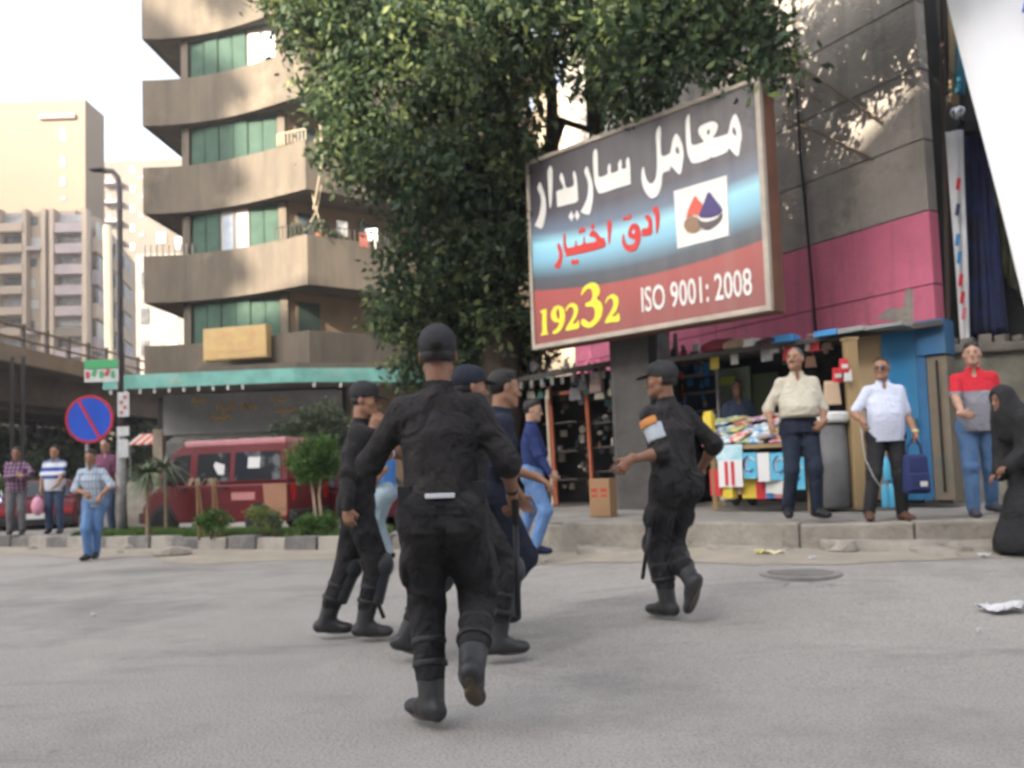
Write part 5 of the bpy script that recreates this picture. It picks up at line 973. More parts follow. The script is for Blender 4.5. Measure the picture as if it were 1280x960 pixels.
# local +x is forward
shell('body', [(-1.9, .32), (-1.95, .5), (-1.93, 1.02), (1.42, 1.02), (1.72, .86), (1.88, .62), (1.92, .32)], [(-1.93, 1.022), (-1.9, 1.5), (-1.8, 1.8), (.85, 1.8), (1.1, 1.66), (1.6, 1.022)], .76, .64, 1.8, maroon, vx)
MB().box((-.5, 0, 1.79), (2.62, 1.31, .12)).build('roof', pinkroof, vx, local=True, bevel=.03)
def vwin(name, P, mt, y0=.76, zb=1.022, par=vx, off=.012, thick=.012, z1=1.8, w1=.64):
    obs = []
    for sg in (1, -1):
        f = lambda z: (y0 + (w1 - y0) * max(0, (z - zb)) / (z1 - zb))
        vs = [(x, sg * (f(z) + off), z) for x, z in P] + [(x, sg * (f(z) + off - thick), z) for x, z in P]; n = len(P); mb = MB(); mb.add(vs, [tuple(range(n)), tuple(range(2 * n - 1, n - 1, -1))] + [(i, (i + 1) % n, n + (i + 1) % n, n + i) for i in range(n)]); obs.append(mb.build(name, mt, par, local=True))
    return obs
vwin('side_window', [(.62, 1.08), (1.42, 1.08), (1.02, 1.58), (.62, 1.6)], dglass); vwin('side_window', [(-.42, 1.08), (.42, 1.08), (.42, 1.6), (-.42, 1.6)], dglass); vwin('side_window', [(-1.74, 1.08), (-.56, 1.08), (-.56, 1.6), (-1.68, 1.6)], dglass)
for x in (.53, -.49): vwin('door_seam', [(x - .012, .45), (x + .012, .45), (x + .012, 1.7), (x - .012, 1.7)], trim, off=.005)
vwin('rear_patch', [(-1.88, .42), (-1.35, .42), (-1.3, 1.0), (-1.88, 1.0)], tanp, off=.006); vwin('side_moulding', [(-1.1, .72), (-.5, .72), (-.5, .86), (-1.1, .86)], M('pale_pink_print', (.45, .2, .2)), off=.01)  # tan patch low on the rear sides
vwin('door_handle', [(-.36, .93), (-.2, .93), (-.2, .97), (-.36, .97)], trim, off=.03, thick=.03); vwin('door_handle', [(.66, .93), (.8, .93), (.8, .97), (.66, .97)], trim, off=.03, thick=.03)
vwin('sticker', [(-.3, 1.2), (-.15, 1.2), (-.02, 1.36), (-.05, 1.44), (-.3, 1.38)], M('white_sticker', (.6, .6, .6)), off=.018); vwin('sticker', [(-1.2, 1.3), (-.9, 1.3), (-.9, 1.5), (-1.2, 1.5)], M('white_sticker', (.6, .6, .6)), off=.018)
MB().hull8([(1.14, -.6, 1.62), (1.6, -.7, 1.05), (1.6, .7, 1.05), (1.14, .6, 1.62), (1.18, -.58, 1.64), (1.63, -.68, 1.06), (1.63, .68, 1.06), (1.18, .58, 1.64)]).build('windscreen', dglass, vx, local=True)
MB().box((1.93, 0, .42), (.14, 1.5, .2)).build('bumper', trim, vx, local=True, bevel=.03); MB().box((-1.97, 0, .42), (.12, 1.5, .2)).build('bumper', trim, vx, local=True, bevel=.03)
for y in (-.56, .56): MB().ell((1.83, y, .72), (.07, .16, .1)).build('headlight', M('headlight_glass', (.6, .6, .6), rough=.1), vx, local=True, smooth=True); MB().box((-1.95, y * 1.1, .85), (.05, .12, .3)).build('tail_light', M('tail_red', (.4, .02, .02), rough=.2), vx, local=True)
for y in (-.86, .86): MB().box((1.1, y, 1.12), (.1, .16, .2)).build('wing_mirror', trim, vx, local=True, bevel=.03)
for x in (1.3, -1.2):
    for y in (-.7, .7):
        MB().lathe((x, y * 1.04, .31), [(.36, -.04), (.36, .04)], 22, 'Y').build('wheel_arch', trim, vx, local=True); wheel(vx, x, y * 1.03)
def sedan(loc, rz, label, paint):
    s = thing('parked_car', loc, label, 'car', rz=rz)
    shell('body', [(-2.1, .3), (-2.15, .55), (-2.05, .86), (-1.1, .92), (.9, .9), (1.95, .74), (2.12, .55), (2.1, .3)], [(-1.5, .9), (-.95, 1.36), (.25, 1.38), (1.05, .9)], .82, .6, 1.38, paint, s, .06)
    MB().hull8([(-1.42, -.66, .97), (-1.02, -.57, 1.31), (-1.02, .57, 1.31), (-1.42, .66, .97), (-1.45, -.66, .97), (-1.05, -.57, 1.33), (-1.05, .57, 1.33), (-1.45, .66, .97)]).build('rear_window', dglass, s, local=True)
    MB().hull8([(.98, -.66, .96), (.36, -.57, 1.31), (.36, .57, 1.31), (.98, .66, .96), (1.02, -.66, .97), (.4, -.57, 1.33), (.4, .57, 1.33), (1.02, .66, .97)]).build('windscreen', dglass, s, local=True)
    vwin('side_window', [(-1.15, .96), (-.5, .96), (-.5, 1.3), (-.92, 1.3)], dglass, .82, .9, s, z1=1.38, w1=.6); vwin('side_window', [(-.4, .96), (.75, .96), (.25, 1.3), (-.4, 1.3)], dglass, .82, .9, s, z1=1.38, w1=.6)
    for x in (1.28, -1.25):
        for y in (-.74, .74): MB().lathe((x, y * 1.04, .3), [(.37, -.05), (.37, .05)], 20, 'Y').build('wheel_arch', trim, s, local=True); wheel(s, x, y * 1.03, .3)
    for x, nm, mt in ((2.08, 'headlight', M('headlight_glass', (.6, .6, .6))), (-2.08, 'tail_light', M('tail_red', (.4, .02, .02)))):
        for y in (-.62, .62): MB().box((x, y, .62), (.1, .28, .14)).build(nm, mt, s, local=True, bevel=.02)
    for x in (2.14, -2.16): MB().box((x, 0, .4), (.1, 1.6, .2)).build('bumper', trim, s, local=True, bevel=.03)
    for x in (2.2, -2.22): MB().box((x, 0, .52 if x < 0 else .42), (.02, .42, .13)).build('number_plate', white, s, local=True)
    return s
sedan((at(48, 620, 21.3).x, 21.6, 0), math.radians(114), 'maroon saloon car seen from behind, parked behind the two men at far left', maroon)
sedan((at(415, 620, 18.8).x, 19.0, 0), math.radians(165), 'dark red saloon car behind the round-headed tree', M('darkred_paint', (.08, .01, .015), rough=.3))
# ================================================================== street furniture
lampm = M('lamp_pole_paint', (.09, .08, .09), (.13, .12, .12), 4, .6); basem = M('pole_base_paint', (.38, .38, .37), (.22, .22, .22), 4, .7)
LY = 16.6; pb_ = at(152, 655, LY); ptop = at(153, 222, LY)
sl2 = thing('street_lamp', (pb_.x, LY, .2), 'tall dark street lamp with a single arm reaching left and pasted plates', 'street lamp')
mb = MB(); mb.tube([(pb_.x, LY, 2.2), (pb_.x, LY, ptop.z - .3), (pb_.x - .03, LY, ptop.z), (pb_.x - .14, LY, ptop.z + .14), at(128, 213, LY)], .055, 10); mb.build('pole', lampm, sl2, smooth=True)
mb = MB(); mb.tube([(pb_.x, LY, .19), (pb_.x, LY, 1.2), (pb_.x, LY, 2.22)], [.11, .1, .07], 10); mb.build('pole_base', basem, sl2, smooth=True)
h_ = at(123, 212, LY); MB().ell((h_.x, h_.y, h_.z), (.2, .1, .05)).build('lamp_head', lampm, sl2, smooth=True)
for (x0, y0, x1, y1, mt) in ((147, 490, 161, 521, 'print'), (146, 533, 161, 545, 'w'), (148, 549, 160, 572, 'w')):
    a = at(x0, y1, LY - .14); b = at(x1, y0, LY - .14); o = bx('plate', ((a.x + b.x) / 2, LY - .13, (a.z + b.z) / 2), (b.x - a.x, .02, b.z - a.z), M('plate_white', (.55, .56, .56), (.4, .41, .42), 4), sl2)
    if mt == 'print':
        for k in range(4): bx('faded_print', ((a.x + b.x) / 2 + (k % 2 - .5) * .07, LY - .145, a.z + .08 + k * .1), (.07, .008, .07), M('faded_red', (.4, .15, .14)), o)
gsn = thing('hanging_board', at(127, 478, LY - .2), 'small board with green top band fixed to the street lamp above the canopy corner', 'sign')
a = at(106, 478, LY - .2); b = at(148, 449, LY - .2); bx('board', ((a.x + b.x) / 2, LY - .2, (a.z + b.z) / 2), (b.x - a.x, .03, b.z - a.z), M('board_white', (.55, .57, .56)), gsn)
bx('green_band', ((a.x + b.x) / 2, LY - .225, b.z - .09), (b.x - a.x - .01, .015, .17), M('board_green', (.08, .35, .15)), gsn)
for k, (fx, mt) in enumerate(((.1, 'r'), (.3, 'g'), (.5, 'g'), (.68, 'r'), (.85, 'g'))): bx('print_mark', (a.x + (b.x - a.x) * fx, LY - .225, a.z + .14 + .04 * (k % 2)), (.07, .012, .13), M('board_red', (.5, .06, .06)) if mt == 'r' else M('board_green', (.08, .35, .15)), gsn, rz=0, ry=.4 * (k % 2))
NY = 15.2; c = at(112, 524, NY); R_ = 30 * NY / FPX
ns = thing('no_parking_sign', (c.x, NY, .2), 'round blue no-parking sign with red rim and red slash', 'sign')
MB().lathe((c.x, NY, c.z), [(R_, -.012), (R_, .012)], 40, 'Y').build('disc', M('sign_blue', (.02, .07, .42), (.025, .09, .5), 3, .4), ns)
mb = MB(); n = 40
for rr, yy in ((R_ * .9, -.02), (R_ * 1.0, -.02), (R_ * 1.01, .01)): mb.v += [(c.x + rr * math.cos(2 * PI * k / n), NY + yy, c.z + rr * math.sin(2 * PI * k / n)) for k in range(n)]
mb.f = [(i * n + k, i * n + (k + 1) % n, (i + 1) * n + (k + 1) % n, (i + 1) * n + k) for i in range(2) for k in range(n)]; mb.build('red_rim', M('sign_red', (.42, .03, .05), rough=.45), ns)
bx('red_slash', (c.x, NY - .018, c.z), (R_ * 1.86, .01, .055), M('sign_red', (.42, .03, .05)), ns, ry=math.radians(61))
mb = MB(); mb.tube([(c.x - .06, NY + .03, .19), (c.x - .06, NY + .03, c.z)], .03, 8); mb.build('pole', basem, ns)
# concrete block by the lamp, low wall behind the parked people
p = at(158, 640, 18.6); q_ = thing('concrete_barrier', (p.x, 18.8, .2), 'grey concrete barrier block behind the street lamp', 'barrier'); MB().box((p.x, 18.8, .68), (.95, .5, 1.0), taper=.85).build('block', kerbm, q_, bevel=.03); MB().box((p.x, 18.8, 1.2), (.6, .3, .06)).build('cap', kerbm, q_, bevel=.02)
# ================================================================== litter on the road
def rock(px, py, sx, sy, sz_, lab, name='stone', mat=None):
    d = ray(px, py); k = -1.12 / d.z; x, y = d.x * k, d.y * k
    for _ in range(6): k = (G(d.x * k, d.y * k) - 1.12) / d.z
    x, y = d.x * k, d.y * k; r = random.Random(px); bm_ = bmesh.new(); bmesh.ops.create_icosphere(bm_, subdivisions=2, radius=1)
    for v in bm_.verts: v.co = Vector((v.co.x * sx, v.co.y * sy, max(-.3, v.co.z) * sz_)) * (1 + r.uniform(-.16, .16))
    me = bpy.data.meshes.new(name); bm_.to_mesh(me); bm_.free(); me.materials.append(mat or kerbm); o = bpy.data.objects.new(name, me); COL.objects.link(o); o.location = (x, y, G(x, y) + sz_ * .28); tag(o, lab, name.replace('_', ' ')); return o
rock(217, 695, .3, .16, .13, 'long grey broken kerb lump lying on the road below the painted kerb'); rock(163, 687, .14, .1, .09, 'grey stone on the road right of the man in jeans'); rock(40, 688, .1, .08, .07, 'small grey stone at the foot of the kerb at far left'); rock(150, 692, .06, .05, .05, 'tiny stone beside the grey stone'); rock(705, 684, .16, .12, .08, 'dark broken slab piece at the right kerb corner'); rock(1060, 690, .2, .16, .1, 'dark heap of dirt against the lowest kerb step')
def litter(px, py, w_, d_, mat, lab, name='litter', h=.03):
    d = ray(px, py); k = -1.12 / d.z
    for _ in range(6): k = (G(d.x * k, d.y * k) - 1.12) / d.z
    x, y = d.x * k, d.y * k; r = random.Random(px + 1); mb = MB(); a = [r.uniform(.5, 1.1) for _ in range(40)]
    mb.grid(lambda u, v: Vector(((u - .5) * w_ * a[int(v * 5)], (v - .5) * d_ * a[10 + int(u * 5)], h * r.uniform(.1, 1) + .006)), 7, 5); o = mb.build(name, mat, None, solid=.004); o.location = (x, y, G(x, y)); tag(o, lab, 'litter'); return o
wpl = M('white_plastic', (.65, .65, .66), (.5, .5, .5), 9, .5)
litter(1256, 766, .34, .2, wpl, 'crumpled white plastic sheet on the road at the right edge', h=.07); litter(963, 694, .3, .14, M('yellow_wrapper', (.6, .5, .15), (.65, .62, .5), 9, .5), 'yellow and white crumpled wrapper by the kerb', h=.06); litter(1231, 697, .1, .07, wpl, 'small white paper scrap near the kerb at right', h=.04); litter(1225, 792, .03, .02, wpl, 'tiny white scrap in the open road'); litter(118, 771, .06, .04, wpl, 'tiny pale scrap on the road at left'); litter(683, 703, .08, .05, wpl, 'small white scrap beside the kerb corner', h=.03); litter(75, 682, .12, .06, wpl, 'pale scrap at the foot of the kerb at far left'); litter(1015, 700, .08, .05, wpl, 'tiny white scrap right of the yellow wrapper'); litter(480, 697, .12, .06, wpl, 'pale litter at the rounded end of the island')
d = ray(1000, 716); k = (.2 - 1.12) / d.z; mx_, my_ = d.x * k, d.y * k; mz = G(mx_, my_); mh = thing('manhole_cover', (mx_, my_, mz), 'worn round iron manhole cover set in the road before the kerb', 'manhole cover')
iron = M('worn_iron', (.2, .19, .175), (.27, .255, .24), 6, .8, .3)
MB().lathe((0, 0, 0), [(.34, -.02), (.34, .004), (.3, .007)], 28).build('cover', iron, mh, local=True)
for i in range(-4, 5): MB().box((0, i * .06, .009), (2 * math.sqrt(max(.01, .27 ** 2 - (i * .06) ** 2)), .025, .008)).build('rib', iron, mh, local=True)

# plants, ropes and washing on the corner balconies
for (px, py, Y, rp, lab) in ((372, 288, 26.2, 9, 'dark potted plant on the corner balcony, left of the parapet corner'), (398, 284, 26.0, 8, 'small potted plant right at the parapet corner'), (418, 292, 26.6, 7, 'low potted plant right of the parapet corner'), (470, 300, 28.6, 9, 'trailing plant near the right end of the balcony')):
    c = at(px, py, Y + .35); q_ = thing('potted_plant', tuple(c), lab, 'plant'); leaf_mesh('foliage', [(tuple(c), rp * Y / FPX)], 40, 16, .12, .08, dull, q_, int(px)); MB().lathe(c - Vector((0, 0, .32)), [(.1, -.1), (.14, .12)], 10).build('pot', M('clay_pot', (.3, .13, .08)), q_)
for i, P in enumerate(([(400, 150, 26.1), (403, 200, 26.0), (392, 262, 26.2)], [(402, 232, 26.1), (396, 262, 26.0), (384, 288, 26.2)], [(388, 232, 26.3), (394, 258, 26.2), (402, 284, 26.2)])):
    mb = MB(); mb.tube([at(*p) for p in P], .022 if i else .03, 5); q_ = mb.build('rope', M('rope_tan', (.3, .25, .18)), None); tag(q_, ('pale pipe running up past the balcony corner', 'slanting pole leaning left on the corner balcony', 'slanting pole leaning right on the corner balcony', 'thin cable hanging down the parapet corner')[i], 'cable')
for i, (px, py, w_, h_, c_) in enumerate(((428, 286, .35, .5, (.5, .5, .48)), (455, 300, .3, .45, (.35, .12, .1)))):
    p = at(px, py, 27.0); q_ = bx('hanging_cloth', p, (w_, .02, h_), M('washing_%s' % 'pr'[i], c_, tuple(x * .7 for x in c_), 6), None, rz=.6); tag(q_, ('pale cloth drying over the corner balcony parapet', 'dull red cloth drying on the corner balcony')[i], 'cloth')
# ================================================================== people: bodies and clothes grown from smooth distance fields
def smin(a, b, k):
    h = np.maximum(k - np.abs(a - b), 0) / k; return np.minimum(a, b) - h * h * k * .25
class Field:
    def __init__(s): s.p = []
    def cone(s, a, b, r1, r2, k=.03, op='u', flat=None):
        a = np.array(a, float); b = np.array(b, float); m = max(r1, r2)
        def fn(P):
            ab = b - a; t = np.clip(((P - a) @ ab) / max(1e-9, ab @ ab), 0, 1); return np.linalg.norm(P - a - t[:, None] * ab, axis=1) - (r1 + (r2 - r1) * t)
        s.p.append((fn, np.minimum(a, b) - m, np.maximum(a, b) + m, k, op)); return s
    def ell(s, c, ax, r, k=.02, op='u'):
        c = np.array(c, float); ax = np.array(ax, float); r = np.array(r, float); R = r.max()
        def fn(P):
            q = ((P - c) @ ax.T) / r; n = np.linalg.norm(q, axis=1); return (n - 1) * r.min() * np.where(n > 1.0, (r.mean() / r.min()) ** .3, 1)
        s.p.append((fn, c - R, c + R, k, op)); return s
    def loft(s, pts, side, radii, k=.03, op='u'):
        # elliptical tube through pts; side = unit lateral vectors; radii = (ra, rb) per point; flat ends
        pts = np.array(pts, float); side = np.array(side, float); radii = np.array(radii, float); L = np.linalg.norm(np.diff(pts, axis=0), axis=1); cum = np.concatenate([[0], np.cumsum(L)]); mx = radii.max()
        def fn(P):
            best = np.full(len(P), 1e9)
            # project on overall axis
            ax = pts[-1] - pts[0]; tot = np.linalg.norm(ax); ax = ax / tot; h = (P - pts[0]) @ ax; hp = (pts - pts[0]) @ ax
            c = np.stack([np.interp(h, hp, pts[:, i]) for i in range(3)], 1); sd = np.stack([np.interp(h, hp, side[:, i]) for i in range(3)], 1); sd /= np.linalg.norm(sd, axis=1)[:, None] + 1e-9
            ra = np.interp(h, hp, radii[:, 0]); rb = np.interp(h, hp, radii[:, 1]); d = P - c; d = d - np.outer(d @ ax, ax); u = np.einsum('ij,ij->i', d, sd); v = np.linalg.norm(d - u[:, None] * sd, axis=1)
            n = np.sqrt((np.abs(u) / ra) ** 2.3 + (v / rb) ** 2.3 + 1e-12) ; n = n ** (2 / 2.3); dr = (n - 1) * np.minimum(ra, rb); dz = np.maximum(-h, h - hp[-1])
            return np.where(dz > 0, np.sqrt(np.maximum(dr, 0) ** 2 + dz ** 2) , np.maximum(dr, dz))
        s.p.append((fn, pts.min(0) - mx, pts.max(0) + mx, k, op)); return s
    def cut(s, p, n):                       # remove the side the normal points to
        p = np.array(p, float); n = np.array(n, float); n /= np.linalg.norm(n)
        s.p.append((lambda P: (P - p) @ n, None, None, 0, 'c')); return s
    def fold(s, fn): s.p.append((fn, None, None, 0, 'd')); return s
    def ev(s, P):
        d = np.full(len(P), .25)
        for fn, lo, hi, k, op in s.p:
            if lo is not None:
                m = np.all((P > lo - .07) & (P < hi + .07), axis=1); ix = np.nonzero(m)[0]
                if not len(ix): continue
                v = fn(P[ix])
                if op == 'u': d[ix] = smin(d[ix], v, k) if k else np.minimum(d[ix], v)
                elif op == 's': d[ix] = -smin(-d[ix], v, k)
            elif op == 'c': d = np.maximum(d, fn(P))
            elif op == 'd': d = d + fn(P)
        return d
    def mesh(s, h):
        lo = np.min([q[1] for q in s.p if q[4] == 'u'], 0) - 3 * h; hi = np.max([q[2] for q in s.p if q[4] == 'u'], 0) + 3 * h
        S = 4; n = np.ceil((hi - lo) / (h * S)).astype(int) + 1; H = h * S
        g = [lo[i] + (np.arange(n[i]) + .5) * H for i in range(3)]; C = np.stack(np.meshgrid(*g, indexing='ij'), -1).reshape(-1, 3)
        m = np.abs(s.ev(C)) < H * 1.25 + .012; act = m.reshape(n)
        D = np.full(tuple(n * S + 1), 1.0, np.float32)
        # coarse sign fill
        idx = np.nonzero(act.ravel())[0]; ii = np.array(np.unravel_index(idx, n)).T
        off = np.stack(np.meshgrid(np.arange(S + 1), np.arange(S + 1), np.arange(S + 1), indexing='ij'), -1).reshape(-1, 3)
        K = np.unique((ii[:, None, :] * S + off[None]).reshape(-1, 3) @ np.array([D.shape[1] * D.shape[2], D.shape[2], 1])); kk = np.array(np.unravel_index(K, D.shape)).T
        D.ravel()[K] = s.ev(lo + kk * h)
        known = np.zeros(D.shape, bool); known.ravel()[K] = True
        ins = D < 0
        # cells: surface nets
        c = [D[a:D.shape[0] - 1 + a, b:D.shape[1] - 1 + b, e:D.shape[2] - 1 + e] for a in (0, 1) for b in (0, 1) for e in (0, 1)]
        kn = known[:-1, :-1, :-1] & known[1:, 1:, 1:] & known[1:, :-1, :-1] & known[:-1, 1:, 1:] & known[:-1, 1:, :-1] & known[1:, :-1, 1:] & known[:-1, :-1, 1:] & known[1:, 1:, :-1]
        neg = sum((x < 0).astype(np.int8) for x in c); cell = kn & (neg > 0) & (neg < 8); ci = np.array(np.nonzero(cell)).T
        vals = np.stack([x[cell] for x in c], 1); cor = np.array([(a, b, e) for a in (0, 1) for b in (0, 1) for e in (0, 1)], float)
        acc = np.zeros((len(ci), 3)); cnt = np.zeros(len(ci))
        for a in range(8):
            for b in range(a + 1, 8):
                if np.abs(cor[a] - cor[b]).sum() != 1: continue
                va, vb = vals[:, a], vals[:, b]; x = (va < 0) != (vb < 0); t = np.where(x, va / np.where(x, va - vb, 1), 0)
                acc += np.where(x[:, None], cor[a] + (cor[b] - cor[a]) * t[:, None], 0); cnt += x
        V = lo + (ci + acc / cnt[:, None]) * h
        vid = np.full(cell.shape, -1, np.int64); vid[cell] = np.arange(len(ci)); F = []
        for ax in range(3):
            sl = [slice(0, None)] * 3; A = D.take(range(0, D.shape[ax] - 1), ax) < 0; B = D.take(range(1, D.shape[ax]), ax) < 0
            e = np.array(np.nonzero(A != B)).T; o1, o2 = [i for i in range(3) if i != ax]
            ok = (e[:, o1] > 0) & (e[:, o2] > 0) & (e[:, o1] < D.shape[o1] - 1) & (e[:, o2] < D.shape[o2] - 1); e = e[ok]
            def q(d1, d2): f = e.copy(); f[:, o1] -= d1; f[:, o2] -= d2; return vid[f[:, 0], f[:, 1], f[:, 2]]
            Q = np.stack([q(1, 1), q(0, 1), q(0, 0), q(1, 0)], 1); Q = Q[(Q >= 0).all(1)]; F.append(Q)
        return V, np.concatenate(F)
def fobj(name, fields, mat, parent, smooth=2):
    Vs, Fs, n = [], [], 0
    for f, h in fields:
        V, Fc = f.mesh(h); Vs.append(V); Fs.append(Fc + n); n += len(V)
    V = np.concatenate(Vs); Fc = np.concatenate(Fs); inv = np.array(frame_of(parent).inverted()); V = V @ inv[:3, :3].T + inv[:3, 3]
    me = bpy.data.meshes.new(name); me.vertices.add(len(V)); me.vertices.foreach_set('co', V.astype(np.float32).ravel()); me.loops.add(4 * len(Fc)); me.loops.foreach_set('vertex_index', Fc.astype(np.int32).ravel()); me.polygons.add(len(Fc)); me.polygons.foreach_set('loop_start', np.arange(0, 4 * len(Fc), 4, dtype=np.int32)); me.update(calc_edges=True); me.validate()
    bm = bmesh.new(); bm.from_mesh(me); bmesh.ops.recalc_face_normals(bm, faces=bm.faces); bm.to_mesh(me); bm.free()
    me.shade_smooth(); me.materials.append(mat); o = bpy.data.objects.new(name, me); COL.objects.link(o); o.parent = parent; return o
def nrmz(v): v = np.array(v, float); return v / (np.linalg.norm(v) + 1e-12)
def ik(S, W, l1, l2, pole):
    S, W = np.array(S), np.array(W); d = W - S; L = np.linalg.norm(d); L2 = min(L, (l1 + l2) * .995)
    W2 = S + d / L * L2; a = (l1 * l1 - l2 * l2 + L2 * L2) / (2 * L2); hgt = math.sqrt(max(0, l1 * l1 - a * a)); u = d / L; p = np.array(pole, float); p = p - (p @ u) * u; p = nrmz(p)
    return S + u * a + p * hgt, W2
def skinmat(name, c): return M(name, c, tuple(x * .82 for x in c), 14, .5, .15, 60, spec=.35)
SKIN = {'tan': skinmat('skin_tan', (.36, .19, .12)), 'brown': skinmat('skin_brown', (.26, .13, .08)), 'dark': skinmat('skin_dark', (.16, .08, .05)), 'light': skinmat('skin_light', (.46, .27, .19))}
hairm = M('black_hair', (.014, .012, .012), (.03, .026, .025), 40, .55); eyem = M('eye_dark', (.02, .015, .012), rough=.2); hairg = M('greying_hair', (.05, .047, .045), (.1, .1, .1), 40, .6)
def folds(amp, seed, base):
    r = np.random.RandomState(seed); K = [(nrmz(r.normal(size=3) * np.array([1, 1, 2.2])) * r.uniform(34, 85), r.uniform(0, 6.28), r.uniform(.5, 1)) for _ in range(6)]; B = np.array(base)
    def fn(P):
        Q = P - B; w = Q + .022 * np.sin(Q[:, [1, 2, 0]] * 17 + seed) + .03 * np.sin(Q[:, [2, 0, 1]] * 7 + seed * 2); m = .55 + .45 * np.sin(Q[:, 2] * 9 + Q[:, 0] * 6 + seed)
        t = sum(a * (1 - 2 * np.abs(np.sin(w @ k * .5 + ph))) for k, ph, a in K); return amp * t * m * .2
    return fn
def hand(Fd, W, dirv, palm, s, curl, right=True, spread=.2):
    # W wrist point, dirv direction of the hand, palm = normal of the palm side, curl 0..1
    d = nrmz(dirv); n = nrmz(np.array(palm) - (np.array(palm) @ d) * d); sd = np.cross(d, n) * (1 if right else -1)       # sd points to the thumb side
    Fd.ell(W + d * .045 * s, np.stack([sd, d, n]), np.array([.04, .052, .017]) * s, .018 * s)
    Fd.cone(W - d * .03 * s, W + d * .02 * s, .026 * s, .025 * s, .015)
    for i, (o, L) in enumerate(((.029, .074), (.0095, .082), (-.0105, .076), (-.029, .058))):
        b = W + d * (.085 - .006 * abs(i - 1)) * s + sd * o * s; dd = nrmz(d + sd * o * spread * 8); a = 0; p = b
        for j, f in enumerate((.45, .32, .23)):
            a += curl * (1.05 + .25 * j + .06 * i); q = p + (dd * math.cos(a) + n * math.sin(a)) * L * f * s; r0 = (.0092 - .001 * j) * s; Fd.cone(p, q, r0, r0 - .0007 * s, .004 * s); p = q
    b = W + d * .02 * s + sd * .026 * s; m = b + (nrmz(sd * 1.0 + d * .9 + n * .35)) * .042 * s; Fd.cone(b, m, .0125 * s, .011 * s, .012 * s); Fd.cone(m, m + nrmz(d + n * (.3 + curl) - sd * curl * .7) * .032 * s, .0105 * s, .0085 * s, .005 * s)
    return d, n, sd
def head(Fd, H, Fv, Rv, Uv, s, female=False):
    c = lambda r, f, u: H + (Rv * r + Fv * f + Uv * u) * s
    A = np.stack([Rv, Fv, Uv])
    Fd.ell(c(0, -.012, .038), A, np.array([.074, .096, .082]) * s, .02); Fd.ell(c(0, .03, -.02), A, np.array([.061, .062, .086]) * s, .03)
    for q in (-1, 1): Fd.cone(c(q * .048, .0, -.06), c(q * .012, .076, -.1), .018 * s, .018 * s, .03 * s); Fd.ell(c(q * .04, .06, -.022), A, np.array([.02, .022, .02]) * s, .02 * s)
    Fd.cone(c(-.032, .082, .022), c(.032, .082, .022), .0095 * s, .0095 * s, .018 * s)
    for q in (-1, 1): Fd.ell(c(q * .031, .104, .003), A, np.array([.016, .016, .011]) * s, .012 * s, 's'); Fd.ell(c(q * .031, .081, .002), A, np.array([.014, .012, .011]) * s, .004 * s)
    Fd.cone(c(0, .088, .008), c(0, .112, -.032), .0075 * s, .0115 * s, .012 * s)
    for q in (-1, 1): Fd.ell(c(q * .011, .1, -.036), A, np.array([.009, .011, .008]) * s, .006 * s); Fd.ell(c(q * .077, -.006, -.008), np.stack([nrmz(Rv * q + Fv * .3), Uv, np.cross(Rv * q, Uv)]), np.array([.009, .031, .017]) * s, .006 * s)
    Fd.ell(c(0, .088, -.068), A, np.array([.026, .012, .012]) * s, .014 * s)
    return c, A
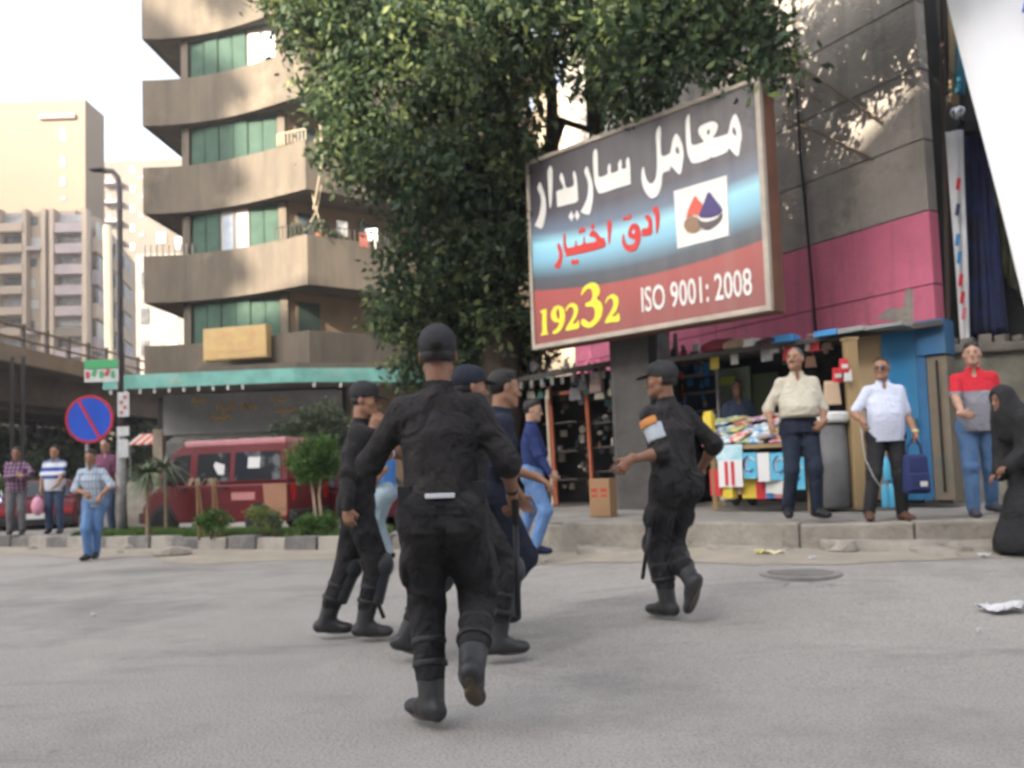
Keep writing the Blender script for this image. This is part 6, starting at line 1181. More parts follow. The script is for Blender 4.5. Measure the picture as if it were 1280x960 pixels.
def person(label, base, H, yaw, skin='tan', lean=(0, 0), pel=(0, 0), drop=0.0, hy=None, hp=0.0, hands=None, feet=None, girth=1.0, belly=0.0, top=None, legs=None, hair='short', foot='shoe', shoe_m=None, group=None, vox=.011, fine=.006, sleeve='short', boots=False, cap=None, extra=None, tuck=False, fold=.006, grip=None, cat='person', shoulder_w=1.0, collar=True, seed=None, moustache=False, nohair=False, hair_mat=None, robe=None, hem_=None):
    """yaw: facing direction in degrees measured from +x (0 = to the right of the picture, 90 = away, -90 = towards the viewer)."""
    bxv, byv, bz = base; s = H / 1.75; a = math.radians(yaw); Fv = np.array([math.cos(a), math.sin(a), 0]); Rv = np.array([math.sin(a), -math.cos(a), 0]); U = np.array([0, 0, 1.]); B = np.array([bxv, byv, bz]); seed = seed or int(abs(bxv * 100 + byv * 37)) % 1000
    root = thing('person', (bxv, byv, bz), label, cat, group)
    P0 = B + np.array([pel[0], pel[1], .95 * s - drop]); LN = np.array([lean[0], lean[1], 0]); spine = nrmz(np.array([LN[0], LN[1], .49 * s])) ; CH = P0 + spine * .33 * s; NK = P0 + spine * .53 * s
    sh = {}; hipj = {}
    for q, nm in ((1, 'R'), (-1, 'L')): sh[nm] = P0 + spine * .452 * s + Rv * q * .17 * s * shoulder_w; hipj[nm] = P0 + Rv * q * .09 * s - U * .03 * s
    hyr = math.radians(yaw if hy is None else hy); hF0 = np.array([math.cos(hyr), math.sin(hyr), 0]); hR = np.array([math.sin(hyr), -math.cos(hyr), 0]); hpr = math.radians(hp); hF = nrmz(hF0 * math.cos(hpr) + U * math.sin(hpr)); hU = np.cross(hR, hF)
    HC = NK + nrmz(spine * .8 + U * .4) * .135 * s + hF0 * .02 * s + np.array([0, 0, .025 * s])
    arm = {}
    for nm in 'LR':
        q = 1 if nm == 'R' else -1; hd = (hands or {}).get(nm, {})
        W = hd.get('w'); W = sh[nm] + Rv * q * .07 * s + Fv * .06 * s - U * .52 * s if W is None else np.array(W, float)
        pole = hd.get('pole', (-Fv * 1 + Rv * q * .5).tolist()); E, W2 = ik(sh[nm], W, .285 * s, .245 * s, pole); arm[nm] = (E, W2, hd.get('dir', None), hd.get('palm', None), hd.get('curl', .35))
    leg = {}
    for nm in 'LR':
        q = 1 if nm == 'R' else -1; fd = (feet or {}).get(nm, {})
        An = fd.get('a'); An = B + Rv * q * .11 * s + np.array([0, 0, .085 * s]) if An is None else np.array(An, float)
        pole = fd.get('pole', Fv.tolist()); K, A2 = ik(hipj[nm], An, .43 * s, .412 * s, pole); ty = math.radians(fd.get('toe', yaw)); tp = math.radians(fd.get('pitch', 0)); T = np.array([math.cos(ty) * math.cos(tp), math.sin(ty) * math.cos(tp), math.sin(tp)]); leg[nm] = (K, A2, T)
    g = girth
    # ---- skin: torso, limbs, neck at coarse pitch, head and hands at fine pitch, one mesh
    Fb = Field(); Fb.loft([P0 - spine * .06 * s, P0 + spine * .12 * s, CH, P0 + spine * .46 * s], [Rv] * 4, [(.14 * s * g, .1 * s), (.125 * s * g, .09 * s), (.145 * s * g, .1 * s), (.11 * s, .07 * s)], .05)
    Fb.cone(NK - spine * .04 * s, HC - hU * .07 * s - hF * .02 * s, .058 * s, .053 * s, .04)
    for nm in 'LR':
        E, W2 = arm[nm][:2]; cv_ = .8 if sleeve != 'short' else .95; Fb.cone(sh[nm], sh[nm] + (E - sh[nm]) * .7, .044 * s * cv_, .04 * s * cv_, .03); Fb.cone(sh[nm] + (E - sh[nm]) * .7, E, .04 * s * cv_, (.028 if sleeve == 'long' else .038) * s, .03); lg_ = .68 if sleeve == 'long' else 1; Fb.cone(E, E + (W2 - E) * .35, .038 * s * lg_, .039 * s * lg_, .02); Fb.cone(E + (W2 - E) * .3, W2, .039 * s * lg_, .025 * s, .02)
        K, A2, T = leg[nm]; Fb.cone(hipj[nm], K, .075 * s, .052 * s, .03); Fb.cone(K, A2, .05 * s, .036 * s, .02)
    Fh = Field(); cc, A = head(Fh, HC, hF, hR, hU, s); Fh.cone(NK + spine * .0, HC - hU * .07 * s - hF * .02 * s, .057 * s, .054 * s, .03 * s); parts = [(Fb, max(vox, .012)), (Fh, fine)]
    for nm in 'LR':
        E, W2, dr, pm, cu = arm[nm]; q = 1 if nm == 'R' else -1; Fn = Field(); Fn.cone(W2 - nrmz(W2 - E) * .05, W2, .028 * s, .0245 * s, .01)
        dr = nrmz(W2 - E) if dr is None else nrmz(dr); pm = -Rv * q if pm is None else np.array(pm, float); hand(Fn, W2, dr, pm, s, cu, nm == 'R'); parts.append((Fn, min(fine, .0048)))
    body = fobj('body', parts, SKIN[skin], root)
    fs = folds(fold, seed, B); h = vox
    # ---- trousers or robe
    tm = legs or M('trousers', (.03, .03, .03))
    if robe is None:
        Ft = Field(); wr = .165 * s * g; wb = .118 * s * (1 + belly * .3); Ft.loft([P0 - U * .07 * s, P0, P0 + spine * .1 * s], [Rv] * 3, [(wr, wb), (wr, wb), (wr * .9, wb * .9)], .05)
        lw2 = 1.2 if boots else 1.08
        for nm in 'LR':
            K, A2, T = leg[nm]; Ft.cone(hipj[nm] - U * .01, K, .088 * s * lw2 * (g * .5 + .5), .069 * s * lw2, .05); end = A2 + (K - A2) * (.3 if boots else .02); Ft.cone(K, end, .069 * s * lw2, (.066 if boots else .062) * s, .03)
            Ft.ell(hipj[nm] - Fv * .05 * s - U * .01 * s, np.stack([Rv, Fv, U]), np.array([.085, .075, .11]) * s, .06)
            if boots:
                q = 1 if nm == 'R' else -1; mid = hipj[nm] * .45 + K * .55 + Rv * q * .085 * s; Ft.ell(mid, np.stack([Rv, Fv, U]), np.array([.03, .07, .09]) * s, .01)
        Ft.fold(fs); to = fobj('trousers', [(Ft, h)], tm, root)
        Fbe = Field(); Fbe.loft([P0 + spine * .075 * s, P0 + spine * .115 * s], [Rv] * 2, [(wr * .95, wb * .98)] * 2, .0)
        if tuck or boots: fobj('belt', [(Fbe, h)], blackm, root)
    # ---- top
    tpm = top or M('shirt', (.5, .5, .5)); Fs = Field(); hem = -.02 if tuck else -.1; w0 = .17 * s * g; b0 = .122 * s
    hem = hem_ if hem_ is not None else hem; st = [P0 + spine * hem * s, P0 + spine * .1 * s + Fv * belly * .03, P0 + spine * .2 * s + Fv * belly * .04, CH + Fv * belly * .01, P0 + spine * .42 * s, P0 + spine * .485 * s, P0 + spine * .545 * s]
    if tuck: st[0] = P0 + spine * .085 * s
    Fs.loft(st, [Rv] * 7, [(w0 * .99, b0 * (1.0 + belly * .35)), (w0 * (.95 + belly * .08), b0 * (1.0 + belly * .6)), (w0 * (.96 + belly * .06), b0 * (1.02 + belly * .55)), (w0 * 1.03, b0 * 1.05), (.158 * s * shoulder_w, .095 * s), (.108 * s, .08 * s), (.064 * s, .062 * s)], .04)
    for nm in 'LR':
        E, W2 = arm[nm][:2]; q = 1 if nm == 'R' else -1; sj = sh[nm] - U * .005
        Fs.cone(sj - Rv * q * .07 * s + U * .012 * s, sj - Rv * q * .012 * s, .048 * s, .054 * s, .05); end = {'short': sh[nm] + (E - sh[nm]) * .82, 'elbow': E, 'long': E}[sleeve]; Fs.cone(sj - Rv * q * .012 * s, end, .056 * s, (.058 if sleeve != 'long' else .05) * s, .04)
        if sleeve == 'elbow': Fs.cone(E, E + (W2 - E) * .12, .056 * s, .058 * s, .02)
        if sleeve == 'long': Fs.cone(E, E + (W2 - E) * .97, .052 * s, .038 * s, .03)
    if not boots and not robe: Fs.ell(NK + Fv * .075 * s - spine * .03 * s, np.stack([Rv, Fv, U]), np.array([.027, .05, .045]) * s, .012, 's')
    Fs.fold(fs)
    so_ = fobj('shirt', [(Fs, h)], tpm, root)
    if collar:
        Fc = Field(); Fc.loft([NK - spine * .015 * s, NK + spine * .035 * s + Fv * .004], [Rv] * 2, [(.073 * s, .07 * s), (.068 * s, .066 * s)], 0); Fc.ell(NK + Fv * .085 * s, np.stack([Rv, Fv, U]), np.array([.028, .055, .055]) * s, .004, 's') if not boots else None; fobj('collar', [(Fc, min(h, .009))], tpm, root)
    if robe: robe(root, P0, B, Fv, Rv, U, s, HC, hF, hR, hU, arm, leg, NK, spine)
    # ---- feet
    sm_ = shoe_m or blackm
    for nm in 'LR':
        K, A2, T = leg[nm]; hz_ = nrmz(np.array([T[0], T[1], 0])); sdv = np.array([hz_[1], -hz_[0], 0]); up = np.cross(sdv, T); an = A2
        heel = an - T * .045 * s - up * .04 * s; toe = an + T * .165 * s - up * .052 * s; Ff = Field(); Ax = np.stack([T, sdv, up])
        Ff.cone(heel, an + T * .06 * s - up * .035 * s, .039 * s, .042 * s, .03); Ff.cone(an + T * .06 * s - up * .035 * s, toe, .042 * s, .031 * s, .03); Ff.ell(toe - T * .02 * s, Ax, np.array([.055, .044, .03]) * s, .02)
        Ff.cone(an - up * .03, an + nrmz(K - an) * (.3 if boots else .03) * s, .045 * s if not boots else .054 * s, .045 * s if not boots else .076 * s, .03); Ff.cut(an - up * .078 * s, -up)
        if boots: Ff.cut(an + nrmz(K - an) * .29 * s, nrmz(K - an))
        fo_b = fobj('boot' if boots else 'shoe', [(Ff, min(h, .009))], sm_, root)
        Fo = Field(); Fo.cone(heel - up * .0, toe, .043 * s, .035 * s, 0); Fo.ell(an + T * .09 * s - up * .05 * s, Ax, np.array([.1, .048, .05]) * s, .01); Fo.cut(an - up * .074 * s, up); Fo.cut(an - up * .09 * s, -up); fobj('sole', [(Fo, min(h, .009))], M('boot_sole', (.12, .095, .07), (.08, .07, .06), 8, .9) if boots else blackm, fo_b)
        if boots:
            sv = nrmz(K - an); fr = Fv if abs(sv @ Fv) < .9 else U; fr = nrmz(fr - (fr @ sv) * sv); Fg = Field(); Fg.cone(an + sv * .17 * s + fr * .035 * s, K - sv * .07 * s + fr * .03 * s, .066 * s, .074 * s, 0); Fg.cut(an + sv * .15 * s, -sv); Fg.cut(an + (sv * .2 + fr * .028) * s, -fr); fobj('shin_guard', [(Fg, h)], M('guard_plastic', (.03, .033, .04), (.05, .053, .06), 4, .4), root)
            Fk = Field(); Fk.ell(K + fr * .03 * s, np.stack([Rv, Fv, U]), np.array([.09, .085, .1]) * s, 0); Fk.cut(K - fr * .01, -fr); fobj('knee_pad', [(Fk, h)], M('guard_plastic', (.03, .033, .04)), root)
            for t in (.38, .62):
                Fw = Field(); c0 = an + (K - an) * t; Fw.cone(c0 - sv * .012, c0 + sv * .012, .079 * s, .079 * s, 0); Fw.cut(c0 - sv * .016, -sv); Fw.cut(c0 + sv * .016, sv); fobj('guard_strap', [(Fw, min(h, .009))], blackm, root)
    # ---- hair / cap / face marks
    hm = hair_mat or hairm
    if cap is None and hair != 'none' and not nohair:
        Fq = Field(); Fq.ell(cc(0, -.018, .047), A, np.array([.0765, .097, .084]) * s, .01); Fq.ell(cc(0, -.038, .008), A, np.array([.066, .066, .064]) * s, .03)
        if hair == 'full': Fq.ell(cc(0, .03, .1), A, np.array([.06, .052, .032]) * s, .03)
        nn = nrmz(hF * .75 - hU * .66); Fq.cut(cc(0, .009 / .75 * (1.0 if hair != 'thin' else -.6), 0), nn); Fq.cut(cc(0, .092 if hair != "thin" else .07, .0), nrmz(hF + hU * .25)); Fq.cut(cc(0, 0, -.048), -nrmz(hU - hF * .35)); Fq.fold(lambda P: .0022 * np.sin(P @ np.array([190, 80, 60.])) * np.sin(P @ np.array([50, 170, -90.]))); fobj('hair', [(Fq, min(fine, .007))], hm, root)
    if cap is not None:
        Fq = Field(); Fq.ell(cc(0, -.012, .05), A, np.array([.086, .108, .092]) * s, .01); Fq.cone(cc(-.03, .05, .085), cc(.03, .05, .085), .03 * s, .03 * s, .04); Fq.cut(cc(0, 0, .012), -nrmz(hU - hF * .3)); Fq.fold(folds(.003, seed, B)); cp = fobj('cap', [(Fq, min(fine, .007))], cap, root)
        Fr = Field(); Fr.ell(cc(0, .118, .032), np.stack([hR, nrmz(hF - hU * .25), nrmz(hU + hF * .25)]), np.array([.072, .07, .009]) * s, 0); fobj('cap_peak', [(Fr, .006)], cap, cp)
        Fz_ = Field(); Fz_.ell(cc(0, -.028, -.005), A, np.array([.0755, .079, .055]) * s, 0); Fz_.cut(cc(0, .015, 0), hF); Fz_.cut(cc(0, 0, -.035), -hU); fobj('hair', [(Fz_, .007)], hm, root)
    for q in (-1, 1):
        fc_ = Field(); fc_.cone(cc(q * .017, .0925, .021), cc(q * .045, .082, .023), .0042 * s, .003 * s, 0); 
        e = MB(); c0 = cc(q * .031, .0905, .002); e.ell(c0, (.0085 * s,) * 3, 8, 6); e.build('eye', eyem, root, smooth=True)
        e = MB(); e.tube([cc(q * .014, .094, .02), cc(q * .03, .093, .027), cc(q * .047, .079, .022)], .004 * s, 6); e.build('eyebrow', hm, root)
    e = MB(); e.tube([cc(-.02, .0955, -.066), cc(0, .1, -.0665), cc(.02, .0955, -.066)], .0028 * s, 5); e.build('mouth', M('lip_line', (.16, .06, .045), rough=.6), root)
    if moustache: e = MB(); e.tube([cc(-.026, .093, -.056), cc(0, .103, -.05), cc(.026, .093, -.056)], .006 * s, 6); e.build('moustache', hm, root, smooth=True)
    info = dict(root=root, B=B, P0=P0, spine=spine, Fv=Fv, Rv=Rv, U=U, s=s, cc=cc, A=A, arm=arm, leg=leg, sh=sh, HC=HC, hF=hF, hR=hR, hU=hU, NK=NK, hip=hipj, CH=CH)
    if extra: extra(info)
    return info
def pat(name, fn):                          # woven pattern material: fn(nodes, links, sepxyz, bsdf)
    m = bpy.data.materials.new(name); m.use_nodes = True; n = m.node_tree.nodes; L = m.node_tree.links; b = n['Principled BSDF']; b.inputs['Roughness'].default_value = .85; n5 = n.new('ShaderNodeTexNoise'); n5.inputs['Scale'].default_value = 9; n5.inputs['Distortion'].default_value = 1.5; b5 = n.new('ShaderNodeBump'); b5.inputs['Strength'].default_value = .4; b5.inputs['Distance'].default_value = .05; L.new(n5.outputs['Fac'], b5.inputs['Height']); L.new(b5.outputs[0], b.inputs['Normal']); b.inputs['Specular IOR Level'].default_value = .2
    tc = n.new('ShaderNodeTexCoord'); sx = n.new('ShaderNodeSeparateXYZ'); L.new(tc.outputs['Object'], sx.inputs[0]); fn(n, L, sx, b); return m
def stripes(c0, c1, axis, freq, duty=.5, c2=None, axis2=None, freq2=0, duty2=.5):
    def fn(n, L, sx, b):
        def st(ax, fr, du):
            a = n.new('ShaderNodeMath'); a.operation = 'MULTIPLY'; a.inputs[1].default_value = fr; L.new(sx.outputs[ax], a.inputs[0]); f = n.new('ShaderNodeMath'); f.operation = 'FRACT'; L.new(a.outputs[0], f.inputs[0]); g_ = n.new('ShaderNodeMath'); g_.operation = 'LESS_THAN'; g_.inputs[1].default_value = du; L.new(f.outputs[0], g_.inputs[0]); return g_
        m1 = n.new('ShaderNodeMix'); m1.data_type = 'RGBA'; m1.inputs[6].default_value = (*c0, 1); m1.inputs[7].default_value = (*c1, 1); L.new(st(axis, freq, duty).outputs[0], m1.inputs[0]); out = m1.outputs[2]
        if c2: m2 = n.new('ShaderNodeMix'); m2.data_type = 'RGBA'; m2.inputs[7].default_value = (*c2, 1); L.new(out, m2.inputs[6]); L.new(st(axis2, freq2, duty2).outputs[0], m2.inputs[0]); out = m2.outputs[2]
        L.new(out, b.inputs['Base Color'])
    return fn
def bands(stops):                           # horizontal bands by height above the ground
    def fn(n, L, sx, b):
        mr = n.new('ShaderNodeMath'); mr.operation = 'MULTIPLY'; mr.inputs[1].default_value = .5; L.new(sx.outputs[2], mr.inputs[0]); r = n.new('ShaderNodeValToRGB'); r.color_ramp.interpolation = 'CONSTANT'; e = r.color_ramp.elements; e[0].position = 0; e[0].color = (*stops[0][1], 1); e[1].position = stops[1][0] * .5; e[1].color = (*stops[1][1], 1)
        for z, c in stops[2:]: q = e.new(z * .5); q.color = (*c, 1)
        L.new(mr.outputs[0], r.inputs[0]); L.new(r.outputs[0], b.inputs['Base Color'])
    return fn
# ================================================================== who stands where
def AT(px, py, Y): return np.array(at(px, py, Y))
unif = M('black_uniform_cloth', (.012, .011, .012), (.03, .027, .028), 4, .9, .5, 60, third=(.055, .05, .047), tscale=3.2, tmid=(.5, .7), fbump=.95); unift = M('black_uniform_trousers', (.01, .0095, .011), (.026, .024, .026), 4, .9, .5, 60, third=(.042, .038, .036), tscale=2.8, tmid=(.5, .7), fbump=.95)
capm = M('black_cap_cloth', (.02, .02, .023), (.04, .04, .044), 9, .85, .3); bootm = M('black_leather', (.022, .022, .025), (.05, .05, .052), 5, .45, .3)
OFG = 'riot policemen in black'
def baton(a, b, label, r=.014):
    a, b = Vector(a), Vector(b); t = thing('baton', tuple(a), label, 'baton'); mb = MB(); mb.tube([a + (b - a) * .22, b - (b - a) * .01, b], [r, r, r * .6], 10); mb.build('shaft', M('baton_rubber', (.015, .015, .017), rough=.4), t, smooth=True)
    mb = MB(); mb.tube([a, a + (b - a) * .01, a + (b - a) * .215, a + (b - a) * .22], [r * .8, r * 1.25, r * 1.25, r], 10); mb.build('grip', M('baton_grip', (.02, .02, .02), rough=.9), t, smooth=True); return t
def box_on(info, name, off, size, mat, par=None):
    # small cloth piece set on the back or front: off = (right, forward, along spine) from the pelvis
    c = info['P0'] + (info['Rv'] * off[0] + info['Fv'] * off[1]) * info['s'] + info['spine'] * off[2] * info['s']; a = math.atan2(info['Rv'][1], info['Rv'][0])
    return bx(name, tuple(c), size, mat, par or info['root'], rz=a, bevel=.004)
def ex_main(i):
    box_on(i, 'shirt_tail', (.0, -.122, .062), (.13, .022, .022), M('white_undershirt', (.6, .62, .66)))
    for q in (-1, 1): box_on(i, 'back_pocket', (q * .075, -.128, -.045), (.105, .02, .11), unift); box_on(i, 'pocket_flap', (q * .075, -.134, .0), (.11, .02, .04), unif)
    box_on(i, 'belt_pouch', (.165, -.03, .07), (.06, .09, .1), blackm); box_on(i, 'belt_pouch', (-.155, -.06, .065), (.06, .07, .09), blackm)
    c0 = i['cc'](0, -.013, .143); e = MB(); e.ell(c0, (.012, .012, .006), 8, 4); e.build('cap_button', capm, i['root']); c0 = i['cc'](0, -.113, .03); e = MB(); e.ell(c0, (.03, .008, .022), 12, 6); e.build('cap_opening', M('cap_dark', (.008, .008, .009)), i['root'], smooth=True)
    E, W2 = i['arm']['R'][:2]; F_ = Field(); v = nrmz(W2 - E); F_.cone(W2 - v * .035, W2 - v * .012, .031, .03, 0); F_.cut(W2 - v * .04, -v); F_.cut(W2 - v * .008, v); fobj('wristwatch', [(F_, .006)], blackm, i['root'])
    E, W2 = i['arm']['L'][:2]; F_ = Field(); v = nrmz(W2 - E); F_.cone(W2 - v * .02, W2, .03, .03, 0); fobj('white_cuff', [(F_, .007)], M('white_undershirt', (.6, .62, .66)), i['root'])
person('nearest officer, seen from behind, walking away with a baton in his right hand', (-.33, 3.8, .0), 1.79, 92, 'brown', lean=(0, .02), hands=dict(R=dict(w=AT(640, 616, 4.0), pole=(.25, -1, 0), dir=(.03, .0, -1), palm=(-.9, .4, 0), curl=.95), L=dict(w=AT(488, 566, 4.08), pole=(-.7, -.5, -1), dir=(.5, .2, .25), palm=(0, 1, 0), curl=.6)),
    feet=dict(L=dict(a=AT(540, 876, 3.8), toe=128, pole=(-.1, 1, 0)), R=dict(a=AT(590, 834, 3.62), toe=84, pitch=-42, pole=(.1, 1, 0))), top=unif, legs=unift, boots=True, shoe_m=bootm, cap=capm, hem_=.045, sleeve='elbow', vox=.0095, fine=.005, extra=ex_main, group=OFG, fold=.012, girth=1.0, shoulder_w=1.0)
baton(AT(644, 624, 3.97), AT(648, 771, 3.93), 'long black baton held upright in the nearest officer\'s right hand')
def ex_o1(i):
    E, W2 = i['arm']['L'][:2]; F_ = Field(); v = nrmz(W2 - E); F_.cone(W2 - v * .13, W2 - v * .02, .046, .04, 0); fobj('sunlit_cuff', [(F_, .008)], M('sunlit_cuff_cloth', (.5, .5, .2)), i['root'])  # sunlit tone of the cuff put into its pale yellow colour
person('officer at the left with a hand raised to his face under a black cap', (-1.11, 5.95, .01), 1.78, 4, 'tan', lean=(.04, 0), hy=-8, hp=-6, hands=dict(R=dict(w=AT(434, 640, 5.62), pole=(-1, -.1, 0), dir=(.1, -.1, -1), palm=(0, 1, 0), curl=.7), L=dict(w=AT(466, 538, 5.85), pole=(-.1, .2, -1), dir=(.35, -.1, 1), palm=(0, 1, .2), curl=.5)),
    feet=dict(R=dict(a=AT(454, 780, 5.85), toe=2, pole=(1, 0, 0)), L=dict(a=AT(405, 778, 6.0), toe=-4, pole=(1, 0, .2))), top=unif, legs=unift, boots=True, shoe_m=bootm, cap=capm, hem_=.045, sleeve='long', vox=.011, fine=.006, extra=ex_o1, group=OFG, fold=.009)
baton(AT(452, 700, 5.82), AT(480, 773, 5.8), 'short black baton slanting from the hip of the officer at the left')
person('officer mostly hidden in front of the nearest one, black cap turned to the right', (-.31, 5.1, .0), 1.77, 25, 'tan', hy=22, lean=(.03, .02), hands=dict(R=dict(w=AT(496, 618, 4.95), pole=(-1, -.2, .2), dir=(-.1, 0, -1), palm=(0, 1, 0), curl=.5)), feet=dict(L=dict(a=AT(503, 803, 5.15), toe=20, pitch=-14), R=dict(a=AT(620, 800, 5.0), toe=15)), top=unif, legs=unift, boots=True, shoe_m=bootm, cap=M('navy_cap_cloth', (.018, .022, .035), rough=.8), vox=.012, fine=.006, group=OFG, fold=.009)
navy = M('navy_polo_knit', (.012, .016, .03), (.018, .022, .04), 6, .85, .2, fbump=.5); darkj = M('dark_navy_trousers', (.015, .018, .032), (.022, .026, .045), 5, .85, .3, fbump=.5)
person('bareheaded man in a black polo shirt with one arm stretched forward', (-.14, 5.72, .02), 1.8, 12, 'tan', hy=14, hp=-6, lean=(.06, 0), hands=dict(R=dict(w=AT(672, 597, 5.5), pole=(-.3, -.3, -1), dir=(.8, -.15, -.5), palm=(0, 0, -1), curl=.4), L=dict(w=AT(650, 620, 6.0), pole=(0, 0, -1))), feet=dict(R=dict(a=AT(612, 762, 5.6), toe=5), L=dict(a=AT(592, 768, 5.9), toe=10)), top=navy, legs=darkj, vox=.012, fine=.006, hair='full')
jean = M('blue_jeans', (.06, .13, .27), (.11, .2, .36), 2.5, .9, .3, 50, fbump=.5); jeanl = M('pale_jeans', (.3, .4, .48), (.4, .5, .56), 2.5, .9, .3, 50, fbump=.5); jeanb = M('mid_blue_jeans', (.1, .2, .42), (.16, .28, .5), 3, .9, .3, 50, fbump=.5)
person('man in a navy shirt resting his chin on his hand before the kiosk', (.22, 9.5, .18), 1.76, -10, 'light', hy=-14, hp=-8, lean=(.0, 0), hands=dict(L=dict(w=AT(672, 556, 9.35), pole=(.4, 0, -1), dir=(-.3, 0, 1), palm=(-1, 0, 0), curl=.7), R=dict(w=AT(690, 597, 9.2), pole=(0, -.3, -1), dir=(.6, 0, -.5), curl=.5)), feet=dict(R=dict(a=AT(668, 683, 9.4), toe=-8), L=dict(a=AT(648, 684, 9.75), toe=5)), top=M('navy_shirt', (.012, .025, .1), (.02, .035, .13), 5, .8, .3, fbump=.5), legs=jeanb, vox=.014, fine=.008, sleeve='long', shoe_m=M('navy_shoe', (.01, .015, .05)), hair='full')
person('passer-by in bright blue shirt and pale jeans glimpsed between two officers', (-1.56, 10.2, .06), 1.72, 170, 'tan', hands=dict(L=dict(w=AT(470, 602, 10.0), pole=(0, -.3, -1))), feet=dict(L=dict(a=AT(464, 692, 10.1), toe=180), R=dict(a=AT(486, 690, 10.5), toe=175)), top=M('bright_blue_shirt', (.06, .2, .55), (.09, .26, .6), 4, .8, .3, fbump=.5), legs=jeanl, vox=.015, fine=.01)
def ex_or(i):
    E, S_ = i['arm']['L'][0], i['sh']['L']; v = nrmz(E - S_); F_ = Field(); F_.cone(S_ + v * .09, S_ + v * .2, .073, .071, 0); F_.cut(S_ + v * .085, -v); F_.cut(S_ + v * .205, v); F_.fold(folds(.004, 5, i['B'])); fobj('armband', [(F_, .009)], M('pale_blue_armband', (.5, .56, .6), (.4, .45, .5), 6, .6), i['root'])
    F_ = Field(); F_.cone(S_ + v * .035, S_ + v * .095, .08, .082, 0); F_.cut(S_ + v * .04, -v); F_.cut(S_ + v * .1, v); F_.cut(S_ + np.array([.02, .0, 0]), np.array([1, .3, 0])); fobj('shoulder_patch', [(F_, .009)], M('orange_patch', (.6, .25, .08)), i['root'])
    for q in (-1, 1): box_on(i, 'back_pocket', (q * .075, -.126, -.05), (.1, .02, .11), unift)
person('officer at the right with an armband on the left sleeve, stepping away from the viewer', (1.13, 5.9, .07), 1.79, 118, 'brown', hy=158, lean=(-.03, .03), hands=dict(L=dict(w=AT(787, 575, 5.72), pole=(.1, -.3, -1), dir=(-.5, -.2, -.5), palm=(0, 1, 0), curl=.5), R=dict(w=AT(874, 590, 6.1), pole=(1, -.5, -.6), dir=(-.4, .5, 0), curl=.5)),
    feet=dict(L=dict(a=AT(836, 754, 5.9), toe=130, pole=(-.5, 1, 0)), R=dict(a=AT(862, 728, 5.74), toe=140, pitch=-66, pole=(-.25, 1, 0))), top=unif, legs=unift, boots=True, shoe_m=bootm, cap=capm, hem_=.045, sleeve='elbow', vox=.0105, fine=.0055, extra=ex_or, group=OFG, fold=.011)
baton(AT(815, 640, 5.8), AT(803, 724, 5.82), 'black baton hanging at the left hip of the officer at the right')
cream = M('cream_shirt', (.56, .52, .42), (.5, .46, .37), 5, .85, .4, 40, fbump=.5); nvt = M('dark_blue_trousers', (.012, .018, .035), (.02, .028, .05), 4, .85, .3, fbump=.5)
person('stout man in a cream shirt with one hand at his hip', (3.06, 8.95, .53), 1.82, -96, 'tan', hy=-128, hp=10, belly=.9, girth=1.12, hands=dict(R=dict(w=AT(964, 532, 8.85), pole=(-.3, 1, 0), dir=(-.05, -.1, -1), palm=(1, 0, 0), curl=.45), L=dict(w=AT(1029, 528, 8.72), pole=(.6, 1, 0), dir=(-.5, .3, -.6), palm=(0, .8, 0), curl=.5)), feet=dict(R=dict(a=AT(985, 636, 8.95), toe=-105), L=dict(a=AT(1021, 636, 8.85), toe=-72)), top=cream, legs=nvt, tuck=True, sleeve='elbow', vox=.012, fine=.006, hair='thin', hair_mat=hairg, moustache=True)
lil = pat('pale_lilac_check', stripes((.6, .64, .77), (.56, .6, .75), 0, 22, .3, (.58, .62, .76), 2, 22, .3))
def ex_sun(i):
    cc, s = i['cc'], i['s']; e = MB()
    for q in (-1, 1): e.ell(cc(q * .03, .096, .0), (.026 * s, .014 * s, .018 * s), 10, 6)
    e.tube([cc(-.02, .104, .004), cc(.02, .104, .004)], .003, 5)
    for q in (-1, 1): e.tube([cc(q * .052, .09, .004), cc(q * .078, .0, .004)], .003, 5)
    e.build('sunglasses', M('sunglass_lens', (.03, .02, .04), rough=.1, spec=.8), i['root'], smooth=True)
    W2 = i['arm']['L'][1]; MB().lathe(W2 + np.array([0, 0, .02]), [(.031, -.012), (.034, 0), (.031, .012)], 14).build('bracelet', M('gold_bracelet', (.7, .6, .3), rough=.3, metal=.5), i['root'])
person('man in sunglasses and pale lilac shirt holding a cord and a rucksack', (3.82, 8.6, .51), 1.66, -98, 'tan', hy=-122, belly=.5, girth=1.14, hands=dict(R=dict(w=AT(1078, 526, 8.4), pole=(-.2, 1, 0), dir=(0, -.2, -1), palm=(1, 0, 0), curl=.8), L=dict(w=AT(1144, 541, 8.45), pole=(.2, 1, 0), dir=(0, 0, -1), palm=(-1, 0, 0), curl=.95)), feet=dict(R=dict(a=AT(1086, 643, 8.55), toe=-108), L=dict(a=AT(1128, 644, 8.6), toe=-80)), top=lil, legs=M('black_trousers', (.016, .016, .018), (.025, .024, .026), 4, bump=.3, fbump=.5), sleeve='short', shoe_m=M('brown_sandal', (.1, .05, .035), rough=.7), vox=.012, fine=.006, extra=ex_sun)
p = at(1146, 617, 8.42); bp = thing('rucksack', tuple(p), 'navy rucksack hanging from the hand of the man in sunglasses', 'bag'); nvb = M('navy_rucksack_cloth', (.02, .03, .1), (.03, .04, .13), 6, .8, .3)
z1 = at(1146, 568, 8.42).z - p.z
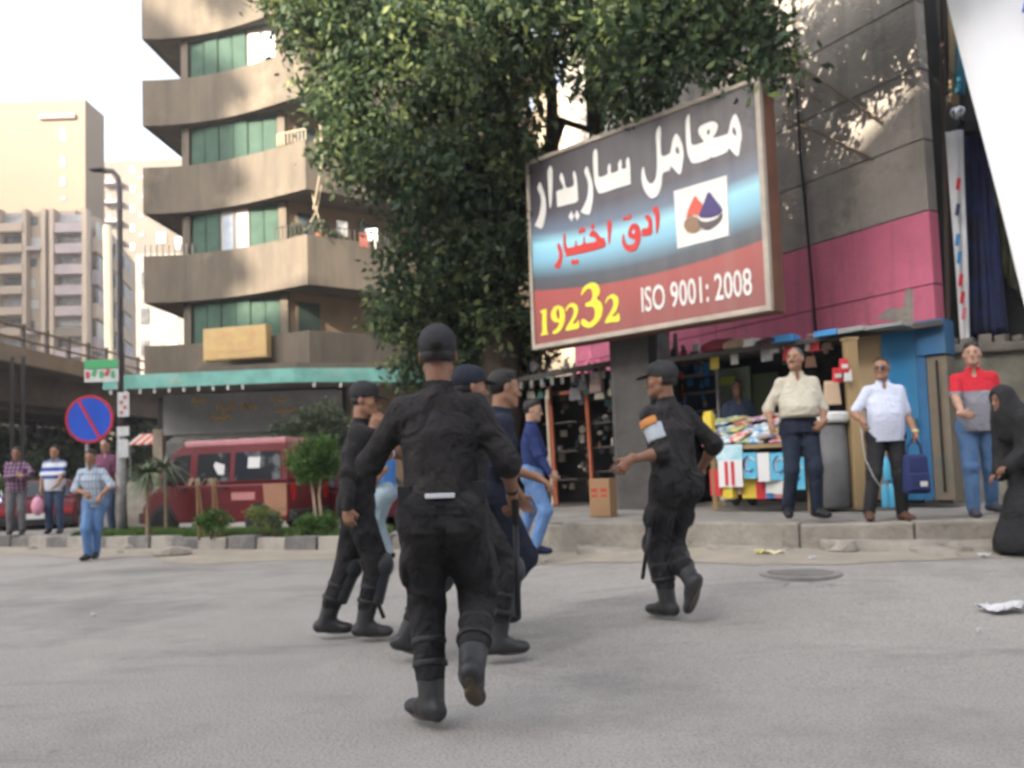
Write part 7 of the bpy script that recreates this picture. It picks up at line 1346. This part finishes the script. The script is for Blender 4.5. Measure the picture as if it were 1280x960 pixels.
MB().box((0, 0, z1 / 2), (.26, .13, z1), taper=.86).build('bag_body', nvb, bp, local=True, bevel=.035); MB().box((0, -.075, z1 * .3), (.2, .05, z1 * .45)).build('front_pocket', nvb, bp, local=True, bevel=.02); MB().box((.03, -.102, z1 * .25), (.07, .006, .05)).build('white_badge', white, bp, local=True)
for q in (-1, 1): MB().tube([(q * .07, 0, z1), (q * .06, 0, z1 + .09), (q * .01, 0, z1 + .16)], .012, 6).build('strap', nvb, bp, local=True)
MB().tube([(.08, .06, z1 * .9), (.13, .08, z1 * .8), (.15, .06, z1 * .4)], .012, 6).build('strap', nvb, bp, local=True)
mb = MB(); mb.tube([at(*q_, 8.4) for q_ in ((1076, 534), (1078, 552), (1082, 575), (1092, 596), (1104, 613))], .006, 6); q_ = mb.build('cord', M('pale_cord', (.45, .45, .42), rough=.5), None, smooth=True); tag(q_, 'thin pale cord dangling from the right hand of the man in sunglasses', 'cord')
polo = pat('red_grey_polo', bands([(0, (.24, .24, .28)), (1.29, (.5, .025, .04)), (1.9, (.5, .025, .04))]))
person('man in a red and grey polo shirt before the peeling wall', (4.84, 8.75, .51), 1.8, -112, 'light', hy=-118, hp=4, girth=1.08, belly=.3, hands=dict(R=dict(w=AT(1203, 519, 8.45), pole=(-1, .2, -.3), dir=(.9, -.1, -.2), palm=(0, 1, 0), curl=.35), L=dict(w=AT(1258, 545, 8.7), pole=(1, 0, 0))), feet=dict(R=dict(a=AT(1217, 636, 8.75), toe=-108), L=dict(a=AT(1240, 632, 8.95), toe=-80)), top=polo, legs=jean, sleeve='short', vox=.012, fine=.006, shoe_m=M('grey_trainer', (.06, .06, .08)), hair='full')
blk = M('black_abaya_cloth', (.012, .012, .013), (.022, .022, .024), 4, .8, .3, fbump=.5)
def robe_w(root, P0, B, Fv, Rv, U, s, HC, hF, hR, hU, arm, leg, NK, spine):
    Fr = Field(); Fr.loft([P0 - U * .05, P0 + spine * .15, P0 + spine * .35, NK], [Rv] * 4, [(.22, .19), (.2, .16), (.2, .15), (.1, .09)], .06)
    for nm in 'LR':
        K, A2, T = leg[nm]; E, W2 = arm[nm][:2]; q = 1 if nm == 'R' else -1; hj = P0 + Rv * q * .09 * s; S_ = P0 + spine * .475 * s + Rv * q * .175 * s
        Fr.cone(hj, K, .17, .14, .1); Fr.cone(K, A2 + U * .02, .14, .16, .1); Fr.cone(hj, A2, .17, .18, .12); Fr.cone(S_, E, .095, .09, .05); Fr.cone(E, W2, .09, .07, .04)
    Fr.fold(folds(.006, 3, B)); Fr.cut(B + U * .03, -U); fobj('abaya', [(Fr, .014)], blk, root)
    A = np.stack([hR, hF, hU]); c = lambda r, f, u: HC + (hR * r + hF * f + hU * u) * s; Fh = Field(); Fh.ell(c(0, -.01, .03), A, np.array([.1, .118, .112]), .02); Fh.cone(c(0, -.03, -.05), NK + spine * .0, .09, .14, .06); Fh.cone(NK, NK - spine * .14 + Fv * .03, .15, .17, .06); Fh.ell(c(0, .115, -.01), A, np.array([.055, .06, .082]), .015, 's'); Fh.fold(folds(.004, 8, B)); fobj('headscarf', [(Fh, .009)], blk, root)
person('woman in a black abaya and headscarf bending forward at the right edge of the road', (4.72, 7.7, .23), 1.62, 182, 'brown', lean=(-.25, -.02), pel=(.07, 0), drop=.04, hy=190, hp=-6, hands=dict(L=dict(w=AT(1262, 582, 7.5), pole=(.4, 0, -1), dir=(-.8, -.1, -.2), palm=(0, 0, -1), curl=.4), R=dict(w=AT(1250, 600, 7.75), pole=(.4, 0, -1), dir=(-.9, 0, -.3), palm=(0, 0, -1), curl=.4)), feet=dict(L=dict(a=AT(1272, 682, 7.65), toe=182), R=dict(a=AT(1308, 680, 7.85), toe=182)), top=blk, sleeve='long', vox=.014, fine=.006, robe=robe_w, nohair=True, collar=False)
person('vendor in a dark blue shirt behind the display table inside the stall', (3.18, 11.75, .58), 1.73, -95, 'dark', hy=-100, top=M('dark_blue_vendor_shirt', (.02, .03, .06)), legs=darkj, vox=.016, fine=.008)
plaid = pat('purple_plaid', stripes((.16, .06, .12), (.34, .3, .36), 0, 14, .3, (.06, .03, .08), 2, 12, .3)); bluecheck = pat('pale_blue_check', stripes((.3, .37, .47), (.5, .55, .6), 0, 20, .4, (.2, .26, .36), 2, 9, .15)); wbs = pat('white_blue_bands', bands([(0, (.62, .64, .7)), (1.12, (.05, .09, .28)), (1.2, (.62, .64, .7)), (1.28, (.04, .08, .3)), (1.36, (.6, .62, .68)), (1.46, (.2, .25, .4))])); purp = pat('purple_shirt', stripes((.2, .08, .13), (.14, .05, .1), 0, 16, .4))
person('man in a purple plaid shirt with folded hands, farthest left on the kerb', (-10.35, 17.5, .22), 1.8, -70, 'brown', hands=dict(R=dict(w=AT(20, 594, 17.25), pole=(-1, .3, -.3), dir=(1, 0, .1), palm=(0, 1, 0)), L=dict(w=AT(28, 595, 17.2), pole=(1, .3, -.3), dir=(-1, 0, 0), palm=(0, 1, 0))), girth=1.1, belly=.4, top=plaid, legs=M('grey_trousers', (.12, .12, .13), (.16, .16, .17), 4, bump=.3, fbump=.5), sleeve='long', vox=.016, fine=.01)
person('man in a white and blue banded shirt holding a pink bag', (-9.55, 17.5, .22), 1.8, -80, 'tan', belly=.6, girth=1.12, hands=dict(R=dict(w=AT(50, 618, 17.3), pole=(-1, .3, 0)), L=dict(w=AT(71, 607, 17.2), pole=(1, 0, -.4), dir=(-.6, 0, -.8))), top=wbs, legs=M('dark_jeans', (.03, .05, .1), (.06, .09, .16), 3, bump=.3, fbump=.5), vox=.016, fine=.01)
p = at(47, 643, 17.25); pkb = thing('plastic_bag', tuple(p), 'pink plastic carrier bag in the hand of the man in white and blue bands', 'bag'); mb = MB(); mb.ell((0, 0, .17), (.13, .09, .2), 12, 8); mb.build('bag_body', M('pink_plastic', (.62, .3, .4), (.5, .22, .32), 8, .4), pkb, local=True, smooth=True); MB().tube([(-.05, 0, .33), (.0, 0, .42), (.05, 0, .33)], .012, 6).build('handle', M('pink_plastic', (.62, .3, .4)), pkb, local=True)
person('man in a dark purple shirt right behind the man in blue jeans', (-8.05, 16.6, .22), 1.86, -88, 'light', hp=-10, top=purp, legs=M('dark_jeans', (.03, .05, .1)), vox=.016, fine=.01, hair='thin')
person('man in a pale blue checked shirt and blue jeans on the road', (-6.58, 13.2, .0), 1.72, -84, 'tan', lean=(-.02, -.05), hp=-12, hands=dict(R=dict(w=AT(106, 616, 12.95), pole=(-1, .3, -.2), dir=(.5, -.2, -.6), palm=(0, 1, 0), curl=.7), L=dict(w=AT(126, 620, 12.95), pole=(1, .3, -.2), dir=(-.3, -.2, -.8), palm=(0, 1, 0), curl=.6)), feet=dict(R=dict(a=AT(110, 693, 13.15), toe=-95), L=dict(a=AT(120, 691, 13.35), toe=-75)), top=bluecheck, legs=jeanb, sleeve='elbow', vox=.014, fine=.009)
person('distant figure in dark clothes walking beyond the concrete barrier', (-13.7, 31, .18), 1.72, -60, 'tan', top=M('dark_slate_shirt', (.07, .08, .1)), legs=darkj, vox=.024, fine=.014)
# ================================================================== air
hm_ = bpy.data.materials.new('haze_air'); hm_.use_nodes = True; n_ = hm_.node_tree.nodes; n_.remove(n_['Principled BSDF']); pv_ = n_.new('ShaderNodeVolumePrincipled'); pv_.inputs['Color'].default_value = (.93, .94, .97, 1); pv_.inputs['Density'].default_value = .0011; pv_.inputs['Anisotropy'].default_value = .2
hm_.node_tree.links.new(pv_.outputs[0], n_['Material Output'].inputs['Volume'])
hz_b = MB().box((0, 0, 27.5), (344, 504, 57)).build('haze', hm_); tag(hz_b, kind='stuff')
